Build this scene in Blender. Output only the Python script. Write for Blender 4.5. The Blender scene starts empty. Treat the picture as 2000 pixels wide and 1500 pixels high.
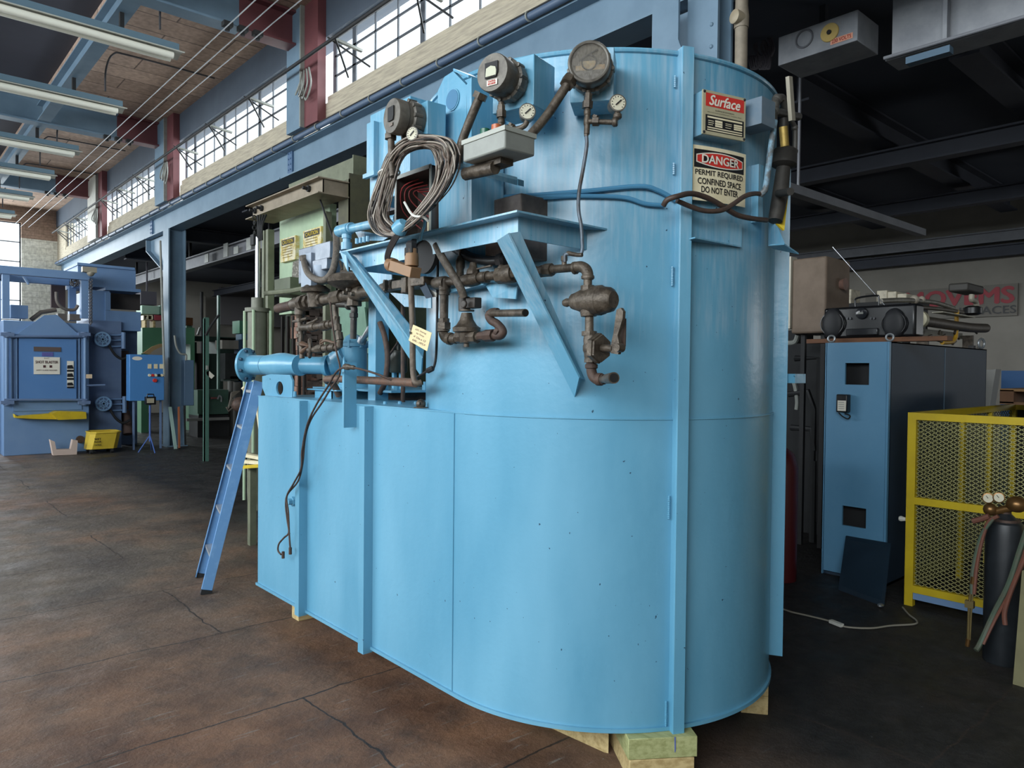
import bpy, bmesh, math, random
from mathutils import Vector, Matrix, Quaternion
random.seed(7)
SC = bpy.context.scene
COL = SC.collection
V = Vector
# ------------------------------------------------------------------ camera
FPX, YAW, PITCH, ROLL, EYE = 1423.3, math.radians(41.614), math.radians(1.127), math.radians(.5767), 1.65
_fw = V((math.sin(YAW)*math.cos(PITCH), math.cos(YAW)*math.cos(PITCH), -math.sin(PITCH)))
_r0 = V((math.cos(YAW), -math.sin(YAW), 0)); _u0 = _r0.cross(_fw)
_r = math.cos(ROLL)*_r0 + math.sin(ROLL)*_u0; _u = -math.sin(ROLL)*_r0 + math.cos(ROLL)*_u0
cam = bpy.data.objects.new('camera', bpy.data.cameras.new('camera')); COL.objects.link(cam)
cam.data.sensor_width = 36; cam.data.lens = 36*FPX/2000; cam.data.clip_end = 200; cam.data.clip_start = .05
M = Matrix((_r, _u, -_fw)).transposed().to_4x4(); M.translation = V((0, 0, EYE)); cam.matrix_world = M
SC.camera = cam
# ------------------------------------------------------------------ light
SC.view_settings.view_transform = 'Standard'; SC.view_settings.look = 'None'
SC.view_settings.gamma = 1; SC.view_settings.use_curve_mapping = False
SC.view_settings.exposure = 0.0
w = bpy.data.worlds.new('sky'); SC.world = w; w.use_nodes = True
w.node_tree.nodes['Background'].inputs[0].default_value = (.86, .93, 1, 1)
w.node_tree.nodes['Background'].inputs[1].default_value = 2.2
def area(name, loc, rot, sx, sy, power, col=(.93, .97, 1)):
    l = bpy.data.lights.new(name, 'AREA'); l.shape = 'RECTANGLE'; l.size = sx; l.size_y = sy; l.energy = power; l.color = col
    o = bpy.data.objects.new(name, l); o.location = loc; o.rotation_euler = rot; COL.objects.link(o); return o
R90 = math.pi/2
# daylight of the long glazed west wall, of the clerestory above the girder and of the north window
area('west_window_light', (-7.4, -1.5, 5.2), (0, -R90+math.radians(22), 0), 3.4, 12.0, 1470)
area('west_window_light_north', (-7.4, 14, 4.6), (0, -R90+math.radians(12), 0), 3.4, 16.0, 1700)
area('clerestory_light', (5.4, 13.5, 5.95), (0, R90-math.radians(20), 0), 1.1, 26, 900)
area('north_window_light', (1.2, 28.4, 4.6), (-R90, 0, 0), 3.2, 3.6, 700)
area('east_bay_fill_light', (12.5, 12, 4.2), (0, 0, 0), .5, 8, 60)  # added fill lamp lifting the dark bay, no fitting hangs here
area('east_fill_light', (14.7, -2.2, 2.3), (0, math.radians(125), math.radians(-35)), 1.4, 3.0, 75)  # added fill lamp out of view, brightens the dark east bay
# ------------------------------------------------------------------ pixel -> point on a world plane
E0 = V((0, 0, EYE))
def ray(px, py): return _fw + (px-1000)/FPX*_r + (750-py)/FPX*_u
def PX(px, py, X): d = ray(px, py); return E0 + d*(X/d.x)
def PY(px, py, Y): d = ray(px, py); return E0 + d*(Y/d.y)
def PZ(px, py, Z): d = ray(px, py); return E0 + d*((Z-EYE)/d.z)
TCX, TCY, TR = 2.868, 2.575, .885
def PC(px, py, rr=TR):
    d = ray(px, py); a = d.x*d.x+d.y*d.y; b = -(d.x*TCX+d.y*TCY); c = TCX*TCX+TCY*TCY-rr*rr
    t = (-b-math.sqrt(max(b*b-a*c, 0)))/a; return E0 + d*t
def mpx(n, p): return n*abs((V(p)-E0).dot(_fw))/FPX      # a length of n pixels at the distance of p
# ------------------------------------------------------------------ materials
def lin(c):
    if isinstance(c, str): c = tuple(int(c[i:i+2], 16)/255 for i in (0, 2, 4))
    return tuple(x/12.92 if x <= .04045 else ((x+.055)/1.055)**2.4 for x in c)+(1,)
_mats = {}
def mat(name, c, rough=.5, metal=0, c2=None, scale=6, amt=.5, bump=0, bscale=40, detail=5, stretch=None, spec=.5, emit=0, ramp=(.4, .65)):
    if name in _mats: return _mats[name]
    m = bpy.data.materials.new(name); m.use_nodes = True; nt = m.node_tree; b = nt.nodes['Principled BSDF']
    c = lin(c); b.inputs['Base Color'].default_value = c; b.inputs['Roughness'].default_value = rough
    b.inputs['Metallic'].default_value = metal; b.inputs['Specular IOR Level'].default_value = spec
    tc = nt.nodes.new('ShaderNodeTexCoord'); mp = nt.nodes.new('ShaderNodeMapping')
    nt.links.new(tc.outputs['Object'], mp.inputs[0])
    if stretch: mp.inputs['Scale'].default_value = stretch
    if c2:
        n = nt.nodes.new('ShaderNodeTexNoise'); n.inputs['Scale'].default_value = scale; n.inputs['Detail'].default_value = detail; n.inputs['Roughness'].default_value = .62
        nt.links.new(mp.outputs[0], n.inputs[0]); r = nt.nodes.new('ShaderNodeValToRGB')
        r.color_ramp.elements[0].position = ramp[0]; r.color_ramp.elements[1].position = ramp[1]
        c2 = lin(c2); r.color_ramp.elements[0].color = c
        r.color_ramp.elements[1].color = tuple(c[i]*(1-amt)+c2[i]*amt for i in range(3))+(1,)
        nt.links.new(n.outputs[0], r.inputs[0]); nt.links.new(r.outputs[0], b.inputs['Base Color'])
    if bump:
        n2 = nt.nodes.new('ShaderNodeTexNoise'); n2.inputs['Scale'].default_value = bscale; n2.inputs['Detail'].default_value = 3
        nt.links.new(mp.outputs[0], n2.inputs[0]); bp = nt.nodes.new('ShaderNodeBump'); bp.inputs['Strength'].default_value = bump; bp.inputs['Distance'].default_value = .01
        nt.links.new(n2.outputs[0], bp.inputs['Height']); nt.links.new(bp.outputs[0], b.inputs['Normal'])
    if emit:
        b.inputs['Emission Color'].default_value = c; b.inputs['Emission Strength'].default_value = emit
    _mats[name] = m; return m
# ------------------------------------------------------------------ mesh builder
def frame(ax, up=None):
    ax = V(ax).normalized(); up = V(up) if up else (V((0, 0, 1)) if abs(ax.z) < .9 else V((1, 0, 0)))
    a = (up-ax*up.dot(ax)).normalized(); return ax, a, ax.cross(a)
class MB:
    def __init__(s): s.v = []; s.f = []; s.mi = []; s.cur = 0
    def add(s, vs, fs):
        n = len(s.v); s.v += [V(x) for x in vs]; s.f += [tuple(i+n for i in f) for f in fs]; s.mi += [s.cur]*len(fs); return s
    def box(s, a, b):
        x0, x1 = sorted((a[0], b[0])); y0, y1 = sorted((a[1], b[1])); z0, z1 = sorted((a[2], b[2]))
        return s.add([(x0,y0,z0),(x1,y0,z0),(x1,y1,z0),(x0,y1,z0),(x0,y0,z1),(x1,y0,z1),(x1,y1,z1),(x0,y1,z1)],
              [(0,3,2,1),(4,5,6,7),(0,1,5,4),(1,2,6,5),(2,3,7,6),(3,0,4,7)])
    def obox(s, c, ax, half, up=None):          # oriented box: half = along ax, along up, sideways
        ax, a, b = frame(ax, up); c = V(c); vs = []
        for i in (-1, 1):
            for j in (-1, 1):
                for k in (-1, 1): vs.append(c+ax*i*half[0]+a*j*half[1]+b*k*half[2])
        return s.add(vs, [(0,1,3,2),(4,6,7,5),(0,4,5,1),(2,3,7,6),(0,2,6,4),(1,5,7,3)])
    def bar(s, p, q, w, h, up=None):
        p = V(p); q = V(q); return s.obox((p+q)/2, q-p, ((q-p).length/2, h/2, w/2), up)
    def prism(s, poly, ext):
        poly = [V(p) for p in poly]; ext = V(ext); n = len(poly)
        return s.add(poly+[p+ext for p in poly], [tuple(range(n-1, -1, -1)), tuple(range(n, 2*n))]+[(i, (i+1) % n, n+(i+1) % n, n+i) for i in range(n)])
    def lathe(s, p, ax, prof, n=20, cap=True):  # prof = [(t along axis, radius)]
        ax, a, b = frame(ax); p = V(p); vs = []
        for t, r in prof:
            for k in range(n):
                an = 2*math.pi*k/n; vs.append(p+ax*t+(a*math.cos(an)+b*math.sin(an))*r)
        fs = []
        for j in range(len(prof)-1):
            for k in range(n): fs.append((j*n+k, j*n+(k+1) % n, (j+1)*n+(k+1) % n, (j+1)*n+k))
        if cap: fs += [tuple(range(n-1, -1, -1)), tuple(range((len(prof)-1)*n, len(prof)*n))]
        return s.add(vs, fs)
    def cyl(s, p, q, r, r2=None, n=18):
        p = V(p); q = V(q); return s.lathe(p, q-p, [(0, r), ((q-p).length, r if r2 is None else r2)], n)
    def tube(s, pts, r, n=8, closed=False):
        pts = [V(p) for p in pts]; m = len(pts); vs = []; fs = []; a = None
        for i, p in enumerate(pts):
            t = (pts[(i+1) % m]-pts[i-1]) if closed else (pts[min(i+1, m-1)]-pts[max(i-1, 0)])
            t.normalize()
            if a is None: a = frame(t)[1]
            a = (a-t*a.dot(t)); 
            if a.length < 1e-5: a = frame(t)[1]
            a.normalize(); b = t.cross(a); rr = r[i] if isinstance(r, (list, tuple)) else r
            for k in range(n):
                an = 2*math.pi*k/n; vs.append(p+(a*math.cos(an)+b*math.sin(an))*rr)
        for j in range(m if closed else m-1):
            for k in range(n): fs.append((j*n+k, j*n+(k+1) % n, ((j+1) % m)*n+(k+1) % n, ((j+1) % m)*n+k))
        if not closed: fs += [tuple(range(n-1, -1, -1)), tuple(range((m-1)*n, m*n))]
        return s.add(vs, fs)
    def ball(s, c, r, n=14, sc=(1, 1, 1)):
        c = V(c); vs = []; fs = []; h = n//2
        for i in range(h+1):
            th = math.pi*i/h
            for k in range(n):
                an = 2*math.pi*k/n; vs.append(c+V((math.sin(th)*math.cos(an)*sc[0], math.sin(th)*math.sin(an)*sc[1], math.cos(th)*sc[2]))*r)
        for i in range(h):
            for k in range(n): fs.append((i*n+k, i*n+(k+1) % n, (i+1)*n+(k+1) % n, (i+1)*n+k))
        return s.add(vs, fs)
    def torus(s, c, ax, R, r, n=28, m=8):
        ax, a, b = frame(ax); c = V(c)
        return s.tube([c+(a*math.cos(2*math.pi*k/n)+b*math.sin(2*math.pi*k/n))*R for k in range(n)], r, m, True)
    def build(s, name, m, parent=None, label=None, bevel=0, flat=False, origin=None, ang=38):
        if parent is None:
            if origin is None:
                xs = [v.x for v in s.v]; ys = [v.y for v in s.v]; origin = V(((min(xs)+max(xs))/2, (min(ys)+max(ys))/2, min(v.z for v in s.v)))
            off = V(origin)
        else: off = V(parent['_o'])
        me = bpy.data.meshes.new(name); me.from_pydata([tuple(v-off) for v in s.v], [], s.f)
        ms = m if isinstance(m, (list, tuple)) else [m]
        for x in ms: me.materials.append(x)
        for p, i in zip(me.polygons, s.mi): p.material_index = i
        bm = bmesh.new(); bm.from_mesh(me); bmesh.ops.recalc_face_normals(bm, faces=bm.faces); bm.to_mesh(me); bm.free()
        if not flat:
            me.shade_smooth(); me.set_sharp_from_angle(angle=math.radians(ang))
        o = bpy.data.objects.new(name, me); COL.objects.link(o)
        if parent is None: o.location = off
        else: o.parent = parent
        o['_o'] = tuple(off)
        if label: o['label'] = label
        if bevel:
            bv = o.modifiers.new('bevel', 'BEVEL'); bv.width = bevel; bv.segments = 2; bv.limit_method = 'ANGLE'; bv.angle_limit = math.radians(50); bv.harden_normals = False
        return o
def tag(o, label, cat, group=None):
    o['label'] = label; o['category'] = cat
    if group: o['group'] = group
    return o
def struct(o): o['kind'] = 'structure'; return o
def thing(name, label, cat, loc, group=None):
    o = bpy.data.objects.new(name, None); o.empty_display_size = .1; COL.objects.link(o); o.location = loc; o['_o'] = tuple(loc)
    return tag(o, label, cat, group)
def smooth(pts, k=6):       # Catmull-Rom
    pts = [V(p) for p in pts]; out = []
    for i in range(len(pts)-1):
        p0 = pts[max(i-1, 0)]; p1 = pts[i]; p2 = pts[i+1]; p3 = pts[min(i+2, len(pts)-1)]
        for j in range(k):
            t = j/k; out.append(.5*((2*p1)+(p2-p0)*t+(2*p0-5*p1+4*p2-p3)*t*t+(3*p1-p0-3*p2+p3)*t**3))
    return out+[pts[-1]]
def text(mb, s, frm, w, h, bold=.0, shear=0, fit=True, segs=3):
    """lettering as faces; frm(u,v) maps centred sign coordinates (metres) to a point"""
    c = bpy.data.curves.new('t', 'FONT'); c.body = s; c.size = 1; c.shear = shear; c.resolution_u = segs; c.fill_mode = 'FRONT'
    o = bpy.data.objects.new('t', c); me = bpy.data.meshes.new_from_object(o)
    vs = [v.co.copy() for v in me.vertices]; fs = [tuple(p.vertices) for p in me.polygons]
    x0 = min(v.x for v in vs); x1 = max(v.x for v in vs); y0 = min(v.y for v in vs); y1 = max(v.y for v in vs)
    kx = w/(x1-x0); ky = h/(y1-y0)
    nn_ = (frm(.01, 0)-frm(0, 0)).cross(frm(0, .01)-frm(0, 0)).normalized()
    for li, (sx, sy) in enumerate(((0, 0), (-bold, 0), (bold, 0), (0, bold), (0, -bold)) if bold else ((0, 0),)):
        lift = nn_*(li*.0003)
        mb.add([frm((v.x+sx*.8-(x0+x1)/2)*kx, (v.y+sy*.6-(y0+y1)/2)*ky)+lift for v in vs], fs)
    bpy.data.meshes.remove(me); bpy.data.objects.remove(o); bpy.data.curves.remove(c)
def fr(c, ux, uy, off=0, dx=0, dy=0):       # flat frame for text
    c = V(c); ux = V(ux).normalized(); uy = V(uy).normalized(); n = ux.cross(uy)
    return lambda u, v: c+ux*(u+dx)+uy*(v+dy)+n*off
def quadf(mb, frm, x0, y0, x1, y1, n=1):
    for i in range(n):
        a = x0+(x1-x0)*i/n; b = x0+(x1-x0)*(i+1)/n
        mb.add([frm(a, y0), frm(b, y0), frm(b, y1), frm(a, y1)], [(0, 1, 2, 3)])
def bX(mb, x0, y0, x1, y1, X, d):       # box whose west face shows at this pixel rectangle
    a = PX(x0, y0, X); b = PX(x1, y1, X); return mb.box((X, a.y, a.z), (X+d, b.y, b.z))
def bY(mb, x0, y0, x1, y1, Y, d):
    a = PY(x0, y0, Y); b = PY(x1, y1, Y); return mb.box((a.x, Y, a.z), (b.x, Y+d, b.z))
BLUE = mat('tank_blue_paint', '5AA3CD', .38, 0, '6FAED0', 3.0, .6, .12, 60, ramp=(.35, .7))
BLUE2 = mat('steel_blue_paint', '6C8598', .5, 0, '5C7588', 2.5, .6, .05, 30)
BLUE3 = mat('machine_blue_paint', '3F79B4', .5, 0, '4A7FAF', 3, .6, .08, 40)
DKBLUE = mat('dark_blue_paint', '1E3346', .55, 0, '263D50', 3, .5)
GREEN = mat('machine_green_paint', '5F8370', .55, 0, '4A6A58', 4, .6)
PALEG = mat('pale_green_panel', 'A9BFA0', .6, 0, '8FA78C', 3, .7)
OLIVE = mat('olive_grey_steel', '5A5F50', .6, .1, '45473C', 8, .7, .1)
IRON = mat('dirty_cast_iron', '40382F', .5, .35, '6A6054', 22, .8, .22, 90)
RUST = mat('rusty_iron', '503E35', .65, .25, '362C28', 25, .8, .2, 80)
BLACK = mat('black_plastic', '121315', .35)
DARK = mat('dark_metal', '1B1C1E', .7, 0, '26282A', 5)  # dark grey metal shared by many parts
GREY = mat('grey_enamel', '8E928C', .45, 0, '7B7E79', 10, .6)
CHROME = mat('bare_aluminium', 'B4B8BC', .35, .8, '8D9094', 12, .6)
WHITE = mat('white_paint', 'D8D8D0', .5, 0, 'B8B8AE', 6, .5)
YEL = mat('yellow_paint', 'C9AE1E', .5, 0, 'A68F20', 8, .5)
WOOD = mat('pale_timber', 'C3AE7E', .75, 0, '9A8353', 5, .8, .15, 30, stretch=(1.5, 9, 9))
WOODG = mat('treated_timber', 'A8AC7A', .75, 0, '848A55', 5, .8, .15, 30, stretch=(9, 1.5, 12))
WOODB = mat('weathered_timber', '7A5C42', .8, 0, '5A402E', 6, .8, .15, 30, stretch=(9, 1.5, 9))
RED = mat('sign_red', 'C8342C', .45); INK = mat('sign_black', '17171A', .5); CREAM = mat('sign_cream', 'E6DCBC', .5, 0, 'CDBF96', 9, .6)
WHT = mat('sign_white', 'E2DED0', .5)
COPPER = mat('copper_brown', '8A5A3A', .5, .5, '5F4230', 20)
# ================================================================== the hall
def floor_mat():
    m = bpy.data.materials.new('oily_concrete'); m.use_nodes = True; nt = m.node_tree; N = nt.nodes.new; L = nt.links.new; b = nt.nodes['Principled BSDF']
    tc = N('ShaderNodeTexCoord')
    def noise(sc, det, rough=.6):
        n = N('ShaderNodeTexNoise'); n.inputs['Scale'].default_value = sc; n.inputs['Detail'].default_value = det; n.inputs['Roughness'].default_value = rough; L(tc.outputs['Object'], n.inputs[0]); return n
    def ramp(src, els):
        r = N('ShaderNodeValToRGB'); L(src, r.inputs[0])
        while len(r.color_ramp.elements) < len(els): r.color_ramp.elements.new(.5)
        for e, (p, c) in zip(r.color_ramp.elements, els): e.position = p; e.color = c
        return r
    def mix(f, a, c, t='MIX'):
        x = N('ShaderNodeMix'); x.data_type = 'RGBA'; x.blend_type = t
        (L(f, x.inputs[0]) if hasattr(f, 'links') or hasattr(f, 'is_linked') else setattr(x.inputs[0], 'default_value', f))
        L(a, x.inputs[6]); L(c, x.inputs[7]); return x.outputs[2]
    base = ramp(noise(1.1, 8).outputs[0], [(.3, lin('4A423D')), (.52, lin('6A5F54')), (.75, lin('857868'))])
    rust = ramp(noise(2.2, 7).outputs[0], [(.35, lin('5A3E2E')), (.7, lin('8A644A'))])
    # reddish dust in front of the tank (x 0..2.6, y 1..5)
    sx = N('ShaderNodeSeparateXYZ'); L(tc.outputs['Object'], sx.inputs[0])
    vm = N('ShaderNodeVectorMath'); vm.operation = 'DISTANCE'; vm.inputs[1].default_value = (1.3, 2.9, 0); L(tc.outputs['Object'], vm.inputs[0])
    nn = noise(.9, 5); ad = N('ShaderNodeMath'); ad.operation = 'MULTIPLY_ADD'; L(nn.outputs[0], ad.inputs[0]); ad.inputs[1].default_value = 2.6; L(vm.outputs['Value'], ad.inputs[2])
    mr = ramp(ad.outputs[0], [(0, (1, 1, 1, 1)), (1, (0, 0, 0, 1))]); 
    mp = N('ShaderNodeMapRange'); L(ad.outputs[0], mp.inputs[0]); mp.inputs[1].default_value = 1.8; mp.inputs[2].default_value = 4.6; mp.inputs[3].default_value = 1; mp.inputs[4].default_value = 0
    c = mix(mp.outputs[0], base.outputs[0], rust.outputs[0])
    r2 = ramp(noise(.55, 4).outputs[0], [(.48, (0, 0, 0, 1)), (.62, (.6, .6, .6, 1))]); c = mix(r2.outputs[0], c, rust.outputs[0])
    # scuffs drawn out along the aisle
    ms = N('ShaderNodeMapping'); ms.inputs['Rotation'].default_value = (0, 0, .5); ms.inputs['Scale'].default_value = (3, 26, 1); L(tc.outputs['Object'], ms.inputs[0]); ns = N('ShaderNodeTexNoise'); ns.inputs['Scale'].default_value = 1.6; ns.inputs['Detail'].default_value = 6; L(ms.outputs[0], ns.inputs[0])
    sc_ = ramp(ns.outputs[0], [(.62, (0, 0, 0, 1)), (.72, (.55, .55, .55, 1))]); gr = N('ShaderNodeRGB'); gr.outputs[0].default_value = lin('8F8B84'); c = mix(sc_.outputs[0], c, gr.outputs[0])
    # black oily ground of the east bay
    me = N('ShaderNodeMapRange'); nz = noise(.7, 4); a2 = N('ShaderNodeMath'); a2.operation = 'MULTIPLY_ADD'; L(nz.outputs[0], a2.inputs[0]); a2.inputs[1].default_value = 1.2; L(sx.outputs[0], a2.inputs[2])
    L(a2.outputs[0], me.inputs[0]); me.inputs[1].default_value = 2.9; me.inputs[2].default_value = 3.8
    blk = ramp(noise(9, 8, .75).outputs[0], [(.4, lin('1B1A1A')), (.62, lin('2B2A29')), (.75, lin('3C3A38'))])
    c = mix(me.outputs[0], c, blk.outputs[0])
    # dark blotches, paint specks and fine grit
    bl = ramp(noise(3.5, 9, .7).outputs[0], [(.5, (0, 0, 0, 1)), (.68, (1, 1, 1, 1))]); dk = N('ShaderNodeRGB'); dk.outputs[0].default_value = lin('332B27')
    f = N('ShaderNodeMath'); f.operation = 'MULTIPLY'; L(bl.outputs[0], f.inputs[0]); f.inputs[1].default_value = .55; c = mix(f.outputs[0], c, dk.outputs[0])
    sp = ramp(noise(26, 5, .8).outputs[0], [(.66, (0, 0, 0, 1)), (.70, (1, 1, 1, 1))]); lt = N('ShaderNodeRGB'); lt.outputs[0].default_value = lin('8E9398')
    f = N('ShaderNodeMath'); f.operation = 'MULTIPLY'; L(sp.outputs[0], f.inputs[0]); f.inputs[1].default_value = .7; c = mix(f.outputs[0], c, lt.outputs[0])
    # slab joints / cracks
    mpg = N('ShaderNodeMapping'); mpg.inputs['Rotation'].default_value = (0, 0, .32); L(tc.outputs['Object'], mpg.inputs[0])
    nd = noise(2.2, 4); vv = N('ShaderNodeVectorMath'); vv.operation = 'MULTIPLY_ADD'; L(nd.outputs['Color'], vv.inputs[0]); vv.inputs[1].default_value = (.12, .12, 0); L(tc.outputs['Object'], vv.inputs[2])
    br = N('ShaderNodeTexBrick'); L(vv.outputs[0], br.inputs[0]); br.inputs['Scale'].default_value = 1; br.inputs['Brick Width'].default_value = 3.4; br.inputs['Row Height'].default_value = 1.15
    br.inputs['Mortar Size'].default_value = .006; br.inputs['Color1'].default_value = (0, 0, 0, 1); br.inputs['Color2'].default_value = (0, 0, 0, 1); br.inputs['Mortar'].default_value = (1, 1, 1, 1)
    c = mix(br.outputs['Color'], c, dk.outputs[0])
    L(c, b.inputs['Base Color'])
    rr = ramp(noise(3, 5).outputs[0], [(.35, (.42, .42, .42, 1)), (.7, (.8, .8, .8, 1))]); L(rr.outputs[0], b.inputs['Roughness'])
    bp = N('ShaderNodeBump'); bp.inputs['Strength'].default_value = .6; bp.inputs['Distance'].default_value = .02; L(noise(14, 8, .7).outputs[0], bp.inputs['Height']); L(bp.outputs[0], b.inputs['Normal'])
    return m
def brick_mat(name, c1, c2, mo, w, h, ms, offs=(0, 0, 0), rot=(0, 0, 0), rough=.85):
    m = bpy.data.materials.new(name); m.use_nodes = True; nt = m.node_tree; N = nt.nodes.new; L = nt.links.new; b = nt.nodes['Principled BSDF']; b.inputs['Roughness'].default_value = rough
    tc = N('ShaderNodeTexCoord'); mp = N('ShaderNodeMapping'); mp.inputs['Rotation'].default_value = rot; mp.inputs['Location'].default_value = offs; L(tc.outputs['Object'], mp.inputs[0])
    br = N('ShaderNodeTexBrick'); L(mp.outputs[0], br.inputs[0]); br.inputs['Scale'].default_value = 1; br.inputs['Brick Width'].default_value = w; br.inputs['Row Height'].default_value = h
    br.inputs['Mortar Size'].default_value = ms; br.inputs['Color1'].default_value = lin(c1); br.inputs['Color2'].default_value = lin(c2); br.inputs['Mortar'].default_value = lin(mo)
    n = N('ShaderNodeTexNoise'); n.inputs['Scale'].default_value = 14; n.inputs['Detail'].default_value = 6; L(tc.outputs['Object'], n.inputs[0])
    r = N('ShaderNodeValToRGB'); r.color_ramp.elements[0].color = (.62, .62, .62, 1); r.color_ramp.elements[0].position = .35; r.color_ramp.elements[1].position = .65; L(n.outputs[0], r.inputs[0])
    x = N('ShaderNodeMix'); x.data_type = 'RGBA'; x.blend_type = 'MULTIPLY'; x.inputs[0].default_value = .8; L(br.outputs[0], x.inputs[6]); L(r.outputs[0], x.inputs[7]); L(x.outputs[2], b.inputs['Base Color'])
    return m
# floor, ceilings, walls
XW, YS, YN, XE, ZC, ZE = -7.2, -7.0, 27.6, 15.0, 6.62, 4.75
struct(MB().box((XW-.3, YS-.3, -.2), (XE+.3, YN+.3, 0)).build('floor', floor_mat(), origin=(0, 0, 0)))
PLANK = brick_mat('ceiling_boards', 'C0A592', 'A88F7E', '6E5C52', 1.7, .56, .012)
struct(MB().box((2.5, YS, ZC), (4.98, YN, ZC+.15)).build('ceiling', PLANK, origin=(0, 0, 0)))
DCEIL = mat('dark_ceiling_panels', '3C3D48', .9, 0, '464752', 1, .5)
struct(MB().box((XW-.2, YS, ZC+.1), (2.5, YN, ZC+.25)).build('ceiling_west', DCEIL, origin=(0, 0, 0)))
EASTC = mat('east_bay_ceiling', '3A414E', .9, 0, '444A56', 1, .5)
struct(MB().box((4.98, YS, ZE), (XE, YN, ZE+.15)).build('ceiling_east', EASTC, origin=(0, 0, 0)))
WB = brick_mat('painted_block_north', 'E2E2D8', 'DADACE', 'C8C8BC', .4, .2, .01, rot=(R90, 0, 0))
BRN = brick_mat('brown_brick_north', 'A68C7C', '9A8272', '8A7466', .24, .08, .006, rot=(R90, 0, 0))
MG = mat('east_wall_grey', '8A867E', .85, 0, '7A766F', 1.2, .6, .05, 30)
# north wall with its tall arched window (opening x -0.1..2.45, z 1.9..5.9)
wl = PY(42, 500, YN).x; wt = PY(20, 432, YN).z; wb = PY(20, 720, YN).z-.3
nm = MB(); zb = PY(75, 468, YN).z
for (a, c, z0, z1) in ((XW, wl-3.4, 0, zb), (wl, 4.9, 0, zb), (wl-3.4, wl, 0, wb)): nm.box((a, YN, z0), (c, YN+.3, z1))
for (a, c, z0, z1) in ((XW, wl-3.4, zb, ZC+.1), (wl, 4.9, zb, ZC+.1), (wl-3.4, wl, wt, ZC+.1)):
    nm.cur = 1; nm.box((a, YN, z0), (c, YN+.3, z1))
struct(nm.build('wall_north', [WB, BRN], origin=(0, 0, 0)))
ne = MB().box((4.9, YN, 0), (XE, YN+.3, ZE)); struct(ne.build('wall_north_east', MG, origin=(0, 0, 0)))
struct(MB().box((XE, YS, 0), (XE+.3, YN, ZE)).build('wall_east', MG, origin=(0, 0, 0)))
PLAST = mat('off_white_wall', '9C9C94', .85, 0, '8C8C84', 1.5, .5)
ws = MB().box((XW, YS-.3, 0), (XE, YS, ZC+.1)); struct(ws.build('wall_south', PLAST, origin=(0, 0, 0)))
# west wall glazed above 2.8 m
wm = MB().box((XW-.3, YS, 0), (XW, YN, 2.7)).box((XW-.3, YS, 6.4), (XW, YN, ZC+.1))
for y in (YS, 5.0, 12.0, 17, 22.4): wm.box((XW-.3, y, 2.7), (XW, y+.6, 6.4))
struct(wm.build('wall_west', PLAST, origin=(0, 0, 0)))
# glass: simple clear pane (light passes through)
GL = bpy.data.materials.new('window_glass'); GL.use_nodes = True; nt = GL.node_tree; nt.nodes.clear()
o_ = nt.nodes.new('ShaderNodeOutputMaterial'); t_ = nt.nodes.new('ShaderNodeBsdfTransparent'); t_.inputs[0].default_value = (.92, .95, .95, 1); g_ = nt.nodes.new('ShaderNodeBsdfGlossy'); g_.inputs['Roughness'].default_value = .1
x_ = nt.nodes.new('ShaderNodeMixShader'); x_.inputs[0].default_value = .05; nt.links.new(t_.outputs[0], x_.inputs[1]); nt.links.new(g_.outputs[0], x_.inputs[2]); nt.links.new(x_.outputs[0], o_.inputs[0])
MUNT = mat('window_steel', '4A5058', .6)
def glazing(name, p0, p1, vert, cols, rows, thick_every=0, t=.024, axis='y'):
    """steel window in a plane; p0/p1 opposite corners"""
    f = MB(); a, c = V(p0), V(p1)
    def pt(u, z): return V((a.x+(c.x-a.x)*u, a.y+(c.y-a.y)*u, a.z+(c.z-a.z)*z))
    for i in range(cols+1):
        w = .09 if (i in (0, cols) or (thick_every and i % thick_every == 0)) else t
        f.bar(pt(i/cols, 0), pt(i/cols, 1), w if axis == 'y' else .018, .018 if axis == 'y' else w, up=(1, 0, 0))
    for j in range(rows+1): f.bar(pt(0, j/rows), pt(1, j/rows), .018, .07 if j in (0, rows) else t)
    o = struct(f.build(name, MUNT, origin=tuple(a)))
    g = MB(); n = V((1, 0, 0)) if axis == 'y' else V((0, 1, 0))
    g.add([pt(0, 0)+n*.01, pt(1, 0)+n*.01, pt(1, 1)+n*.01, pt(0, 1)+n*.01], [(0, 1, 2, 3)]); g.build('glass', GL, o)
    return o
XG = 4.65
ZS0, ZS1, ZW1 = 4.96, 5.32, 6.10
bays = [(3.85, 9.02), (10.0, 15.1), (16.3, 20.85), (22.4, 26.3)]
for i, (y0, y1) in enumerate(bays): glazing('window_%d' % (i+1), (XG+.12, y0, ZS1), (XG+.12, y1, ZW1), True, 10, 3, 3)
glazing('window_5', (wl-3.4, YN+.12, wb), (wl, YN+.12, wt), True, 2, 8, 0, .03, 'x')
glazing('window_11', (XE-.03, -3.8, 1.6), (XE-.03, -.6, 3.0), True, 5, 3, 5)  # invented glazing on the solid east wall, added to carry the fill lamp
for i, (y0, y1) in enumerate([(YS+.6, 5.0), (5.6, 12.0), (12.6, 17), (17.6, 22.4), (23, YN)]): glazing('window_%d' % (i+6), (XW-.12, y0, 2.7), (XW-.12, y1, 6.4), True, 10, 5, 5)
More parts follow.
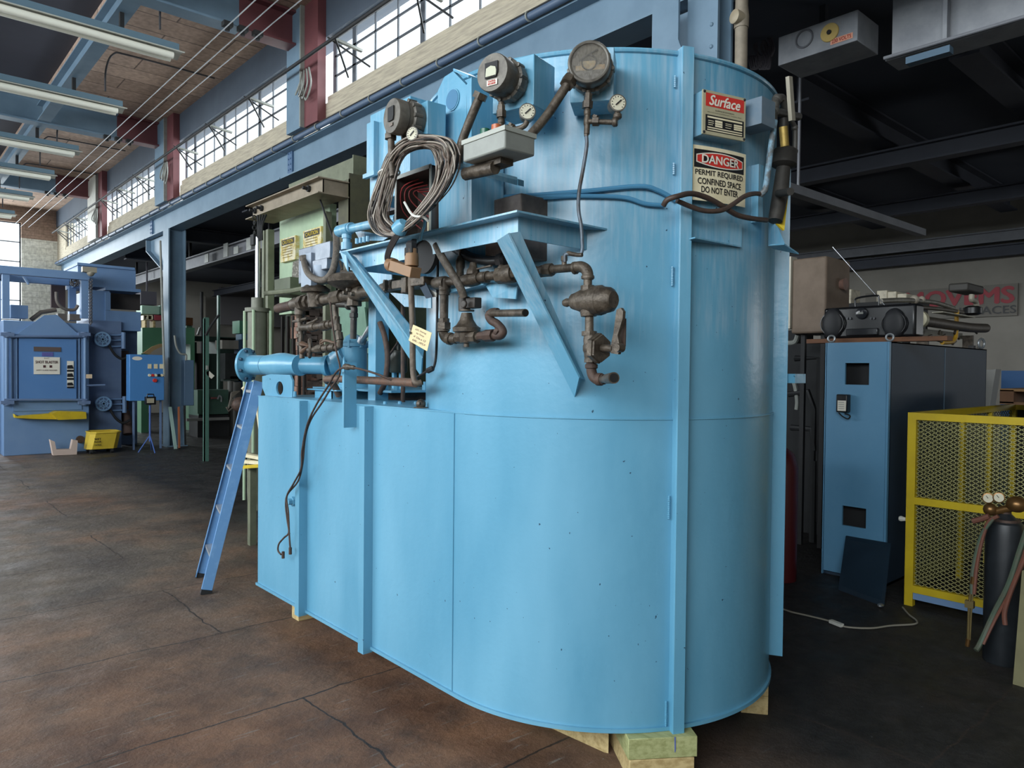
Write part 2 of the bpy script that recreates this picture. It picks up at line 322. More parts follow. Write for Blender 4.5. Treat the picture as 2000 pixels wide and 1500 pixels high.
# lintel wall over the clerestory and the concrete sill band
LIN = mat('grey_blue_lintel', '4C5866', .7, 0, '414B58', 2, .5)
SILL = mat('board_marked_concrete', 'B5AC98', .9, 0, '8F887A', 3, .8, .3, 12, stretch=(1, 1, 14))
struct(MB().box((XG+.02, YS, ZW1), (XG+.3, YN, ZC)).build('wall_clerestory', LIN, origin=(0, 0, 0)))
for i, (y0, y1) in enumerate([(YS, 3.2)]+bays):
    struct(MB().box((XG+.03, y0-.1, ZS0), (XG+.34, y1+.1, ZS1-.1)).box((XG+.06, y0-.1, ZS1-.1), (XG+.34, y1+.1, ZS1)).build('trim_%d' % (i+1), SILL if i else SILL, origin=(0, 0, 0)))
struct(MB().box((XG+.05, YS, ZS1), (XG+.3, 3.2, ZW1)).build('wall_clerestory_south', LIN, origin=(0, 0, 0)))
struct(MB().box((XG+.05, 26.3, ZS0), (XG+.3, YN, ZW1)).build('wall_corner', SILL, origin=(0, 0, 0)))
# ------------------------------------------------------------------ steel frame
REDP = mat('red_oxide_paint', '6E3E42', .6, 0, '5A3438', 3, .5)
def ibeam(mb, p, q, w, h, tf=.025, tw=.02, up=(0, 0, 1)):
    p, q = V(p), V(q); up = V(up)
    mb.bar(p+up*(h/2-tf/2), q+up*(h/2-tf/2), w, tf, up); mb.bar(p-up*(h/2-tf/2), q-up*(h/2-tf/2), w, tf, up); mb.bar(p, q, tw, h-2*tf, up)
# the long girder
names = ['near length of blue steel girder passing behind the top of the tank', 'second length of blue steel girder, above the green press', 'third length of blue steel girder, left of the green press top', 'farthest pale blue girder length, running to the north wall']
for i, (y0, y1) in enumerate([(-3.5, 3.45), (3.45, 10.5), (10.5, 17.55), (17.55, 27.5)]):
    t = thing('steel_girder', names[i], 'girder', (XG, (y0+y1)/2, 4.45), 'lengths of the crane runway girder')
    g = MB(); ibeam(g, (XG+.15, y0+.01, 4.675), (XG+.15, y1-.01, 4.675), .3, .43)
    g.build('beam', BLUE2, t)
    if y1 < 27:
        for (yy) in (y1-.17, ): 
            s = MB().box((XG+.11, yy, 4.48), (XG+.14, yy+.15, 4.88)); 
            for k in range(5): s.lathe((XG+.11, yy+.04, 4.52+k*.08), (-1, 0, 0), [(0, .014), (.012, .01)], 8); s.lathe((XG+.11, yy+.11, 4.52+k*.08), (-1, 0, 0), [(0, .014), (.012, .01)], 8)
            s.build('splice_plate', mat('splice_blue', '4A6686', .5), t)
# conduit clipped along the girder top
t = thing('conduit_pipe', 'long grey blue conduit with clips along the top of the girder', 'conduit', (XG, 10, 4.9))
MB().cyl((XG-.045, -2, 4.91), (XG-.045, 27.3, 4.91), .035).build('pipe', mat('conduit_blue', '4E6078', .5), t)
MB().cyl((XG-.06, -2, 4.95), (XG-.06, 27.3, 4.95), .009).build('cable', DARK, t)
for k in range(36):
    y = 2.2+k*.7; MB().torus((XG-.048, y, 4.912), (0, 1, 0), .042, .009, 12, 6).build('clip', GREY, t)
# columns below, pilasters above
def hcol(mb, x, y, z0, z1, w=.34, d=.36):
    mb.box((x-w/2, y-d/2, z0), (x-w/2+.025, y+d/2, z1)).box((x+w/2-.025, y-d/2, z0), (x+w/2, y+d/2, z1)).box((x-w/2+.025, y-.012, z0), (x+w/2-.025, y+.012, z1))
def column(y, label, haunch, zt=4.455, w=.34, d=.36):
    xc = 4.63+w/2; t = thing('steel_column', label, 'column', (4.8, y, 0)); m = MB(); hcol(m, xc, y, 0, zt, w, d); m.build('shaft', BLUE2, t)
    MB().box((4.6, y-.22, 0), (5.0, y+.22, .025)).build('base_plate', BLUE2, t)
    h = MB(); a = y+.18; h.prism([(4.79, a, 3.55), (4.79, a, 4.44), (4.79, a+haunch, 4.44), (4.79, a+haunch, 4.2)], (.02, 0, 0))
    h.bar((4.8, a, 3.55), (4.8, a+haunch, 4.2), .22, .02, up=(0, 0, 1)); h.bar((4.8, a+haunch, 4.18), (4.8, a+haunch, 4.44), .02, .22, up=(1, 0, 0))
    h.build('haunch', BLUE2, t); return t
column(15.95, 'tall blue steel H column standing left of the green press', 1.45)
nc = column(3.14, 'blue riveted steel column rising behind the tank top', .2, w=.2, d=.26)
rv = MB()
for k in range(9): rv.ball((4.63, 3.06, 2.9+k*.16), .016, 10)
rv.build('rivets', BLUE2, nc)
# the knee plate bent towards the tank
MB().prism([(4.5, 3.5, 4.43), (4.5, 3.26, 4.43), (4.5, 3.26, 4.1), (4.5, 3.12, 3.75), (4.5, 3.28, 3.7), (4.5, 3.5, 4.0)], (.02, 0, 0)).build('knee_plate', BLUE2, nc)
for i, (y0, y1, lab) in enumerate([(9.05, 9.95, 'nearest'), (15.15, 16.25, 'second'), (20.9, 22.35, 'third, cable-hung')]):
    y = (y0+y1)/2; lab = ['blue and red pilaster between the two nearest clerestory windows', 'blue and red pilaster between the second and third clerestory windows', 'pale pilaster hung with loose cables, before the last clerestory window'][i]
    t = thing('window_pilaster', lab, 'column', (XG, y, ZS0), 'pilasters of the clerestory wall')
    MB().box((XG-.14, y0+.47, ZS0), (XG+.02, y1+.02, ZC)).build('blue_face', BLUE2 if i < 2 else WHITE, t)
    MB().box((XG-.10, y0+.05, ZS0), (XG+.02, y0+.44, ZC)).build('red_web', REDP, t)
    MB().box((XG-.16, y0+.44, ZS0), (XG+.02, y0+.47, ZC)).build('flange', GREY, t)
    s = MB()
    for q in range(4):
        pts = [(XG-.2, y0+.1+.07*q, 5.65), (XG-.22-.03*q, y0+.0+.05*q, 5.4), (XG-.2, y0+.2+.1*q, 5.25+.05*q), (XG-.18, y0+.35, 5.6)]
        s.tube(smooth(pts), .012, 6)
    s.build('loose_cable', GREY, t)
# roof beams and purlin
for y, lab in ((9.8, 'near roof cross beam, blue with a red oxide end by the wall'), (16.1, 'middle roof cross beam, blue with a red oxide end'), (22.3, 'farthest roof cross beam, above the shot blaster')):
    t = thing('roof_beam', lab, 'beam', (1.5, y, 6.13), 'cross beams under the hall roof'); b1 = MB(); ibeam(b1, (-7, y, 6.37), (3.76, y, 6.37), .26, .48, .03); b1.build('beam', BLUE2, t)
    b2 = MB(); ibeam(b2, (3.76, y, 6.37), (4.62, y, 6.37), .26, .48, .03); b2.build('red_end', REDP, t)
    q = MB()
    for xx in (3.55, 3.75, 3.95): q.obox((xx, y-.16, 6.1), (1, 0, 0), (.06, .03, .05)); q.cyl((xx, y-.16, 6.02), (xx, y-.16, 6.1), .03)
    q.build('insulator', DARK, t)
for i, (y0, y1) in enumerate([(3, 9.66), (9.94, 15.96), (16.24, 22.16), (22.44, 27.5)]):
    b1 = MB(); ibeam(b1, (2.5, y0, 6.30), (2.5, y1, 6.30), .2, .3, .02)
    tag(b1.build('purlin', BLUE2), ['blue purlin in the ceiling nearest the camera', 'blue purlin between the near and middle roof beams', 'blue purlin behind the middle roof beam', 'farthest blue purlin beyond the last roof beam'][i], 'beam', 'purlins along the hall roof')
# bare conductor wires
for i, xx in enumerate((3.5, 3.7, 3.9)):
    tag(MB().tube([(xx+.02, -2, 6.02), (xx, 9.64, 6.02), (xx-.0, 15.9, 6.02), (xx, 27.55, 6.0)], .007, 6).build('conductor_wire', mat('wire_grey', 'A8ACB0', .5, .4)), ['bare conductor wire under the ceiling, outermost from the windows', 'bare conductor wire under the ceiling, middle of the three', 'bare conductor wire under the ceiling, nearest the windows'][i], 'wire', 'bare conductor wires')
# fluorescent fittings
LH = mat('lamp_housing', 'B4B4AA', .5); LT = mat('lamp_tube', 'F2F2E4', .3); LB = mat('lamp_channel_blue', '66808F', .5)
labs = ['nearest fluorescent strip light, at the top left corner', 'second fluorescent strip light from the camera, in front of the middle beam', 'third fluorescent strip light, just behind the middle beam', 'fourth fluorescent strip light from the camera', 'fifth fluorescent strip light from the camera', 'farthest fluorescent strip light, above the north window']
pr = None
for i, y in enumerate((10.36, 13.2, 16.45, 18.9, 21.7, 24.6)):
    t = thing('strip_light', labs[i], 'ceiling light', (1.5, y, 5.72), 'unlit fluorescent strip lights')
    z = 5.86
    MB().box((-2.0, y-.05, z), (3.16, y+.05, z+.09)).build('channel', LB, t)
    MB().prism([(-2.0, y-.16, z-.04), (-2.0, y-.05, z), (-2.0, y+.05, z), (-2.0, y+.16, z-.04), (-2.0, y+.16, z-.055), (-2.0, y+.04, z-.02), (-2.0, y-.04, z-.02), (-2.0, y-.16, z-.055)], (5.2, 0, 0)).build('reflector', LH, t)
    MB().cyl((-2.0, y-.06, z-.09), (3.08, y-.06, z-.09), .045).build('tube', LT, t); MB().cyl((-2.0, y+.06, z-.09), (3.08, y+.06, z-.09), .045).build('tube', LT, t)
    MB().box((2.45, y-.03, z+.09), (2.5, y+.03, 6.15)).build('hanger', DARK, t)
    c = MB(); c.tube(smooth([(2.85, y-.3, z+.1), (2.86, y-.3, 6.3), (2.95, y-.35, 6.55), (3.2, y-.4, 6.58), (4.5, y-.4, 6.58)] if i != 2 else [(2.85, y+.3, z+.1), (2.86, y+.3, 6.3), (2.95, y+.35, 6.55), (3.2, y+.4, 6.58), (4.5, y+.4, 6.58)], 5), .014, 6); tag(c.build('feed_conduit', mat('conduit_dark', '3A3A3E', .5)), ['bent conduit feeding the nearest strip light', 'bent conduit feeding the second strip light', 'bent conduit feeding the third strip light', 'bent conduit feeding the fourth strip light', 'bent conduit feeding the fifth strip light', 'bent conduit feeding the farthest strip light'][i], 'conduit', 'conduits feeding the strip lights')
# window operating shaft with arms
t = thing('window_shaft', 'dark operating shaft with crossed arms along the clerestory windows', 'rod', (4.4, 13, 5.7))
MB().cyl((XG-.3, 1, 5.72), (XG-.3, 26.3, 5.72), .022).build('shaft', DARK, t)
for y0, y1 in bays:
    n = 3
    for k in range(n):
        y = y0+(y1-y0)*(k+.6)/n
        a = MB(); a.bar((XG-.3, y+.1, 5.78), (XG+.1, y-.25, 5.42), .02, .02).bar((XG-.3, y-.1, 5.7), (XG+.1, y+.3, 5.45), .02, .02); a.build('arm', DARK, t)
        MB().bar((XG-.3, y, 5.74), (XG+.1, y-.05, 5.68), .05, .03).build('bracket', GREY, t)
# ================================================================== the blue furnace tank
TB, TM, TT = .18, 1.452, 2.93
tank = thing('furnace_tank', 'huge sky blue welded steel furnace tank with gauges and pipework, standing on timber blocks', 'tank', (TCX, 3.2, TB))
def circ(r, a0, a1, n, z):
    return [V((TCX+r*math.sin(math.radians(a0+(a1-a0)*i/n)), TCY+r*math.cos(math.radians(a0+(a1-a0)*i/n)), z)) for i in range(n+1)]
def obround(r, z, yb=4.805, n=72):
    return [V((TCX-r, yb, z))]+circ(r, 270, 90, n, z)+[V((TCX+r, yb, z))]
PAINT = bpy.data.materials.new('glossy_sky_blue_enamel'); PAINT.use_nodes = True
def paint(m):
    nt = m.node_tree; N = nt.nodes.new; L = nt.links.new; b = nt.nodes['Principled BSDF']; b.inputs['Roughness'].default_value = .3
    tc = N('ShaderNodeTexCoord'); mp = N('ShaderNodeMapping'); mp.inputs['Scale'].default_value = (2.5, 2.5, .8); L(tc.outputs['Object'], mp.inputs[0])
    n = N('ShaderNodeTexNoise'); n.inputs['Scale'].default_value = 1.2; n.inputs['Detail'].default_value = 6; L(mp.outputs[0], n.inputs[0])
    r = N('ShaderNodeValToRGB'); r.color_ramp.elements[0].position = .3; r.color_ramp.elements[0].color = lin('5896B4'); r.color_ramp.elements[1].position = .7; r.color_ramp.elements[1].color = lin('6EA8C4'); L(n.outputs[0], r.inputs[0])
    # thin brushed-out paint: vertical grey streaks, mostly above the weld
    mp2 = N('ShaderNodeMapping'); mp2.inputs['Scale'].default_value = (55, 55, 4.5); L(tc.outputs['Object'], mp2.inputs[0]); n2 = N('ShaderNodeTexNoise'); n2.inputs['Scale'].default_value = 1; n2.inputs['Detail'].default_value = 4; L(mp2.outputs[0], n2.inputs[0])
    n3 = N('ShaderNodeTexNoise'); n3.inputs['Scale'].default_value = 1.7; n3.inputs['Detail'].default_value = 7; L(tc.outputs['Object'], n3.inputs[0])
    sx = N('ShaderNodeSeparateXYZ'); L(tc.outputs['Object'], sx.inputs[0]); mr = N('ShaderNodeMapRange'); L(sx.outputs[2], mr.inputs[0]); mr.inputs[1].default_value = 1.3; mr.inputs[2].default_value = 1.7
    a = N('ShaderNodeMath'); a.operation = 'MULTIPLY'; L(n2.outputs[0], a.inputs[0]); L(n3.outputs[0], a.inputs[1]); a2 = N('ShaderNodeMath'); a2.operation = 'MULTIPLY'; L(a.outputs[0], a2.inputs[0]); L(mr.outputs[0], a2.inputs[1])
    rr = N('ShaderNodeMapRange'); L(a2.outputs[0], rr.inputs[0]); rr.inputs[1].default_value = .20; rr.inputs[2].default_value = .38; rr.inputs[4].default_value = .5
    x = N('ShaderNodeMix'); x.data_type = 'RGBA'; x.inputs[7].default_value = lin('A3BCCB'); L(rr.outputs[0], x.inputs[0]); L(r.outputs[0], x.inputs[6])
    # chips
    v = N('ShaderNodeTexNoise'); v.inputs['Scale'].default_value = 45; v.inputs['Detail'].default_value = 2; L(tc.outputs['Object'], v.inputs[0]); vr = N('ShaderNodeValToRGB'); vr.color_ramp.elements[0].position = .755; vr.color_ramp.elements[1].position = .77; L(v.outputs[0], vr.inputs[0])
    y = N('ShaderNodeMix'); y.data_type = 'RGBA'; y.inputs[7].default_value = lin('26485E'); L(vr.outputs[0], y.inputs[0]); L(x.outputs[2], y.inputs[6]); L(y.outputs[2], b.inputs['Base Color'])
    # lumpy surface low down, smoother above
    nb = N('ShaderNodeTexNoise'); nb.inputs['Scale'].default_value = 28; nb.inputs['Detail'].default_value = 4; L(tc.outputs['Object'], nb.inputs[0])
    nb2 = N('ShaderNodeTexNoise'); nb2.inputs['Scale'].default_value = 3; nb2.inputs['Detail'].default_value = 1; L(tc.outputs['Object'], nb2.inputs[0])
    ad = N('ShaderNodeMath'); ad.operation = 'MULTIPLY_ADD'; L(nb2.outputs[0], ad.inputs[0]); ad.inputs[1].default_value = 2.5; L(nb.outputs[0], ad.inputs[2])
    bp = N('ShaderNodeBump'); bp.inputs['Strength'].default_value = .1; bp.inputs['Distance'].default_value = .012; L(ad.outputs[0], bp.inputs['Height']); L(bp.outputs[0], b.inputs['Normal'])
paint(PAINT)
def shell(mb, ring0, ring1, cap=True):
    n = len(ring0); mb.add(ring0+ring1, [(i, (i+1) % n, n+(i+1) % n, n+i) for i in range(n)]+([tuple(range(n-1, -1, -1)), tuple(range(n, 2*n))] if cap else []))
m = MB(); shell(m, obround(TR, TB), obround(TR, TM)); m.build('lower_body', PAINT, tank)
m = MB(); shell(m, obround(TR+.012, TB-.004, 4.815), obround(TR+.012, TB+.012, 4.815)); m.build('bottom_flange', PAINT, tank)
m = MB(); shell(m, obround(TR+.003, TM, 4.808), obround(TR+.003, TM+.006, 4.808)); m.build('top_plate', PAINT, tank)
m = MB(); c0 = circ(TR-.004, 0, 357.5, 143, TM); c1 = circ(TR-.004, 0, 357.5, 143, TT); shell(m, c0, c1); m.build('upper_shell', PAINT, tank)
m = MB(); m.tube([p for p in circ(TR-.002, 0, 357.5, 143, TT+.006)], .011, 8, True); m.build('rim_bead', PAINT, tank)
m = MB(); m.tube(circ(TR+.001, 268, 90, 100, TM+.002), .004, 6); m.build('weld_seam', PAINT, tank)
m = MB(); m.tube([(1.981, 2.62, TM), (1.981, 2.62, .19)], .0035, 6); m.build('vertical_seam', PAINT, tank)
def onT(az, rr, z): a = math.radians(az); return V((TCX+rr*math.sin(a), TCY+rr*math.cos(a), z))
def tdir(az): a = math.radians(az); return V((math.sin(a), math.cos(a), 0))     # outward
def tang(az): a = math.radians(az); return V((-math.cos(a), math.sin(a), 0))    # to the right seen from outside
def stiff(az, z0, z1, d=.05, wd=.05, sgn=1):
    o, t = tdir(az), tang(az)
    p = onT(az, TR-.01, 0); m = MB(); th = .007
    rad = [p, p+o*d, p+o*d+t*sgn*th, p+t*sgn*th]; m.prism([q+V((0, 0, z0)) for q in rad], (0, 0, z1-z0))
    q0 = p+o*d; q0 = q0+o*.0002; leg = [q0, q0+t*sgn*wd, q0+t*sgn*wd+o*th, q0+o*th]; m.prism([q+V((0, 0, z0)) for q in leg], (0, 0, z1-z0)); return m
w_ = stiff(207, TB-.02, TT+.02, .045, .052); w_.build('stiffener', PAINT, tank, bevel=.002)
w_ = stiff(151, TB+.09, TT-.3, .065, .05, 1); w_.build('stiffener', PAINT, tank)
for px, top in ((600, 783), (728, 793)):
    y = PX(px, 1000, 1.982).y; m = MB(); m.box((1.985, y, TB-.02), (1.93, y+.007, TM)).box((1.93, y+.0072, TB-.02), (1.937, y+.055, TM)); m.build('stiffener', PAINT, tank)
# weld beads on the stiffeners and plug
m = MB()
for az, z0, z1 in ((207.6, 1.05, 1.15), (207.6, 2.45, 2.5), (207.6, 2.8, 2.85), (207.6, .18, .3), (207.6, 2.0, 2.08)):
    for k in range(int((z1-z0)/.008)): m.ball(onT(az+.25, TR+.004, z0+k*.008), .006, 6)
m.build('weld_beads', PAINT, tank)
p = PX(574, 979, 1.98); m = MB().lathe(p, (-1, 0, 0), [(0, .03), (.015, .03), (.016, .02), (.04, .02)], 6); m.build('plug', PAINT, tank)
# welded angle at the right above the seam paint change, and foot shelf
m = MB(); a_, b_ = PC(1338, 428), PC(1455, 453); zz = 2.265
arc = [onT(205-(205-185)*i/8, TR, 0) for i in range(9)]
L0 = onT(205, TR-.01, zz-.085); L1 = onT(184.5, TR+.0, zz-.085)
t_ = (L1-L0).normalized(); n_ = V((t_.y, -t_.x, 0)); 
if n_.y > 0: n_ = -n_
m.prism([L0, L1, L1+n_*.01, L0+n_*.09, ], (0, 0, .006)).prism([L0+n_*.012, L1+n_*.002, L1+n_*.009, L0+n_*.019], (0, 0, .1)); m.build('angle_bracket', PAINT, tank)
# lifting lug beside the middle gauge
def PXl(pts, X): return [PX(x, y, X) for x, y in pts]
lx = 1.99
m = MB(); y_l = 2.72
def lugp(px, py): return PX(px, py, 1.83)
outer = [lugp(*q) for q in ((857, 455), (855, 178), (868, 150), (885, 139), (911, 166), (913, 300), (913, 455))]
m.prism(outer, (.02, 0, 0)); m.build('lifting_lug', PAINT, tank)
c = lugp(885, 195); r = mpx(19, c)
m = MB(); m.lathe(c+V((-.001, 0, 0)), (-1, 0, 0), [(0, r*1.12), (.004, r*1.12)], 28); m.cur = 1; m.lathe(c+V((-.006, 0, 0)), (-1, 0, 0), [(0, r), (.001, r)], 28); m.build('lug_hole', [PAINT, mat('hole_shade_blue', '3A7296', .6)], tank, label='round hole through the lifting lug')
m = MB(); q = [lugp(885, 139), lugp(915, 152)]; m.prism([q[0], q[1], q[1]+V((.17, 0, 0)), q[0]+V((.17, 0, 0))], (0, 0, .012)); m.prism([lugp(911, 166), lugp(921, 150), lugp(921, 455), lugp(913, 455)], (.17, 0, 0)); m.build('lug_stiffener', PAINT, tank)
# ------------------------------------------------------------------ instruments on stand-off boxes
DIAL = mat('dial_face_cream', 'C9C5B0', .5, 0, 'B3AD92', 12, .5); CASE = mat('instrument_case', '6C6860', .45, .25, '4A4640', 22, .8, .1, 80)
GLASS = bpy.data.materials.new('dirty_gauge_glass'); GLASS.use_nodes = True; nt = GLASS.node_tree; nt.nodes.clear()
o_ = nt.nodes.new('ShaderNodeOutputMaterial'); t_ = nt.nodes.new('ShaderNodeBsdfTransparent'); g_ = nt.nodes.new('ShaderNodeBsdfPrincipled'); g_.inputs['Base Color'].default_value = lin('6E685C'); g_.inputs['Roughness'].default_value = .18
x_ = nt.nodes.new('ShaderNodeMixShader'); n_t = nt.nodes.new('ShaderNodeTexNoise'); n_t.inputs['Scale'].default_value = 12; rp = nt.nodes.new('ShaderNodeMapRange'); rp.inputs[1].default_value = .3; rp.inputs[2].default_value = .7; rp.inputs[3].default_value = .08; rp.inputs[4].default_value = .38
nt.links.new(n_t.outputs[0], rp.inputs[0]); nt.links.new(rp.outputs[0], x_.inputs[0]); nt.links.new(t_.outputs[0], x_.inputs[1]); nt.links.new(g_.outputs[0], x_.inputs[2]); nt.links.new(x_.outputs[0], o_.inputs[0])
def P3(px, py, az, rr):      # pixel -> point on the vertical plane tangent at azimuth az, distance rr from the tank axis
    n = tdir(az); d = ray(px, py); c = V((TCX, TCY, 0)); t = (rr-(E0-c).dot(n))/d.dot(n); return E0+d*t
def instrument(kind, cpx, cpy, az, rf, rpx, depth, box):
    """round recorder: face centre pixel, facing azimuth, axis distance of the face, radius px"""
    n, tg = tdir(az), tang(az); up = V((0, 0, 1)); c = P3(cpx, cpy, az, rf); r = mpx(rpx, c)
    b = MB()
    b.obox(c-n*(depth+box[2]/2+.0), n, (box[2]/2, box[1]/2, box[0]/2), up); b.build('mounting_box', PAINT, tank, bevel=.003)
    g = MB().lathe(c-n*depth, n, [(0, r*1.02), (.02, r*1.12), (.05, r*1.12), (.055, r*.98), (depth*.62, r*.98), (depth*.64, r*1.03), (depth-.006, r*1.03), (depth, r*.99)], 40)
    for k in range(10):
        a = 2*math.pi*k/10; g.lathe(c-n*(depth-.03)+(tg*math.cos(a)+up*math.sin(a))*r*1.07, n, [(-.01, .009), (.028, .009), (.029, .006)], 8)
    G = g.build('instrument_case', CASE, tank)
    f_ = fr(c, tg, up, .002)
    if kind == 'glass':
        d = MB().lathe(c-n*.004, n, [(.0, r*.9), (.006, r*.9)], 40); d.build('backing', mat('glass_backing', '4A463E', .6, 0, '6E6656', 9, .7), G)
        d = MB(); quadf(d, fr(c, tg, up, .004), -r*.42, -r*.22, r*.36, r*.08); quadf(d, fr(c, tg, up, .0035), -r*.66, -r*.36, r*.76, -r*.12)
        d.build('chart_plate', mat('yellowed_chart', 'A89672', .6, 0, '8A6A48', 25, .8), G, label='yellowed chart plate behind the glass')
        d = MB(); d.torus(c+n*.004, n, r*.35, .003, 24, 5); d.bar(c+n*.006-tg*r*.5+up*r*.1, c+n*.006+tg*r*.4+up*r*.6, .005, .003, up=n); d.build('pointer', DARK, G)
        d = MB().lathe(c+n*.008, n, [(0, r*.93), (.004, r*.93)], 40); d.build('glass', GLASS, G)
        d = MB().torus(c+n*.01, n, r*.95, .007, 40, 8); d.build('bezel', CASE, G)
    else:
        w = .42 if kind == 'window' else .34
        d = MB(); pts = [(-w, -.3), (w*.75, -.3), (w, -.05), (w, .52), (-w, .52), (-w, .1)]
        d.prism([f_(u*r, v*r) for u, v in pts], n*.004); d.build('sight_window', DARK, G)
        if kind == 'window':
            d = MB(); d.prism([fr(c, tg, up, .0065)(u*r, v*r) for u, v in [(-.34, -.24), (.34, -.24), (.36, .02), (.3, .2), (0, .3), (-.3, .2)]], n*.003); d.build('scale_card', mat('chart_paper', 'B9BBA4', .5), G)
            d = MB(); quadf(d, fr(c, tg, up, .004), -.3*r, -.72*r, .38*r, -.42*r); G2 = d.build('label_plate', WHT, G)
            d = MB(); text(d, 'CONTROL', fr(c, tg, up, .005, .04*r, -.5*r), .5*r, .1*r, .02); text(d, 'RECORDER', fr(c, tg, up, .005, .04*r, -.63*r), .5*r, .1*r, .02); d.build('lettering', RED, G)
        else:
            d = MB(); quadf(d, fr(c, tg, up, .004), -.2*r, -.62*r, .2*r, -.42*r); d.build('label_plate', mat('dull_plate', '6E6258', .5), G)
    return c, n, tg, r, G
I3 = instrument('glass', 1151, 123, 233, 1.16, 40, .11, (.165, .2, .15))
I2 = instrument('window', 961, 141, 256, 1.24, 36.5, .135, (.19, .19, .15))
I1 = instrument('closed', 765, 226, 273, 1.28, 33, .12, (.15, .14, .09))
def pfit(mb, p, q, r, kind='nut'):
    p = V(p); q = V(q); L = (q-p).length
    if kind == 'nut': mb.lathe(p, q-p, [(0, r), (L, r)], 6)
    else: mb.lathe(p, q-p, [(0, r*.8), (L*.2, r), (L*.8, r), (L, r*.8)], 14)
def gauge(cpx, cpy, face_az, rr, az, rpx):
    c = P3(cpx, cpy, az, rr); n = tdir(face_az); r = mpx(rpx, c); up = V((0, 0, 1)); tg = tang(face_az)
    g = MB().lathe(c-n*.045, n, [(0, r*.8), (.006, r*.95), (.04, r*.95), (.042, r*1.06), (.052, r*1.06), (.053, r*.9)], 28).build('pressure_gauge', CASE, tank)
    MB().lathe(c+n*.0065, n, [(0, r*.9), (.002, r*.9)], 28).build('dial', DIAL, g)
    d = MB(); d.bar(c+n*.011-tg*r*.3-up*r*.3, c+n*.011+tg*r*.4+up*r*.35, .004, .002, up=n)
    for k in range(11):
        a = math.radians(-45+27*k); v = tg*math.cos(a)+up*math.sin(a); d.bar(c+n*.0095+v*r*.68, c+n*.0095+v*r*.8, .003, .001, up=n)
    d.build('needle', INK, g); return c, n, r
G3 = gauge(1206, 202, 215, 1.12, 236, 16); G2 = gauge(1030, 219, 220, 1.15, 256, 15.5); G1 = gauge(807, 262, 250, 1.25, 273, 13)
def PT(az, rr): return lambda px, py, d=0: P3(px, py, az, rr+d)
# stems and small fittings below each instrument
def stem(az, rr, pts, extra, r=.011):
    f = PT(az, rr); m = MB(); m.tube([f(*p) for p in pts], r, 10)
    for (a, b, rp, k) in extra: A, B = f(*a), f(*b); pfit(m, A, B, mpx(rp, A), k)
    return m
m = stem(239, 1.10, [(1149, 178), (1146, 262)], [((1149, 183), (1148, 198), 8, 'nut'), ((1148, 198), (1147, 212), 10.5, 'nut'), ((1147, 214), (1147, 226), 7, 'r'), ((1147, 228), (1146, 246), 6.5, 'r'), ((1146, 250), (1145, 266), 4.5, 'nut')]); m.build('gauge_stem', IRON, tank)
f = PT(239, 1.10); m = MB().tube([f(1147, 237), f(1200, 239), f(1204, 232), f(1206, 215)], .010, 10); pfit(m, f(1158, 237), f(1170, 237), .018); pfit(m, f(1162, 231), f(1164, 226), .014); pfit(m, f(1196, 239), f(1206, 238), .017, 'r'); pfit(m, f(1206, 222), f(1206, 232), .016, 'r'); m.build('gauge_pipe', IRON, tank)
m = MB().tube(smooth([f(1145, 262), f(1146, 285), f(1139, 330), f(1131, 375), f(1130, 410), f(1135, 440), f(1137, 470), f(1137, 488), f(1131, 498), f(1108, 496), f(1103, 500), f(1103, 512)], 4), .007, 8); m.build('sensing_line', mat('painted_tube', '5F6E7C', .5, .3, '4A423B', 14, .9), tank)
m = stem(256, 1.17, [(979, 200), (979, 262)], [((979, 206), (979, 216), 8, 'nut'), ((979, 216), (979, 230), 10, 'nut'), ((979, 232), (979, 242), 7, 'r')]); m.build('gauge_stem', IRON, tank)
f = PT(256, 1.16); m = MB().tube(smooth([f(982, 250), f(1008, 252), f(1024, 246), f(1030, 236)], 4), .010, 10); pfit(m, f(990, 251), f(1004, 252), .016); pfit(m, f(998, 246), f(1000, 241), .012); m.build('gauge_pipe', IRON, tank)
m = stem(273, 1.16, [(790, 250), (790, 300)], [((790, 254), (790, 266), 7, 'nut')]); m.build('gauge_stem', IRON, tank)
f = PT(273, 1.25); m = MB().tube(smooth([f(763, 250), f(764, 280), f(765, 315), f(768, 345)], 4), .014, 10); pfit(m, f(763, 254), f(763, 263), .022); pfit(m, f(763, 263), f(763, 272), .026); m.build('flexible_conduit', IRON, tank)
# flexible conduits from instruments to junction box
f = PT(256, 1.2); m = MB().tube(smooth([f(938, 188), f(926, 215), f(912, 250), f(900, 285), f(896, 318)]), .017, 12); pfit(m, f(940, 182), f(935, 194), .028); m.build('flexible_conduit', IRON, tank)
m = MB().tube(smooth([P3(1111, 160, 239, 1.16), P3(1095, 185, 243, 1.16), P3(1065, 230, 248, 1.17), P3(1030, 270, 252, 1.2), P3(1018, 278, 252, 1.2)]), .017, 12); pfit(m, P3(1113, 154, 239, 1.15), P3(1107, 166, 239, 1.17), .027); m.build('flexible_conduit', IRON, tank)
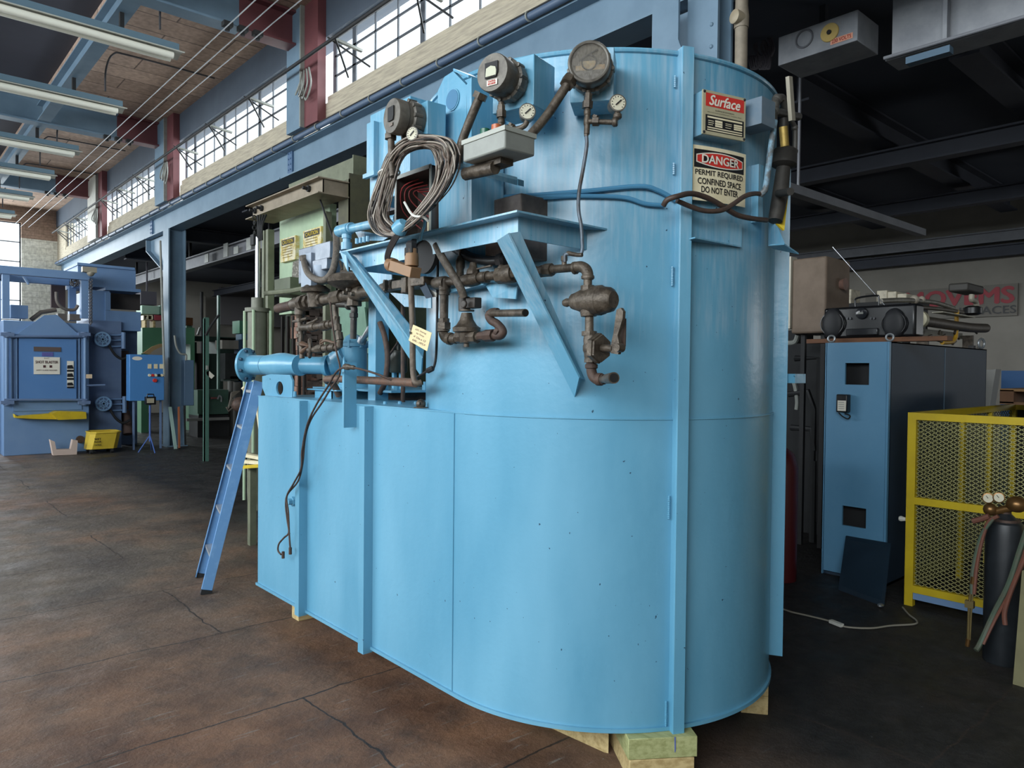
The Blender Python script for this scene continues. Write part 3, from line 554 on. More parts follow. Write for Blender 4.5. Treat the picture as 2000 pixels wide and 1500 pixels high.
# grey junction box: front face seen from its left, with two pilot lights
xj = 1.62; a = PX(904, 300, xj); c = PX(985, 257, xj); zt = (PX(904, 277, xj).z); zb2 = PX(904, 317, xj).z
yl, yr = a.y, PX(986, 270, xj).y
J = MB().box((xj, yr, zb2), (xj+.14, yl, zt+.0)).build('junction_box', GREY, tank, bevel=.006)
MB().box((xj-.004, yr-.004, zt-.012), (xj+.144, yl+.004, zt+.004)).build('lid', mat('grey_enamel_light', 'A2A69E', .45), J)
for fy, mm in ((.72, mat('green_lens', '1E5A44', .25)), (.45, mat('amber_lens', 'B0603A', .25))):
    y = yr+(yl-yr)*fy; MB().lathe((xj+.05, y, zt), (0, 0, 1), [(0, .022), (.018, .022), (.019, .018)], 14).build('light_base', CREAM if fy < .6 else DARK, J); MB().lathe((xj+.05, y, zt+.018), (0, 0, 1), [(0, .019), (.022, .018), (.026, .01)], 14).build('pilot_light', mm, J)
m = MB().box((xj+.05, yr+.08, zb2-.022), (xj+.11, yl+.02, zb2)); m.tube([(xj+.06, yl+.06, zb2-.02), (xj+.06, yr+.12, zb2-.03)], .024, 10); m.build('conduit_body', IRON, J)
# bracket arm below the junction box
m = MB(); m.prism([PX(892, 330, 1.72), PX(1010, 362, 1.9), PX(1010, 352, 1.9), PX(905, 325, 1.72)], (.0, .0, .012)); m.prism([PX(935, 322, 1.9), PX(1012, 350, 1.9), PX(1012, 362, 1.9), PX(938, 328, 1.9)], (.03, .0, 0)); m.build('bracket_arm', PAINT, tank)
# left side: tall blue cable box with its lip
def Q(px, py, X): return PX(px, py, X)
X_ = 1.9; a = Q(723, 225, X_); b = Q(722, 398, X_); c = Q(800, 398, X_)
m = MB().box((X_, c.y, b.z), (X_+.5, a.y, a.z)); m.build('side_box', PAINT, tank, bevel=.003)
a = Q(720, 243, X_-.02); b = Q(733, 340, X_-.02); m = MB().box((X_-.03, a.y, a.z), (X_-.0, b.y, b.z)); m.bar((X_-.03, a.y+.02, b.z), (X_-.03, b.y-.02, b.z), .02, .02).build('box_lip', PAINT, tank)
# ================================================================== shelf, braces, plates and piping of the tank
def mq(poly, ext, name='plate', m=None, label=None): return MB().prism(poly, ext).build(name, m or PAINT, tank, label)
SX, SZ = 1.752, 2.216
yl, yr = PX(663, 487, SX).y, 1.955
S = MB().box((SX, yr, SZ), (SX+.07, yl, SZ+.007))
# outer leg with the round notch
yc = PX(823, 480, SX+.06).y; zl = SZ-.078; leg = [(SX+.06, yr+.06, SZ-.0003), (SX+.06, yr+.06, zl)]
nr = .075
for k in range(13):
    a = math.pi*k/12; leg.append((SX+.06, yc-nr*1.15*math.cos(a), zl+nr*.95*math.sin(a)))
leg += [(SX+.06, yl, zl), (SX+.06, yl, SZ-.0003)]
S.prism(leg, (.007, 0, 0)); S.build('shelf_front_angle', PAINT, tank)
e = PC(1190, 452)
S = MB().box((SX+.0703, yr, SZ), (e.x+.06, yr+.07, SZ+.007)).box((SX+.0673, yr+.06, SZ-.078), (e.x+.1, yr+.067, SZ)); S.build('shelf_end_angle', PAINT, tank)
MB().box((SX+.0703, yl-.06, SZ), (SX+.5, yl, SZ+.007)).box((SX+.0673, yl-.01, SZ-.078), (2.4, yl, SZ)).build('shelf_end_angle', PAINT, tank)
MB().lathe((SX+.072, yc, zl+.015), (1, 0, 0), [(0, .088), (.02, .088)], 30).build('notch_disc', DARK, tank, label='dark disc behind the round notch in the shelf angle')  # dark disc set behind the round notch
def brace(top, foot, w, d, side):
    top, foot = V(top), V(foot); ax = (foot-top).normalized(); out = V((-1, -.25, 0)); out = (out-ax*out.dot(ax)).normalized(); sd = ax.cross(out)*side
    m = MB(); th = .007; m.prism([top, top+sd*w, top+sd*w+out*th, top+out*th], foot-top); m.prism([top, top-out*d, top-out*d+sd*th, top+sd*th], foot-top+ax*.03); return m
t1 = V((SX+.055, yr+.02, SZ-.06)); f1 = PC(1128, 775, TR-.0)
# V-section brace: two leaves meeting at a ridge
def vbrace(a0, a1, b0, b1, c0, c1, th=.007):
    m = MB(); 
    for (p, q, r, s) in ((a0, a1, b0, b1), (b0, b1, c0, c1)):
        n = (q-p).cross(r-p).normalized(); 
        if n.x > 0: n = -n
        m.add([p, q, s, r, p-n*th, q-n*th, s-n*th, r-n*th], [(0, 1, 2, 3), (4, 7, 6, 5), (0, 4, 5, 1), (1, 5, 6, 2), (2, 6, 7, 3), (3, 7, 4, 0)])
    return m
vbrace(PX(970, 470, 1.80), PC(1122, 776, TR-.004), PX(992, 456, 1.75), PC(1131, 738, 1.0), PX(1016, 452, 1.80), PC(1143, 742, TR-.002)).build('diagonal_brace', PAINT, tank)
vbrace(PX(664, 492, 1.75), PX(822, 735, 1.985), PX(676, 492, 1.73), PX(824, 700, 1.96), PX(694, 505, 1.78), PX(828, 672, 1.99)).build('diagonal_brace', PAINT, tank)
mq([PX(663, 489, 1.75), PX(676, 497, 1.745), PX(679, 530, 1.745), PX(674, 520, 1.745)], (.007, 0, 0), 'gusset')
# plates behind / under the pipe
mq([PX(762, 572, 1.96), PX(790, 599, 1.96), PX(842, 602, 1.96), PX(842, 580, 1.96), PX(770, 572, 1.96)], (.006, 0, 0), 'pipe_support')
mq([PX(944, 550, 1.95), PX(962, 581, 1.95), PX(1007, 584, 1.99), PX(1010, 558, 1.99)], (.006, 0, 0), 'pipe_support')
MB().prism([PX(878, 565, 1.93), PX(944, 551, 1.93), PX(944, 556, 1.93), PX(878, 572, 1.93)], (.15, 0, 0)).build('pipe_support', PAINT, tank)
mq([PX(660, 505, 2.05), PX(690, 508, 2.05), PX(765, 535, 2.05), PX(765, 552, 2.05), PX(735, 560, 2.05)], (.006, 0, 0), 'gusset')
# blue pipe crossing at the left end of the shelf, with elbow
t = MB(); a = PX(690, 447, 1.86); b = PX(760, 430, 1.86); r = mpx(8, a); t.cyl(PX(672, 450, 1.86), PX(775, 427, 1.86), r, n=16); t.cyl(PX(662, 452, 1.86), PX(684, 446, 1.86), r*1.45, n=16); t.ball(PX(664, 452, 1.86), r*1.45, 16); t.lathe(PX(682, 446, 1.86), b-a, [(0, r*1.3), (.03, r*1.3)], 16)
for y0, y1, k in ((458, 466, 1.2), (466, 476, .95), (474, 488, 1.35)): t.cyl(PX(677, y0, 1.86), PX(677, y1, 1.86), r*k, n=16)
t.build('blue_pipe_elbow', PAINT, tank)
mq([PX(692, 450, 1.95), PX(716, 453, 1.95), PX(760, 462, 1.95), PX(748, 470, 1.95), PX(703, 470, 1.95)], (.006, 0, 0), 'gusset')
t = MB()
for k in range(4): p = PX(697+k*7, 473-k*1.5, 1.80); t.cyl(p-V((0, 0, .008)), p+V((0, 0, .018)), .009, n=8)
t.build('bolt_row', PAINT, tank)
# ------- the iron pipe train (stand-off from the shell)
def PP(px, py, d=0):
    X = 2.15 if px <= 700 else (2.15-(px-700)/170*.25 if px < 870 else (1.90+(min(px, 1140)-870)/270*.09))
    return PX(px, py, X+d)
def run(mb, pts, rp, n=14, k=0):
    q = [PP(*p) for p in pts]; r = mpx(rp, q[0]); mb.tube(smooth(q, k) if k else q, r, n)
def fit(mb, a, b, rp, kind='r'):
    A, B = PP(*a), PP(*b); r = mpx(rp, A); L = (B-A).length
    if kind == 'nut': mb.lathe(A, B-A, [(0, r), (L, r)], 6)
    elif kind == 'oct': mb.lathe(A, B-A, [(0, r), (L, r)], 8)
    else: mb.lathe(A, B-A, [(0, r*.9), (L*.15, r), (L*.85, r), (L, r*.9)], 16)

# right-hand valve leg
m = MB(); run(m, [(1052, 529), (1080, 526), (1128, 522)], 8); m.build('gas_pipe', IRON, tank)
m = MB(); run(m, [(1122, 523), (1134, 521), (1144, 526), (1148, 536), (1148, 546)], 11, k=4); fit(m, (1148, 538), (1148, 545), 13); fit(m, (1120, 524), (1126, 523), 12.5); m.build('elbow', IRON, tank)
m = MB(); fit(m, (1056, 530), (1064, 529), 12, 'nut'); fit(m, (1064, 528), (1078, 527), 13, 'oct'); fit(m, (1078, 527), (1084, 526), 9); m.build('union', IRON, tank)
m = MB(); run(m, [(1102, 520), (1102, 505)], 5); fit(m, (1102, 500), (1102, 510), 6.5); run(m, [(1102, 499), (1110, 494), (1128, 498), (1137, 498)], 4); m.build('branch_fitting', IRON, tank)
m = MB(); run(m, [(1148, 544), (1148, 560)], 8.5); fit(m, (1148, 558), (1148, 572), 14, 'oct'); fit(m, (1149, 566), (1150, 618), 17); fit(m, (1150, 608), (1150, 618), 14, 'oct')
A = PP(1150, 590); m.lathe(PP(1120, 589), PP(1182, 586)-PP(1120, 589), [(0, .03), (.02, .035), (.05, .045), (.10, .045), (.105, .055), (.135, .055), (.14, .05), (.175, .045), (.19, .03)], 12)
m.lathe(PP(1101, 592), PP(1122, 589)-PP(1101, 592), [(0, .012), (.015, .017), (.03, .014), (.06, .022)], 10); m.build('gas_cock', IRON, tank)
m = MB(); run(m, [(1151, 616), (1151, 650)], 8.5); m.build('gas_pipe', IRON, tank)
m = MB(); fit(m, (1151, 647), (1151, 656), 15, 'oct'); fit(m, (1153, 655), (1155, 702), 14); m.ball(PP(1155, 680), mpx(20, PP(1155, 680)), 14, (.8, .9, 1)); fit(m, (1156, 700), (1156, 708), 15, 'oct')
m.lathe(PP(1164, 680, -.02), PP(1180, 681)-PP(1164, 680), [(0, .055), (.02, .055), (.021, .05), (.03, .05)], 6); m.cyl(PP(1176, 680, -.02), PP(1198, 681, -.02), .014, n=10); V_ = m.build('ball_valve', IRON, tank)
m = MB(); h0 = PP(1200, 682, -.03); m.prism([PP(1193, 690, -.03), PP(1207, 692, -.03), PP(1211, 680, -.03), PP(1206, 655, -.03), PP(1216, 622, -.03), PP(1217, 608, -.03), PP(1212, 601, -.03), PP(1204, 605, -.03), PP(1198, 650, -.03), PP(1192, 678, -.03)], (.014, .0, 0)); m.lathe(PP(1204, 679, -.05), (1, 0, 0), [(0, .014), (.03, .016)], 12); m.build('valve_handle', IRON, V_)
MB().prism([PP(1204, 625), PP(1222, 622), PP(1221, 677), PP(1206, 677)], (.004, 0, 0)).build('handle_plate', RUST, V_)
m = MB(); run(m, [(1155, 706), (1155, 722), (1158, 734), (1166, 741), (1180, 741)], 10, k=4); fit(m, (1155, 711), (1155, 720), 12.5); fit(m, (1166, 741), (1176, 741), 12.5); m.build('elbow', RUST, tank)
m = MB(); a, b = PP(1176, 741, -.01), PP(1199, 738, -.09); r = mpx(9, a); m.lathe(a, b-a, [(0, r*.8), (.05, r*.8), (.06, r*1.05), ((b-a).length, r*1.2)], 18); m.cur = 1; m.lathe(b, b-a, [(.0, r*.95), (.001, r*.95)], 18); m.build('pipe_end', [IRON, BLACK], tank)
# middle run
m = MB(); run(m, [(862, 552), (893, 549), (945, 541), (990, 536), (1056, 529)], 8.5); m.build('gas_pipe', IRON, tank)
m = MB(); fit(m, (1036, 531), (1048, 530), 11); fit(m, (938, 542), (948, 541), 11); fit(m, (950, 541), (953, 541), 12); m.build('coupling', IRON, tank)
m = MB(); fit(m, (905, 549), (936, 543), 12); m.lathe(PP(924, 536), (0, 0, 1), [(0, .03), (.02, .026), (.03, .018), (.05, .014)], 8); m.bar(PP(926, 527), PP(960, 519), .012, .006); c_ = m.build('lever_cock', IRON, tank)
m = MB(); fit(m, (974, 538), (984, 537), 17, 'oct'); fit(m, (984, 537), (1004, 534), 19); fit(m, (1004, 533), (1012, 532), 14, 'oct'); m.ball(PP(980, 526), .02, 10); m.build('regulator', IRON, tank)
m = MB(); fit(m, (852, 554), (872, 552), 13); m.lathe(PP(868, 545), (0, 0, -1), [(0, .024), (.07, .024)], 14); fit(m, (868, 560), (868, 570), 11); run(m, [(868, 566), (867, 626)], 8.5); m.build('tee_and_drop_pipe', IRON, tank)
m = MB(); fit(m, (867, 622), (867, 636), 11, 'oct'); fit(m, (867, 630), (867, 643), 14, 'nut'); m.build('union', IRON, tank)
m = MB(); run(m, [(866, 642), (866, 652), (872, 661), (882, 662), (892, 662)], 9.5, k=4); fit(m, (876, 661), (882, 662), 12.5); fit(m, (866, 642), (866, 648), 12.5); run(m, [(882, 662), (975, 655)], 7.5); m.build('elbow', IRON, tank)
m = MB(); fit(m, (894, 659), (932, 658), 12.5, 'oct'); A = PP(911, 664); m.lathe(A, (0, 0, 1), [(-.03, .012), (-.015, .012), (-.012, .028), (.03, .036), (.035, .058), (.052, .06), (.055, .055), (.062, .045), (.085, .03), (.115, .022)], 18)
m.lathe(PP(911, 608), (0, 0, 1), [(0, .034), (.006, .034)], 16); m.build('solenoid_valve', IRON, tank)
m = MB(); a = PP(907, 606, -.0); m.lathe(a, (0, 0, 1), [(0, .026), (.055, .026), (.058, .02)], 12); m.obox(PP(925, 592), (0, 1, 0), (.03, .022, .02)); m.lathe(PP(908, 594, -.03), (-1, 0, 0), [(0, .018), (.01, .016)], 14); m.build('solenoid_head', mat('brown_black_casting', '3E3833', .5, .2, '2C2724', 20, .7), tank, bevel=.003)
m = MB(); fit(m, (936, 657), (946, 656), 9, 'oct'); fit(m, (948, 656), (964, 655), 12, 'oct'); m.build('union', RUST, tank)
m = MB(); run(m, [(966, 655), (976, 656), (982, 650), (980, 643), (970, 632), (960, 626), (955, 616), (962, 610), (972, 610)], 8.5, k=3); fit(m, (977, 650), (971, 645), 11); m.build('elbow', RUST, tank)
m = MB(); a, b = PP(958, 612), PP(1026, 611, -.12); r = mpx(7, a); m.lathe(a, b-a, [(0, r), ((b-a).length, r)], 18); m.cur = 1; m.lathe(b, b-a, [(0, r*.82), (.001, r*.82)], 18); m.build('open_pipe', [IRON, BLACK], tank)
# left run with the two actuated valves
m = MB(); run(m, [(548, 601), (575, 594), (600, 591), (690, 577), (760, 560)], 8.5); run(m, [(748, 563), (800, 556), (856, 552)], 8); m.build('gas_pipe', IRON, tank)
m = MB(); fit(m, (542, 603), (569, 597), 9.5); fit(m, (569, 597), (573, 596), 11); m.build('pipe_end', RUST, tank)
m = MB(); fit(m, (574, 595), (590, 592), 13); fit(m, (590, 592), (597, 591), 16, 'oct'); m.lathe(PP(586, 592), (0, 0, -1), [(0, .035), (.075, .035), (.08, .03), (.1, .024)], 12); m.build('tee', IRON, tank)
m = MB(); A = PP(616, 588); m.lathe(A, (0, 0, 1), [(-.045, .03), (-.04, .045), (.03, .05), (.05, .055), (.055, .09), (.075, .095), (.08, .085), (.1, .06)], 22); fit(m, (601, 590), (606, 589), 14, 'oct'); fit(m, (626, 586), (631, 585), 13, 'oct'); m.build('valve_body', IRON, tank)
ACT = mat('cast_aluminium_blue_grey', '5E6875', .45, .5, '8E96A0', 10, .7)
# silver actuator
a0 = PP(594, 562); a1 = PP(640, 470); m = MB(); X = a0.x-.04
m.box((X, a1.y-.02, a0.z+.02), (X+.14, a0.y, a1.z-.02)); m.build('valve_actuator', ACT, tank, bevel=.006)
m = MB(); m.box((X-.03, PX(653, 490, X).y, PX(620, 512, X).z), (X+.0, PX(624, 490, X).y, PX(620, 480, X).z)); m.box((X-.04, PX(650, 490, X).y, PX(620, 532, X).z), (X-.0, PX(622, 490, X).y, PX(620, 511, X).z)); m.build('actuator_cover', mat('brushed_cover', '8C949E', .4, .5, '6A727C', 12, .6), tank, bevel=.004)
m = MB(); m.lathe((X-.01, PX(632, 540, X).y, PX(632, 552, X).z), (0, 0, 1), [(0, .05), (.03, .055), (.1, .055)], 18); m.box((X-.02, PX(612, 500, X).y-.01, PX(600, 560, X).z), (X+.02, PX(594, 500, X).y, PX(600, 497, X).z)); m.build('actuator_bracket', mat('grey_cast', '8C98A6', .5, .3), tank)
m = MB().tube(smooth([PP(594, 508, -.06), PP(596, 520, -.1), PP(603, 535, -.14), (PP(617, 545, -.15)), PP(635, 546, -.15), PP(649, 530, -.14), PP(656, 500, -.12), PP(657, 475, -.08), PP(656, 455, .02)]), .020, 12); m.lathe(PP(594, 508, -.06), (-.2, .1, 1), [(0, .028), (.03, .028)], 8); m.build('flexible_conduit', mat('ribbed_conduit', '6A6258', .6, .1, '4C463E', 60, .9, .5, 200), tank)
# second valve, with big diaphragm
m = MB(); fit(m, (652, 583), (670, 579), 15, 'oct'); fit(m, (668, 580), (676, 578), 11); A = PP(700, 555); m.lathe(PP(690, 550), (0, 0, 1), [(-.06, .05), (-.03, .12), (-.01, .155), (.01, .16), (.03, .15), (.045, .1)], 30); m.build('diaphragm_valve', IRON, tank)
m = MB(); fit(m, (682, 577), (708, 572), 14); m.lathe(PP(692, 576), (0, 0, -1), [(0, .04), (.05, .045), (.065, .045)], 8); 
for q in ((676, 572), (691, 574), (683, 566)): m.lathe(PP(*q, -.05), (-1, 0, 0), [(0, .014), (.02, .01)], 8)
m.build('pressure_regulator', IRON, tank)
m = MB(); m.cyl(PP(675, 538), PP(675, 548), .03, n=10); m.cyl(PP(668, 532), PP(682, 530), .014, n=8); m.tube([PP(662, 545), PP(668, 525), PP(664, 510)], .008, 6); m.build('valve_top_fitting', IRON, tank)
m = MB(); fit(m, (758, 559), (772, 556), 12, 'oct'); 
for q in range(6): m.lathe(PP(756, 550+q*3, -.05), (-1, 0, 0), [(0, .01), (.02, .008)], 6)
m.build('flange_union', IRON, tank)
m = MB(); a = PX(775, 566, 1.90); b = PX(838, 540, 1.90); m.box((1.87, b.y, a.z), (1.97, a.y, b.z)); m.box((1.86, PX(792, 550, 1.86).y, PX(790, 572, 1.86).z), (1.88, PX(783, 550, 1.86).y, PX(790, 541, 1.86).z)); m.build('valve_block', IRON, tank, bevel=.004)
MB().prism([PP(815, 552, -.08), PP(831, 552, -.08), PP(845, 580, -.08), PP(832, 583, -.08)], (.004, 0, 0)).build('cover_plate', DKBLUE, tank)
MB().prism([PP(838, 565, -.05), PP(852, 572, -.05), PP(852, 580, -.05), PP(845, 580, -.05)], (.004, 0, 0)).build('white_label', WHITE, tank)
# hanging lines at the left
m = MB(); run(m, [(586, 602), (586, 632), (588, 660), (590, 700)], 5); 
for y in (608, 622, 640, 652, 668): fit(m, (586, y), (586, y+7), 8, 'oct')
fit(m, (573, 628), (600, 622), 3); m.build('pilot_line', IRON, tank)
m = MB(); run(m, [(590, 640), (620, 638), (655, 632)], 6.5); fit(m, (606, 640), (616, 638), 9); fit(m, (630, 637), (640, 635), 10); fit(m, (644, 634), (648, 633), 9); run(m, [(600, 632), (612, 628), (622, 622)], 2.5); m.build('pilot_line', IRON, tank)
m = MB(); fit(m, (656, 618), (656, 645), 8, 'oct'); run(m, [(654, 592), (655, 612), (660, 640), (664, 668)], 5.5); fit(m, (659, 634), (660, 646), 8, 'oct'); fit(m, (662, 650), (664, 664), 7.5, 'oct'); run(m, [(664, 664), (664, 675), (656, 680)], 6); m.build('drop_line', IRON, tank)
m = MB(); run(m, [(604, 684), (622, 682), (656, 678)], 6.5); fit(m, (620, 682), (632, 681), 8.5, 'oct'); fit(m, (640, 680), (644, 680), 9); fit(m, (648, 678), (656, 678), 8.5); m.torus(PP(605, 680), (-1, .4, 0), .055, .012, 18, 8); m.build('pilot_line', IRON, tank)
m = MB(); run(m, [(590, 672), (606, 676), (590, 688)], 6); m.torus(PP(628, 669), (-1, 0, 0), .018, .005, 12, 6); m.tube(smooth([PP(628, 669), PP(636, 665), PP(648, 668), PP(660, 672)]), .008, 6); m.build('ignition_lead', mat('orange_brown_lead', '5E4838', .6), tank)
m = MB(); run(m, [(661, 594), (686, 596), (692, 604), (691, 614)], 6.5, k=3); fit(m, (691, 612), (691, 620), 9.5, 'nut'); fit(m, (691, 622), (691, 626), 7, 'nut'); run(m, [(691, 612), (690, 662)], 6.5); fit(m, (680, 597), (684, 597), 8.5); m.build('air_line', mat('black_pipe', '2E2C2A', .45, .3, '4A4540', 20), tank)
# drum on the box top with its big blue pipe
dc = V((2.5, 4.28, 0)); 
p_ = PX(690, 700, 2.5); dc = V((2.5, p_.y, 0)); r = mpx(27, p_)
zt_ = PX(690, 677, 2.5).z
m = MB().lathe((dc.x, dc.y, TM), (0, 0, 1), [(0, r*1.0), (.06, r), (zt_-TM, r), (zt_-TM+.001, r*1.16), (zt_-TM+.022, r*1.16), (zt_-TM+.023, r*.8), (zt_-TM+.07, r*.55), (zt_-TM+.085, r*.25)], 36); D_ = m.build('burner_drum', PAINT, tank)
m = MB()
for k in range(8): a = 2*math.pi*k/8; m.lathe((dc.x+math.cos(a)*r*1.06, dc.y+math.sin(a)*r*1.06, zt_+.0), (0, 0, 1), [(-.008, .012), (.04, .012)], 6)
m.build('bolt_ring', PAINT, tank)
m = MB(); m.tube(smooth([PX(706, 668, 2.5), PX(714, 655, 2.45), PX(722, 640, 2.45)]), .018, 10); m.lathe(PX(706, 670, 2.5), (.0, -.5, .8), [(0, .03), (.04, .03)], 6); m.build('spark_plug', CHROME, tank)
r1 = mpx(17, PX(600, 716, 2.3)); pts = [V((dc.x-.05, dc.y+.05, 1.66)), PX(640, 716, 2.36)*1.0, PX(590, 717, 2.25), PX(560, 717, 2.2)]
for q in pts: q.z = 1.665
m = MB(); m.lathe(pts[3], pts[0]-pts[3], [(0, r1), ((pts[0]-pts[3]).length, r1)], 24)
m.tube(smooth([pts[1], pts[1]*.5+pts[0]*.5+V((0, 0, .02)), V((dc.x-.05, dc.y, 1.74))], 6), [r1*(1.05+.035*i) for i in range(13)], 24); m.lathe(pts[1], pts[0]-pts[3], [(-.02, r1*1.15), (.01, r1*1.2)], 24); m.build('air_duct_pipe', PAINT, tank)
m = MB(); e0 = PX(585, 718, 2.24); e1 = PX(548, 718, 2.2); e2 = PX(520, 717, 2.16); 
for q in (e0, e1, e2): q.z = 1.665
r2 = mpx(24, e1); axd = e1-e0
m.tube(smooth([e0, (e0+e1)/2, e1, (e1+e2)/2, e2], 6), [r1*1.05+(r2-r1*1.05)*min(1, i/9) if i < 14 else r2-(r2-r1*1.15)*(i-13)/11 for i in range(25)], 24)
m.lathe(e0, e0-e1, [(-.012, r1*1.2), (.012, r1*1.2)], 24); m.build('elbow_bulge', PAINT, tank)
fl = PX(487, 717, 2.12); fl.z = 1.665; a_ = V((math.sin(math.radians(-31)), math.cos(math.radians(-31)), 0)); r3 = mpx(19, fl)
m = MB(); m.tube([e2, (e2+fl)/2, fl], [r1*1.15, r3, r3], 24); m.lathe(fl, a_, [(-.02, r3*1.05), (0, r3*1.4), (.012, r3*1.75), (.03, r3*1.75)], 36); FL = m.build('pipe_flange', PAINT, tank)
m = MB(); ax, u1, u2 = frame(a_)
for k in range(8): a = 2*math.pi*(k+.5)/8; c = fl+(u1*math.cos(a)+u2*math.sin(a))*r3*1.5; m.lathe(c, -a_, [(-.035, .012), (.004, .012), (.012, .010)], 8)
m.build('flange_bolts', mat('dark_bolt', '2C4A60', .5), FL)
# foot plate with a round hole
p0, p1 = PZ(512, 773, TM), PZ(570, 776, TM); X = p0.x; y0 = PX(571, 775, X).y; y1 = PX(512, 773, X).y; h = .2; yc_ = PX(546, 757, X).y; zc_ = TM+.1; m = MB(); ring = [(X, yc_+.052*math.cos(2*math.pi*k/20), zc_+.06*math.sin(2*math.pi*k/20)) for k in range(20)]
m.add([(X, y0, TM), (X, y1, TM), (X, y1, TM+h), (X, y0, TM+h)]+ring, [(0, 1, 4+10-2, 4+10-3)])
m = MB()
def holeplate(m, X, y0, y1, z0, z1, yc, zc, ry, rz, th):
    n = 24; out = []; inn = []
    for k in range(n):
        a = 2*math.pi*k/n; c, s = math.cos(a), math.sin(a); t = min(((y1-yc) if c > 0 else (y0-yc))/c if abs(c) > 1e-6 else 9, ((z1-zc) if s > 0 else (z0-zc))/s if abs(s) > 1e-6 else 9)
        out.append((X, yc+c*t, zc+s*t)); inn.append((X, yc+c*ry, zc+s*rz))
    o2 = [(X+th, p[1], p[2]) for p in out]; i2 = [(X+th, p[1], p[2]) for p in inn]; m.add(out+inn+o2+i2, [f for k in range(n) for f in ((k, (k+1) % n, n+(k+1) % n, n+k), (2*n+k, 3*n+k, 3*n+(k+1) % n, 2*n+(k+1) % n), (n+k, n+(k+1) % n, 3*n+(k+1) % n, 3*n+k), (k, 2*n+k, 2*n+(k+1) % n, (k+1) % n))])
holeplate(m, X, y0, y1, TM, TM+.15, yc_, TM+.06, .055, .045, .012); m.build('foot_lug', PAINT, tank, label='foot plate with a round hole')
m = MB(); a = PZ(583, 775, TM); m.lathe(PX(576, 775, X), (0, 0, 1), [(0, .012), (.035, .01)], 8).build('stud', PAINT, tank)
# base plates, channels and studs around the drum
b0 = PZ(615, 778, TM); b1 = PZ(648, 780, TM)
m = MB().box((b0.x, PX(648, 778, b0.x).y, TM), (b0.x+.006, PX(615, 778, b0.x).y, TM+.055)).box((b0.x, PX(648, 778, b0.x).y, TM), (b0.x+.4, PX(648, 778, b0.x).y+.006, TM+.055)).box((b0.x-.02, PX(648, 770, b0.x).y-.1, TM+.055), (b0.x+.6, PX(612, 778, b0.x).y+.05, TM+.062)); m.build('base_channel', PAINT, tank)
m = MB().box((2.42, 3.72, TM), (2.95, 4.0, TM+.05)); m.build('base_block', RUST, tank, label='rusty block under the drum base plate')
m = MB().box((2.3, 3.65, TM+.055), (3.0, 4.65, TM+.068)); m.lathe((dc.x, dc.y, TM+.068), (0, 0, 1), [(0, r*1.55), (.02, r*1.55)], 30)
for q in ((2.36, 4.55), (2.4, 3.75), (2.9, 3.72), (2.6, 3.74)): m.lathe((q[0], q[1], TM+.068), (0, 0, 1), [(0, .02), (.03, .02), (.031, .012), (.05, .012)], 6)
m.build('base_plate', PAINT, tank)
# vertical angle on the tank side and the vertical post
Xa = 1.975; y0 = PX(694, 790, Xa).y; y1 = PX(671, 790, Xa-.06).y; z0 = PX(682, 833, Xa).z; z1 = PX(682, 697, Xa).z
m = MB().box((1.982, y0, z0), (1.915, y0+.008, z1-.03)); m.prism([(1.9065, y0, z0), (1.9065, y1, z0), (1.9065, y1, z1-.05), (1.9065, (y0+y1)/2, z1), (1.9065, y0, z1-.03)], (.008, 0, 0)); m.build('side_angle', PAINT, tank)
pp = PZ(733, 784, TM); y0 = pp.y; m = MB(); X = pp.x; z1 = PX(725, 560, X).z; m.box((X, y0, TM), (X+.09, y0+.008, z1)).box((X, y0+.0082, TM), (X+.008, y0+.085, z1)); m.build('vertical_post', PAINT, tank)
m = MB()
for px in (752, 781, 812): a = PZ(px, 791, TM); m.lathe(a, (0, 0, 1), [(0, .012), (.02, .01)], 8); m.bar(a+V((-.02, 0, .004)), a+V((.02, .01, .004)), .01, .006)
m.build('top_studs', PAINT, tank)
a = PZ(822, 799, TM); m = MB().lathe(a, (0, 0, 1), [(0, .04), (.01, .035), (.012, .02)], 10); m.ball(a+V((0, 0, .025)), .025, 10); m.bar(a+V((-.03, -.02, .03)), a+V((.03, .02, .02)), .014, .012); m.build('greasy_stud', IRON, tank)
# rods with conduit
m = MB().tube(smooth([PX(803, 470, 1.88), PX(803, 560, 1.88), PX(806, 640, 1.88), PX(806, 700, 1.88), PX(808, 735, 1.88), PX(813, 748, 1.88), PX(823, 747, 1.90)]), mpx(6, PX(803, 560, 1.88)), 12); m.build('vertical_pipe', mat('dusty_pipe', '6A5E52', .6, .2, '4E453C', 20, .8, .3, 60), tank)
m = MB().tube(smooth([PX(662, 772, 2.2), PX(652, 752, 2.15), PX(637, 742, 2.1), PX(650, 740, 2.08), PX(700, 742, 2.02), PX(760, 745, 1.95), PX(812, 748, 1.9)]), .021, 12); m.build('horizontal_pipe', mat('rust_brown_pipe', '6E5242', .6, .2, '55483E', 20, .8, .3, 60), tank)
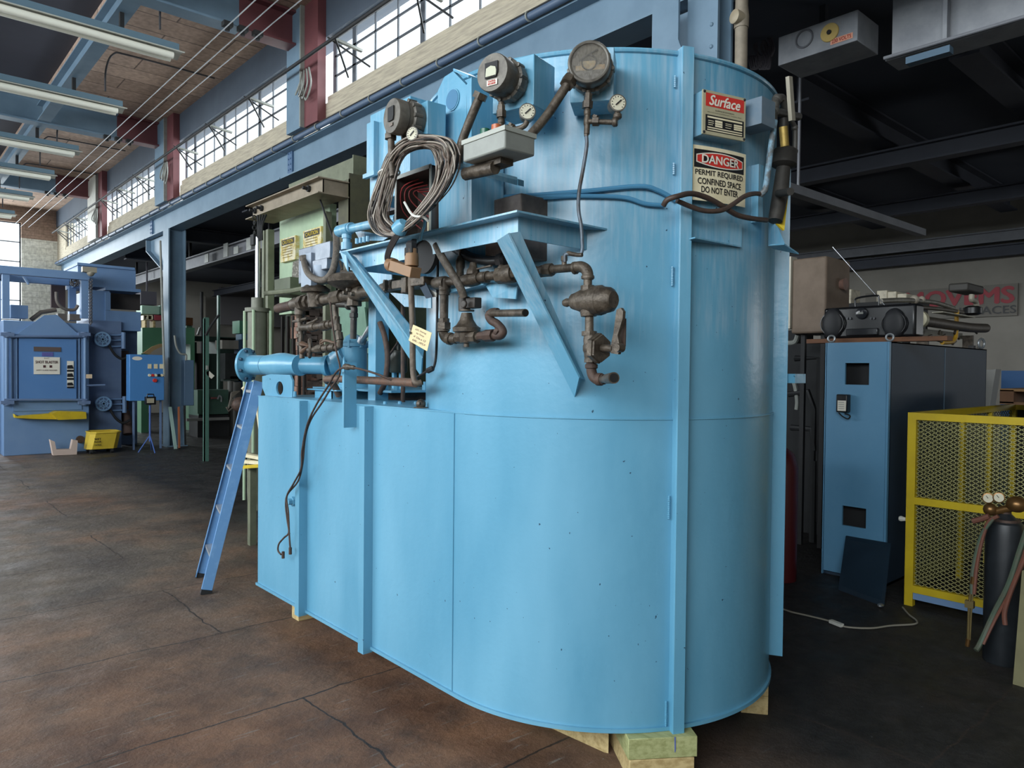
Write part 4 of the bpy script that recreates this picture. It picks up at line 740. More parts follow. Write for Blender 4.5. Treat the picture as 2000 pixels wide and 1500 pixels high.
# black cup on two blue posts
c = PX(778, 728, 2.6); r = mpx(19, c); zt2 = PX(778, 687, 2.6).z; m = MB().lathe((c.x, c.y, c.z), (0, 0, 1), [(0, r*.8), (.01, r*.93), ((zt2-c.z)*.9, r), (zt2-c.z, r*.92), (zt2-c.z+.01, r*.5)], 26); m.tube([(c.x, c.y, zt2), (c.x, c.y, zt2+.25)], .012, 8); m.build('black_cup', mat('black_tar_paint', '2E3029', .35, 0, '3C3E34', 12), tank, label='black rounded canister on two blue strips')
m = MB()
for dx in (-.035, .05): m.box((c.x-.01, c.y-dx, TM), (c.x+.01, c.y-dx+.028, c.z+.02))
m.build('canister_legs', PAINT, tank)
m = MB().tube(smooth([PX(742, 630, 2.3), PX(752, 660, 2.3), PX(757, 700, 2.3), PX(752, 745, 2.3), PX(742, 768, 2.3)]), .017, 10); m.tube([PX(738, 728, 2.5), PX(756, 700, 2.5), PX(778, 668, 2.5)], .008, 6); m.build('hose', RUST, tank)
m = MB().tube([PX(787, 790, 2.3), PX(787, 560, 2.3)], .013, 8); m.build('rod', RUST, tank)
# wires and hoses on the front
m = MB().tube(smooth([PX(852, 478, 1.82), PX(862, 500, 1.82), PX(880, 530, 1.84), PX(898, 560, 1.86), PX(906, 580, 1.88)]), .017, 10); m.build('cable_to_solenoid', mat('worn_cable', '4E463E', .6, 0, '6E665C', 60, .9), tank)
m = MB().tube(smooth([PX(862, 470, 2.0), PX(890, 485, 1.98), PX(920, 503, 1.96), PX(955, 510, 1.95), (PX(985, 508, 1.95))]), .021, 12); m.lathe(PX(975, 509, 1.95), (.1, -1, 0), [(0, .03), (.03, .034), (.04, .022)], 8); m.build('black_hose', mat('black_rubber', '201F20', .4), tank)
m = MB().tube([PX(898, 395, 1.96), PX(899, 500, 1.95)], .007, 8); m.lathe(PX(899, 500, 1.95), (0, 0, -1), [(0, .01), (.02, .02), (.05, .02), (.06, .016), (.15, .02)], 10); m.build('sensing_line', IRON, tank)
m = MB().tube(smooth([PX(855, 505, 1.93), PX(854, 600, 1.93), PX(852, 690, 1.94), PX(846, 720, 1.94), PX(838, 723, 1.94), PX(826, 730, 1.94), PX(800, 745, 1.94)]), .006, 8); m.lathe(PX(846, 719, 1.93), PX(830, 727, 1.93)-PX(846, 719, 1.93), [(0, .009), (.01, .014), (.04, .014), (.05, .009)], 8); m.build('thin_tube', DARK, tank)
# brown box behind the shelf
a = PX(948, 392, 1.98); b = PX(948, 498, 1.98); X = 1.95; y1 = PX(948, 400, X).y; y0 = PX(1018, 395, X).y
m = MB().box((X, y0, SZ-.12), (X+.17, y1, PX(950, 394, X).z)); m.build('transformer_box', mat('brown_grey_enamel', '756A64', .5, .1, '4A423E', 12, .7), tank, bevel=.005)
# conduits hugging the shell
def hug(pts, r, name, m_, off=.012):
    MB().tube(smooth([PC(x, y, TR+off) for x, y in pts], 5), r, 8).build(name, m_, tank)
CB = mat('painted_cable_blue', '4A86AA', .45)
hug([(880, 402), (950, 388), (1050, 381), (1150, 373), (1248, 364), (1285, 372), (1322, 392)], .010, 'painted_conduit', CB)
hug([(880, 412), (950, 394), (1050, 385), (1150, 383), (1220, 386), (1260, 398), (1296, 401)], .009, 'painted_conduit', CB)
hug([(880, 422), (950, 400), (1060, 388), (1180, 382)], .006, 'painted_conduit', CB)
BRC = mat('brown_cable', '3E332E', .5, 0, '5A463A', 30)
MB().tube(smooth([PC(1296, 401, 1.0), PC(1304, 390, 1.02), PC(1325, 383, 1.03), PC(1350, 378, 1.0), PC(1380, 386, .98), PC(1410, 402, .97), PC(1440, 420, .96), PC(1470, 427, .96), PC(1497, 430, .96)], 5), .011, 10).build('brown_cable', BRC, tank)
MB().tube(smooth([PC(1322, 392, .99), PC(1350, 404, .98), PC(1378, 412, .98), PC(1408, 411, .98), PC(1430, 400, .97), PC(1455, 383, .97), PC(1475, 378, .96), PC(1488, 380, .96)], 5), .010, 10).build('brown_cable', BRC, tank)
# ------------------------------------------------------------------ signs
def cylfr(az0, az1, rr, z0, z1):
    L = math.radians(abs(az0-az1))*rr; zc = (z0+z1)/2
    return (lambda u, v, o=0: onT((az0+az1)/2-math.degrees(u/rr), rr+o, zc+v)), L, z1-z0
F, W, H = cylfr(203.9, 185.2, .912, 2.345, 2.567)
def panel(F, x0, y0, x1, y1, o, th=.003, n=10):
    m = MB(); a = [F(x0+(x1-x0)*i/n, y0, o) for i in range(n+1)]; b = [F(x0+(x1-x0)*i/n, y1, o) for i in range(n+1)]; a2 = [F(x0+(x1-x0)*i/n, y0, o+th) for i in range(n+1)]; b2 = [F(x0+(x1-x0)*i/n, y1, o+th) for i in range(n+1)]
    N = n+1; m.add(a+b+a2+b2, [f for i in range(n) for f in ((i, i+1, N+i+1, N+i), (2*N+i, 3*N+i, 3*N+i+1, 2*N+i+1), (i, 2*N+i, 2*N+i+1, i+1), (N+i, N+i+1, 3*N+i+1, 3*N+i))]+[(0, N, 3*N, 2*N), (n, 2*N+n, 3*N+n, N+n)]); return m
def ell(F, rx, ry, cy, o, n=48, p=2.6):
    m = MB(); pts = []
    for k in range(n):
        a = 2*math.pi*k/n; c, s = math.cos(a), math.sin(a); pts.append((rx*abs(c)**(2/6)*(1 if c > 0 else -1) if False else rx*c*(1+.12*s*s), cy+ry*abs(s)**.6*(1 if s > 0 else -1)))
    m.add([F(0, cy, o)]+[F(u, v, o) for u, v in pts], [(0, 1+k, 1+(k+1) % n) for k in range(n)]); return m
sg = panel(F, -W/2, -H/2, W/2, H/2, 0).build('danger_sign', CREAM, tank, label='cream, black and red danger sign')
panel(F, -W*.45, H*.10, W*.45, H*.43, .0035, .0008).build('black_field', INK, sg)
m = MB()
def rr_poly(F, x0, y0, x1, y1, o, bul):
    n = 16; top = [(x0+(x1-x0)*i/n, y1-bul*(2*i/n-1)**2*1.0) for i in range(n+1)]; bot = [(x, y0+y1-y) for x, y in reversed(top)]
    side = []; m = MB(); pts = top+bot; c = ((x0+x1)/2, (y0+y1)/2); m.add([F(c[0], c[1], o)]+[F(u, v, o) for u, v in pts], [(0, 1+k, 1+(k+1) % len(pts)) for k in range(len(pts))]); return m
rr_poly(F, -W*.42, H*.125, W*.42, H*.405, .0052, H*.07).build('white_oval', WHT, sg)
rr_poly(F, -W*.405, H*.145, W*.405, H*.385, .0058, H*.065).build('red_oval', RED, sg)
m = MB(); text(m, 'DANGER', lambda u, v: F(u, v+H*.265, .0066), W*.66, H*.15, .03); m.build('danger_lettering', WHT, sg)
m = MB()
for s, y, w in (('PERMIT REQUIRED', .0, .86), ('CONFINED SPACE', -.15, .78), ('DO NOT ENTER', -.30, .66)): text(m, s, (lambda yy: lambda u, v: F(u+W*.0, v+H*yy, .004))(y+.01), W*w, H*.112, .022)
m.build('permit_lettering', INK, sg)
# name plate on its box
A0, A1 = PC(1372, 188, .955), PC(1455, 206, .955); A0.z = A1.z = 0; zb3, zt3 = 2.60, 2.775
ux = (A1-A0).normalized(); nn = V((ux.y, -ux.x, 0)); wd = (A1-A0).length; cc = (A0+A1)/2+V((0, 0, (zb3+zt3)/2)); hh = zt3-zb3
m = MB().obox(cc-nn*.045, ux, (wd/2-.004, hh/2, .042), (0, 0, 1)); m.build('plate_box', PAINT, tank, bevel=.003)
m = MB().obox(cc, ux, (wd/2, hh/2, .004), (0, 0, 1)); NP = m.build('name_plate', mat('plate_silver_cream', 'BDB697', .4, .2, 'A9A284', 9), tank, label='red and cream maker name plate')
def PF(off, dx=0, dy=0): return fr(cc+nn*.004, ux, (0, 0, 1), off, dx*wd, dy*hh)
def rect(x0, y0, x1, y1, off, name, m_): mm = MB(); quadf(mm, fr(cc+nn*.004, ux, (0, 0, 1), off), x0*wd, y0*hh, x1*wd, y1*hh); return mm.build(name, m_, NP)
rect(-.44, .14, .46, .44, .0006, 'red_field', RED); m = MB(); text(m, 'Surface', PF(.0014, .0, .29), wd*.72, hh*.23, .035, .3); m.build('surface_lettering', WHT, NP)
m = MB(); text(m, 'SURFACE DIVISION', PF(.0012, 0, .07), wd*.44, hh*.032); text(m, 'MIDLAND-ROSS CORPORATION   TOLEDO, OHIO', PF(.0012, 0, .01), wd*.8, hh*.022); m.build('small_lettering', INK, NP)
rect(-.44, -.42, .46, -.05, .0006, 'black_field', INK)
m = MB()
for (x0, y0, x1, y1) in [(-.40, -.12, .42, -.08), (-.22, -.20, -.05, -.15), (-.22, -.25, -.05, -.21), (-.22, -.30, -.05, -.26), (.22, -.20, .42, -.16), (.22, -.245, .42, -.21), (.22, -.29, .42, -.255), (-.40, -.35, .42, -.325), (-.40, -.40, .42, -.375), (-.38, -.19, -.25, -.175), (-.38, -.235, -.25, -.22), (-.38, -.28, -.27, -.265), (.02, -.19, .17, -.178), (.02, -.23, .17, -.218), (.02, -.28, .15, -.268)]:
    quadf(m, fr(cc+nn*.004, ux, (0, 0, 1), .0012), x0*wd, y0*hh, x1*wd, y1*hh)
m.build('form_fields', CREAM, NP)
m = MB()
for sx in (-.47, .47):
    for sy in (-.46, .46): m.lathe(cc+ux*sx*wd+V((0, 0, sy*hh))+nn*.004, nn, [(0, .006), (.004, .004)], 10)
m.build('screws', DARK, NP)
# ------------------------------------------------------------------ burner and valves at the far right edge of the tank
def PR(px, py, Y=1.62): return PY(px, py, Y)
m = MB(); a = PR(1470, 245); b = PR(1497, 205); m.box((a.x, 1.58, a.z), (b.x, 1.75, b.z)); m.build('end_box', mat('grey_blue_box', '6F7F8C', .6, 0, '4F6E84', 14), tank)
for pts, rp in (([(1493, 222), (1512, 218), (1540, 224), (1560, 228)], 8), ([(1510, 236), (1512, 206), (1518, 194), (1527, 192), (1532, 204), (1536, 216)], 8), ([(1540, 232), (1552, 250), (1552, 296)], 5)):
    m = MB().tube(smooth([PR(*p) for p in pts]), mpx(rp, PR(*pts[0])), 12); 
    for p in pts[1:3]: m.ball(PR(*p), mpx(rp*1.35, PR(*p)), 10)
    m.build('burner_pipe', mat('grey_iron', '56544F', .55, .3, '3A3835', 20), tank)
m = MB().bar(PR(1541, 150, 1.55), PR(1547, 236, 1.55), .016, .03); m.build('lever_handle', mat('pale_handle', 'A09A8A', .5, .2), tank)
m = MB().tube([PR(1513, 236, 1.6), PR(1504, 300, 1.6), PR(1498, 350, 1.6), PR(1494, 372, 1.6), PR(1484, 382, 1.62)], .013, 10); m.build('painted_tube', mat('chipped_blue_tube', '7DA0B4', .5, 0, '5A5A58', 14, .9, ramp=(.45, .55)), tank)
c0, c1, c2 = PR(1532, 292), PR(1526, 350), PR(1514, 430)
m = MB().tube([PR(1531, 232), PR(1531, 290)], .02, 12); m.lathe(PR(1534, 290), PR(1530, 330)-PR(1534, 290), [(0, .035), (.01, .05), (.075, .055), (.09, .03)], 14); m.tube([PR(1530, 328), PR(1524, 380), PR(1514, 432)], [.03, .034, .03], 12); m.tube([PR(1520, 378, 1.6), PR(1544, 374, 1.5)], .016, 10); m.build('burner_body', mat('dark_iron', '33312E', .6, .3, '4A4640', 20), tank)
m = MB().lathe(PR(1533, 286, 1.55), PR(1530, 250, 1.55)-PR(1533, 286, 1.55), [(0, .018), (.08, .018)], 12); m.build('brass_sleeve', mat('brass', 'A88F4E', .4, .6, '6E5C30', 40), tank)
m = MB().prism([PR(1528, 390, 1.63), PR(1540, 378, 1.6), PR(1532, 450, 1.6), PR(1513, 432, 1.63)], (0, .01, 0)); YS_ = m.build('yellow_warning_plate', YEL, tank)
m = MB()
for k in range(6): quadf(m, fr(PR(1527+k*.3, 398+k*8, 1.612), (1, 0, 0), (0, 0, 1), 0), -.012, -.003, .012, .003)
m.build('print_lines', INK, YS_)
m = MB().prism([PR(1503, 480, 1.60), PR(1532, 478, 1.5), PR(1560, 497, 1.5), PR(1510, 486, 1.62)], (0, 0, .006)); m.prism([PR(1503, 480, 1.68), PR(1504, 425, 1.68), PR(1520, 445, 1.60), PR(1534, 478, 1.55)], (.006, 0.01, 0)); m.build('support_shelf', PAINT, tank)
m = MB().box((PR(1497, 430).x, 1.66, PR(1497, 430).z), (PR(1508, 330).x, 1.74, PR(1508, 320).z)); m.build('side_bar', PAINT, tank)
MB().box((PY(1530, 730, 1.78).x, 1.72, PY(1530, 748, 1.78).z), (PY(1551, 730, 1.78).x, 1.8, PY(1530, 730, 1.78).z)).build('side_tab', PAINT, tank)
# ------------------------------------------------------------------ open control box on the shelf
X = 1.80; ya = PX(773, 400, X).y; yb = PX(842, 400, X).y; zt4 = PX(773, 346, X).z; z0 = SZ+.008; xb = PY(888, 400, yb).x
CBX = mat('control_box_brown_grey', '5C5450', .5, .1, '4C4542', 8, .6)
t = thing('control_box', 'open brown grey wiring box standing on the blue shelf behind the wire coil', 'electrical box', (X, (ya+yb)/2, z0))
m = MB().box((xb-.01, yb, z0), (xb, ya, zt4)).box((X, yb, z0), (xb, yb+.006, zt4)).box((X, ya-.006, z0), (xb, ya, zt4)).box((X, yb, zt4-.006), (xb, ya, zt4)).box((X, yb, z0), (xb, ya, z0+.006)); m.build('housing', CBX, t)
m = MB().box((X-.004, yb, zt4-.014), (X, ya, zt4+.004)).box((X-.004, ya-.01, z0), (X, ya+.004, zt4)).box((X-.004, yb-.004, z0), (X, yb+.01, zt4)); m.build('rim', GREY, t)
m = MB()
for k in range(6):
    y = yb+.03+k*.012; m.box((X+.05, y, z0+.02), (X+.08, y+.009, z0+.07)); m.box((X+.07, y, z0+.14), (X+.1, y+.009, z0+.18))
m.build('terminal_strip', CREAM, t)
m = MB(); 
for k in range(5):
    y = ya-.03-k*.035; m.tube(smooth([(X+.09, y-.04, z0+.06+.02*k), (X+.03, y+.015, z0+.14+.015*k), (X+.02, y+.01, z0+.24-.01*k), (X+.07, y-.05, z0+.28-.02*k)], 5), .003, 6)
m.build('red_wires', mat('red_wire', 'A03838', .5), t)
# ------------------------------------------------------------------ wire coil
XW_ = 1.66
t = thing('wire_coil', 'big hanging coil of grey and brown thermocouple wire in front of the open box', 'wire coil', PX(815, 360, XW_))
outer = [(893, 300), (882, 275), (850, 264), (800, 268), (765, 298), (745, 345), (728, 395), (724, 428), (740, 456), (772, 462), (800, 446), (838, 412), (872, 368), (890, 330)]
inner = [(856, 320), (848, 296), (832, 288), (805, 294), (785, 312), (772, 345), (760, 390), (755, 420), (766, 438), (780, 444), (792, 436), (815, 410), (840, 378), (852, 345)]
cols = [mat('wire_grey_brown', '6A5C52', .45, 0, '8C8078', 30), mat('wire_dark', '262221', .4), mat('wire_pale', 'A39A8E', .45)]
rnd = random.Random(3)
for ci in range(3):
    m = MB()
    for k in range(24):
        f = min(1, max(0, rnd.betavariate(1.1, .9))); ph = rnd.random()*6.28; dx = rnd.uniform(-5, 5); dy = rnd.uniform(-4, 4); X = XW_+rnd.uniform(-.045, .045)
        pts = []
        for i, (o, n_) in enumerate(zip(outer, inner)):
            g = min(1.03, max(-.03, f+.14*math.sin(ph+i*.9)));
            sq = .35 if i in (9, 10, 11) else 1
            pts.append(PX(n_[0]+(o[0]-n_[0])*g+dx*sq, n_[1]+(o[1]-n_[1])*g+dy*sq, X+.02*math.sin(ph*2+i*1.3)))
        pts.append(pts[0]); m.tube(smooth(pts, 4)[:-1], .0029, 5, True)
    m.build('wire_strands', cols[ci], t)
m = MB()
for p, ax in (((760, 338), (0, .2, 1)),): m.torus(PX(*p, XW_), ax, .045, .004, 18, 6)
m.tube(smooth([PX(790, 395, XW_-.05), PX(806, 420, XW_-.06), PX(826, 424, XW_-.05), PX(836, 432, XW_-.03)]), .005, 6)
m.build('cable_tie', WHITE, t)
MB().tube(smooth([PX(829, 424, 1.7), PX(829, 440, 1.7), PX(824, 455, 1.72), PX(821, 468, 1.74)]), .006, 8).build('blue_cord', PAINT, t)
m = MB()
for k in range(14):
    a = 2*math.pi*k/14; ox, oy = 7*math.cos(a), 4*math.sin(a)
    m.tube(smooth([PX(840+ox*1.6, 400+oy, XW_-.02), PX(806+ox, 432+oy, XW_-.03), PX(785+ox*.8, 447+oy, XW_-.05), PX(767+ox*.7, 474+oy, XW_-.05), PX(757+ox*.6, 500, XW_-.04), PX(760+ox*.5, 515, XW_-.02), PX(768+ox*.3, 522+oy*.5, XW_)], 5), .004, 5)
m.build('wire_tail', cols[1], t)
m = MB().lathe(PX(781, 446, XW_-.05), PX(785, 440, XW_-.05)-PX(777, 452, XW_-.05), [(-.02, .025), (-.01, .034), (.02, .03), (.035, .02)], 10); m.build('blue_wrap', PAINT, t, label='bundle wrap splashed with blue paint')
m = MB(); X = XW_-.02
pA, pB = PX(770, 519, X), PX(812, 533, X); m.bar(pA, pB, .05, mpx(20, pA), up=(0, 0, 1)); m.lathe(pA, pA-pB, [(0, .03), (.03, .03), (.04, .026)], 14); m.lathe(PX(804, 520, X), (0, 0, 1), [(0, .028), (.05, .028), (.051, .024), (.07, .024)], 12)
m.build('conduit_fitting', mat('tan_conduit_body', '8A6848', .5, .1, '7E6248', 12), t, label='tan cast conduit fitting at the end of the wires', bevel=.003)
m = MB().lathe(PX(803, 500, X), (0, 0, 1), [(0, .03), (.03, .03), (.031, .024), (.05, .024), (.06, .014)], 6); 
for k in range(7): m.tube(smooth([PX(803+k, 486, X), PX(800+2*k, 476, X+.03), PX(806+k, 468, X+.08)]), .004, 5)
m.build('cable_gland', DARK, t)
# paper tag
t_p = [PX(807, 634, 1.84), PX(843, 650, 1.83), PX(834, 686, 1.83), PX(798, 665, 1.84)]
t = thing('paper_tag', 'cream handwritten paper tag tied to the vertical pipe', 'tag', t_p[0])
m = MB(); c4 = sum(t_p, V())/4; m.prism([t_p[0], t_p[0].lerp(t_p[1], .1)*.5+t_p[0].lerp(t_p[1], .1)*.5, t_p[1], t_p[2], t_p[3]], (.0015, 0, 0)); m.build('card', mat('manila_card', 'DCCB9E', .7), t)
ux4 = (t_p[1]-t_p[0]).normalized(); uy4 = (t_p[0]-t_p[3]); uy4 = (uy4-ux4*uy4.dot(ux4)).normalized(); m = MB(); W4, H4 = (t_p[1]-t_p[0]).length, (t_p[0]-t_p[3]).length
if ux4.cross(uy4).x > 0: sgn = -1
else: sgn = 1
for s, v, wd_ in (('#27, Setting', .33, .6), ('for Temp', .13, .42), ('4" Dia x 12', -.08, .66), ('GAS - 1975 F', -.30, .7)): text(m, s, (lambda vv: lambda u, w_: c4+V((-.002, 0, 0))+ux4*u+uy4*(w_+vv*H4))(v), W4*wd_, H4*.12, 0, .3)
m.build('handwriting', mat('ink_brown', '5A3A3A', .6), t); MB().lathe(PX(802, 650, 1.835), (-1, 0, 0), [(0, .006), (.003, .006)], 12).build('eyelet', DARK, t); MB().tube([PX(802, 650, 1.834), PX(800, 643, 1.85), PX(806, 640, 1.89)], .0015, 5).build('string', WHITE, t)
# hanging double cable over the box front
t = thing('hanging_cable', 'pair of thin brown cables draped down the left front of the blue tank', 'cable', PX(640, 790, 1.9))
XC = 1.9
c1_ = [(645, 590, 2.0), (648, 620, 2.0), (652, 650, 1.98), (658, 690, 1.96), (664, 715, 1.93), (662, 735, 1.9), (645, 760, 1.9), (630, 785, 1.9), (607, 820, 1.9), (596, 855, 1.9), (591, 905, 1.9), (582, 940, 1.9), (562, 965, 1.9), (558, 985, 1.9), (561, 1015, 1.9), (564, 1040, 1.9), (555, 1050, 1.9), (545, 1062, 1.9), (543, 1075, 1.9), (549, 1083, 1.9)]
c2_ = [(770, 745, 1.93), (740, 732, 1.88), (700, 720, 1.86), (672, 718, 1.86), (656, 728, 1.88), (640, 755, 1.89), (618, 790, 1.89), (600, 830, 1.89), (590, 880, 1.89), (588, 915, 1.89), (573, 945, 1.89), (560, 970, 1.89), (563, 1000, 1.89), (565, 1045, 1.89), (567, 1072, 1.89)]
for cc_, e in ((c1_, (553, 1084)), (c2_, (567, 1076))):
    m = MB().tube(smooth([PX(*p) for p in cc_], 5), .0055, 7); m.lathe(PX(*e, 1.9), (0, 0, 1), [(-.02, .01), (.02, .01), (.022, .006)], 8); m.build('cable', RUST, t)
m = MB().lathe(PX(672, 716, 1.86), PX(692, 718, 1.86)-PX(672, 716, 1.86), [(0, .008), (.01, .016), (.05, .016), (.06, .01), (.1, .012), (.11, .008)], 8); m.build('connector', IRON, t)
# ------------------------------------------------------------------ timbers
def timber(name, label, a, b, m_, rz=0, grp='timber blocks under the tank'):
    a, b = V(a), V(b); o = MB().box(a, b).build(name, m_, bevel=.003, origin=((a.x+b.x)/2, (a.y+b.y)/2, a.z)); o.rotation_euler = (0, 0, rz); return tag(o, label, 'timber', grp)
# near stack: front face turned towards the camera
import itertools
def otimber(label, p, q, back, z0, z1, m_):
    p, q = V(p), V(q); u = (q-p).normalized(); n = V((-u.y, u.x, 0))
    if n.dot(V((1, 1, 0))) < 0: n = -n
    o = MB().prism([p+V((0, 0, z0)), q+V((0, 0, z0)), q+n*back+V((0, 0, z0)), p+n*back+V((0, 0, z0))], (0, 0, z1-z0-.0015)).build('timber_block', m_, bevel=.003); return tag(o, label, 'timber', 'timber blocks under the tank')
n0 = PZ(1227, 1485, .09); n1 = PZ(1362, 1478, .09); n0.z = n1.z = 0
o = otimber('upper greenish timber of the nearest stack, touched by a blue paint run', n0, n1, .35, .09, TB-.004, WOODG)
u_ = (n1-n0).normalized(); nf = V((u_.y, -u_.x, 0)); pr_ = n0+(n1-n0)*.66+nf*.0005; MB().prism([pr_+V((0, 0, .176)), pr_+u_*.005+V((0, 0, .176)), pr_+u_*.006+V((0, 0, .12)), pr_+u_*.002+V((0, 0, .112))], nf*.002).build('paint_run', mat('paint_run_violet', '5A6AA8', .4), o, label='blue violet paint run')
otimber('lower brown timber of the nearest stack under the tank', n0+V((.004, -.004, 0)), n1-(n1-n0)*.04, .35, 0, .09, WOOD)
a = PZ(1447, 1392, 0); b = PZ(1500, 1397, 0); a.z = b.z = 0
bk = V((.22, .13, 0))
tag(MB().prism([a, b, b+bk, a+bk], (0, 0, .0885)).build('timber_block', WOOD, bevel=.003), 'lower pale timber of the right hand stack under the tank', 'timber', 'timber blocks under the tank')
tag(MB().prism([a+V((0, 0, .09)), b+V((0, 0, .09)), b+bk+V((0, 0, .09)), a+bk+V((0, 0, .09))], (0, 0, TB-.096)).build('timber_block', WOOD, bevel=.003), 'upper pale timber of the right hand stack under the tank', 'timber', 'timber blocks under the tank')
l0 = PZ(583, 1214, 0); l1 = PZ(567, 1206, 0); l0.z = l1.z = 0
o = MB().box((l0.x, l0.y, 0), (l0.x+.7, l0.y+.10, TB-.004)).build('timber_block', WOOD, bevel=.003); tag(o, 'pale timber block under the left end of the tank', 'timber', 'timber blocks under the tank')
o = MB().prism([PZ(1138, 1424, .09), PZ(1150, 1424, .09), PZ(1202, 1452, .09), PZ(1202, 1464, .06), PZ(1178, 1468, .06)], (0, 0, .02)).build('wood_plank', WOOD); 
bpy.data.objects.remove(o)
q0 = PZ(1179, 1469, 0); q1 = PZ(1200, 1466, 0); o = MB().prism([q0, q0+V((.008, -.02, 0)), V((2.465, 2.18, 0)), V((2.5, 2.6, 0)), V((2.34, 2.55, 0))], (0, 0, .085)).build('timber_block', WOOD); tag(o, 'slanting pale timber just left of the nearest stack', 'timber', 'timber blocks under the tank')
m = MB().prism([PX(1316, 1428, 2.46), PX(1319, 1428, 2.46), PX(1318, 1460, 2.46), PX(1316, 1460, 2.46)], (0, 0, 0.0001)); 
# ------------------------------------------------------------------ ladder
LBL = mat('ladder_blue', '6A9ACB', .45, 0, '86B0DA', 14, .6, ramp=(.5, .7)); ALU = mat('ladder_aluminium', 'C9CDD0', .35, .6)
t = thing('ladder', 'blue fibreglass ladder leaning beside the left end of the tank', 'ladder', (1.9, 5.6, 0))
A0 = PZ(402, 1160, 0); A1 = PX(506, 745, 2.2); B0 = PZ(391, 1127, 0); B1 = PX(491, 745, 2.34)
d1 = (A1-A0); d2 = (B1-B0); side = (B0-A0).normalized()
for (p, q, s) in ((A0, A1, 1), (B0, B1, -1)):
    d = (q-p).normalized(); nrm = d.cross(side).normalized(); 
    m = MB().bar(p, q, .006, .07, up=nrm)
    for e in (-1, 1): m.bar(p+nrm*e*.034+side*s*.012, q+nrm*e*.034+side*s*.012, .028, .005, up=nrm)
    m.build('rail', LBL, t)
    MB().bar(p-d*.005, p+d*.03, .034, .075, up=nrm).build('foot', DARK, t)
for k, f in enumerate((.16, .36, .565, .77, .95)):
    p, q = A0+d1*f, B0+d2*f; MB().bar(p, q, .05, .02).build('rung', ALU, t)
    if k in (0, 2): MB().bar(p+(q-p)*.35, A0+d1*(f-.07), .02, .006).build('rung_brace', ALU, t)
# ================================================================== green furnace / press behind the tank
XP = 3.5
gp = thing('green_furnace', 'tall olive green furnace with a lifting door behind the left end of the tank', 'furnace', (4.0, 7.3, 0))
def gx(px, py, d=0): return PX(px, py, XP+d)
m = MB(); a, b = gx(494, 405), gx(631, 349); c = gx(631, 375); y1, y0, z1, z0 = a.y, c.y, 3.53, 3.36
z1 = gx(560, 378).z; z0 = gx(560, 403).z
m.box((XP, y0, z0), (XP+.01, y1, z1)).box((XP-.07, y0-.03, z1), (XP+.28, y1+.05, z1+.012)).box((XP-.07, y0-.03, z0-.012), (XP+.28, y1+.05, z0)).box((XP, y0, z0), (XP+.28, y0+.01, z1)); m.build('top_channel', mat('beige_grey_steel', '8E8270', .6, 0, '6E6555', 5, .7), gp)
m = MB()
for q in ((500, 412), (513, 407), (605, 369)): p = gx(*q); p.x = XP; m.lathe(p, (-1, 0, 0), [(0, .035), (.03, .035), (.031, .018), (.08, .018)], 6)
m.build('bolts', DARK, gp)
OLV = mat('olive_frame', '6F745F', .6, 0, '565A49', 6, .7)
yR = gx(653, 400, 0).y; m = MB().box((XP+.3, y0-.45, 0), (XP+.36, yR+.2, gx(653, 352).z)); 
cx = PY(695, 360, y0-.0).x
m = MB().box((XP+.28, y0-.03, 0), (XP+.29, y0+.2, 3.62)).box((XP+.28, y0-.03, 0), (cx+.3, y0-.015, 3.68)).box((cx+.24, y0-.08, 0), (cx+.3, y0-.03, 3.66)); m.build('front_column', mat('dark_olive_web', '55543F', .65, 0, '45443A', 10, .6), gp)
m = MB().box((XP+.5, y0+.3, 3.62), (XP+.52, y0+1.9, 3.95)); m.box((XP+.5, y0+.28, 3.5), (XP+.95, y0+.3, 3.98)); m.build('upper_beam', OLV, gp)
dz1 = gx(600, 412, .35).z; dy0 = gx(644, 480, .35).y; dy1 = gx(546, 480, .35).y
m = MB().box((XP+.35, dy0, 2.5), (XP+.43, dy1, dz1)); m.box((XP+.35, dy1-.35, 2.3), (XP+.42, dy1, 2.5)); m.build('furnace_door', PALEG, gp)
m = MB(); 
for y in (dy1+.04, dy1+.16): m.box((XP+.22, y, 0), (XP+.30, y+.07, 3.35))
m.box((XP+.25, dy0-.10, 0), (XP+.32, dy0-.04, 3.35)); m.build('guide_rail', OLV, gp)
m = MB().box((XP+.1, gx(550, 560).y, gx(535, 576).z), (XP+.3, gx(520, 560).y, gx(535, 542).z)); m.build('rail_box', mat('drab_green', '5C6450', .6, 0, '4C5343', 5, .6), gp)
MB().tube([gx(519, 573), gx(570, 568), gx(606, 561)], .028, 8).build('door_arm', OLV, gp)
# furnace body with dark chamber and crumbling lining
m = MB().box((XP+.5, dy0-.1, 0), (XP+1.6, dy0+.25, 3.3)).box((XP+.5, dy1-.1, 0), (XP+1.6, dy1+.15, 3.3)).box((XP+1.5, dy0, 0), (XP+1.6, dy1, 3.3)).box((XP+.5, dy0, 2.5), (XP+1.6, dy1, 3.3)); m.build('body', mat('drab_green_body', '4E5A49', .7, 0, '3E473B', 3, .6), gp)
m = MB(); 
for k in range(5): m.box((XP+.36+.03*k, dy1-.02-k*.09, 0), (XP+.39+.03*k, dy1-.06-k*.09, 2.28))
m.build('chamber_ribs', mat('sooty_rib', '24211F', .8), gp)
m = MB(); ya_, yb_ = gx(590, 700, .5).y, gx(576, 700, .5).y
rr = random.Random(5)
for k in range(15): z = .12+k*.145; m.box((XP+.45+rr.uniform(-.02, .02), ya_, z), (XP+.7, yb_+rr.uniform(-.03, .03), z+.14))
m.build('refractory_edge', mat('pink_firebrick', 'B08C7C', .9, 0, '7A5C50', 8, .8), gp)
m = MB()
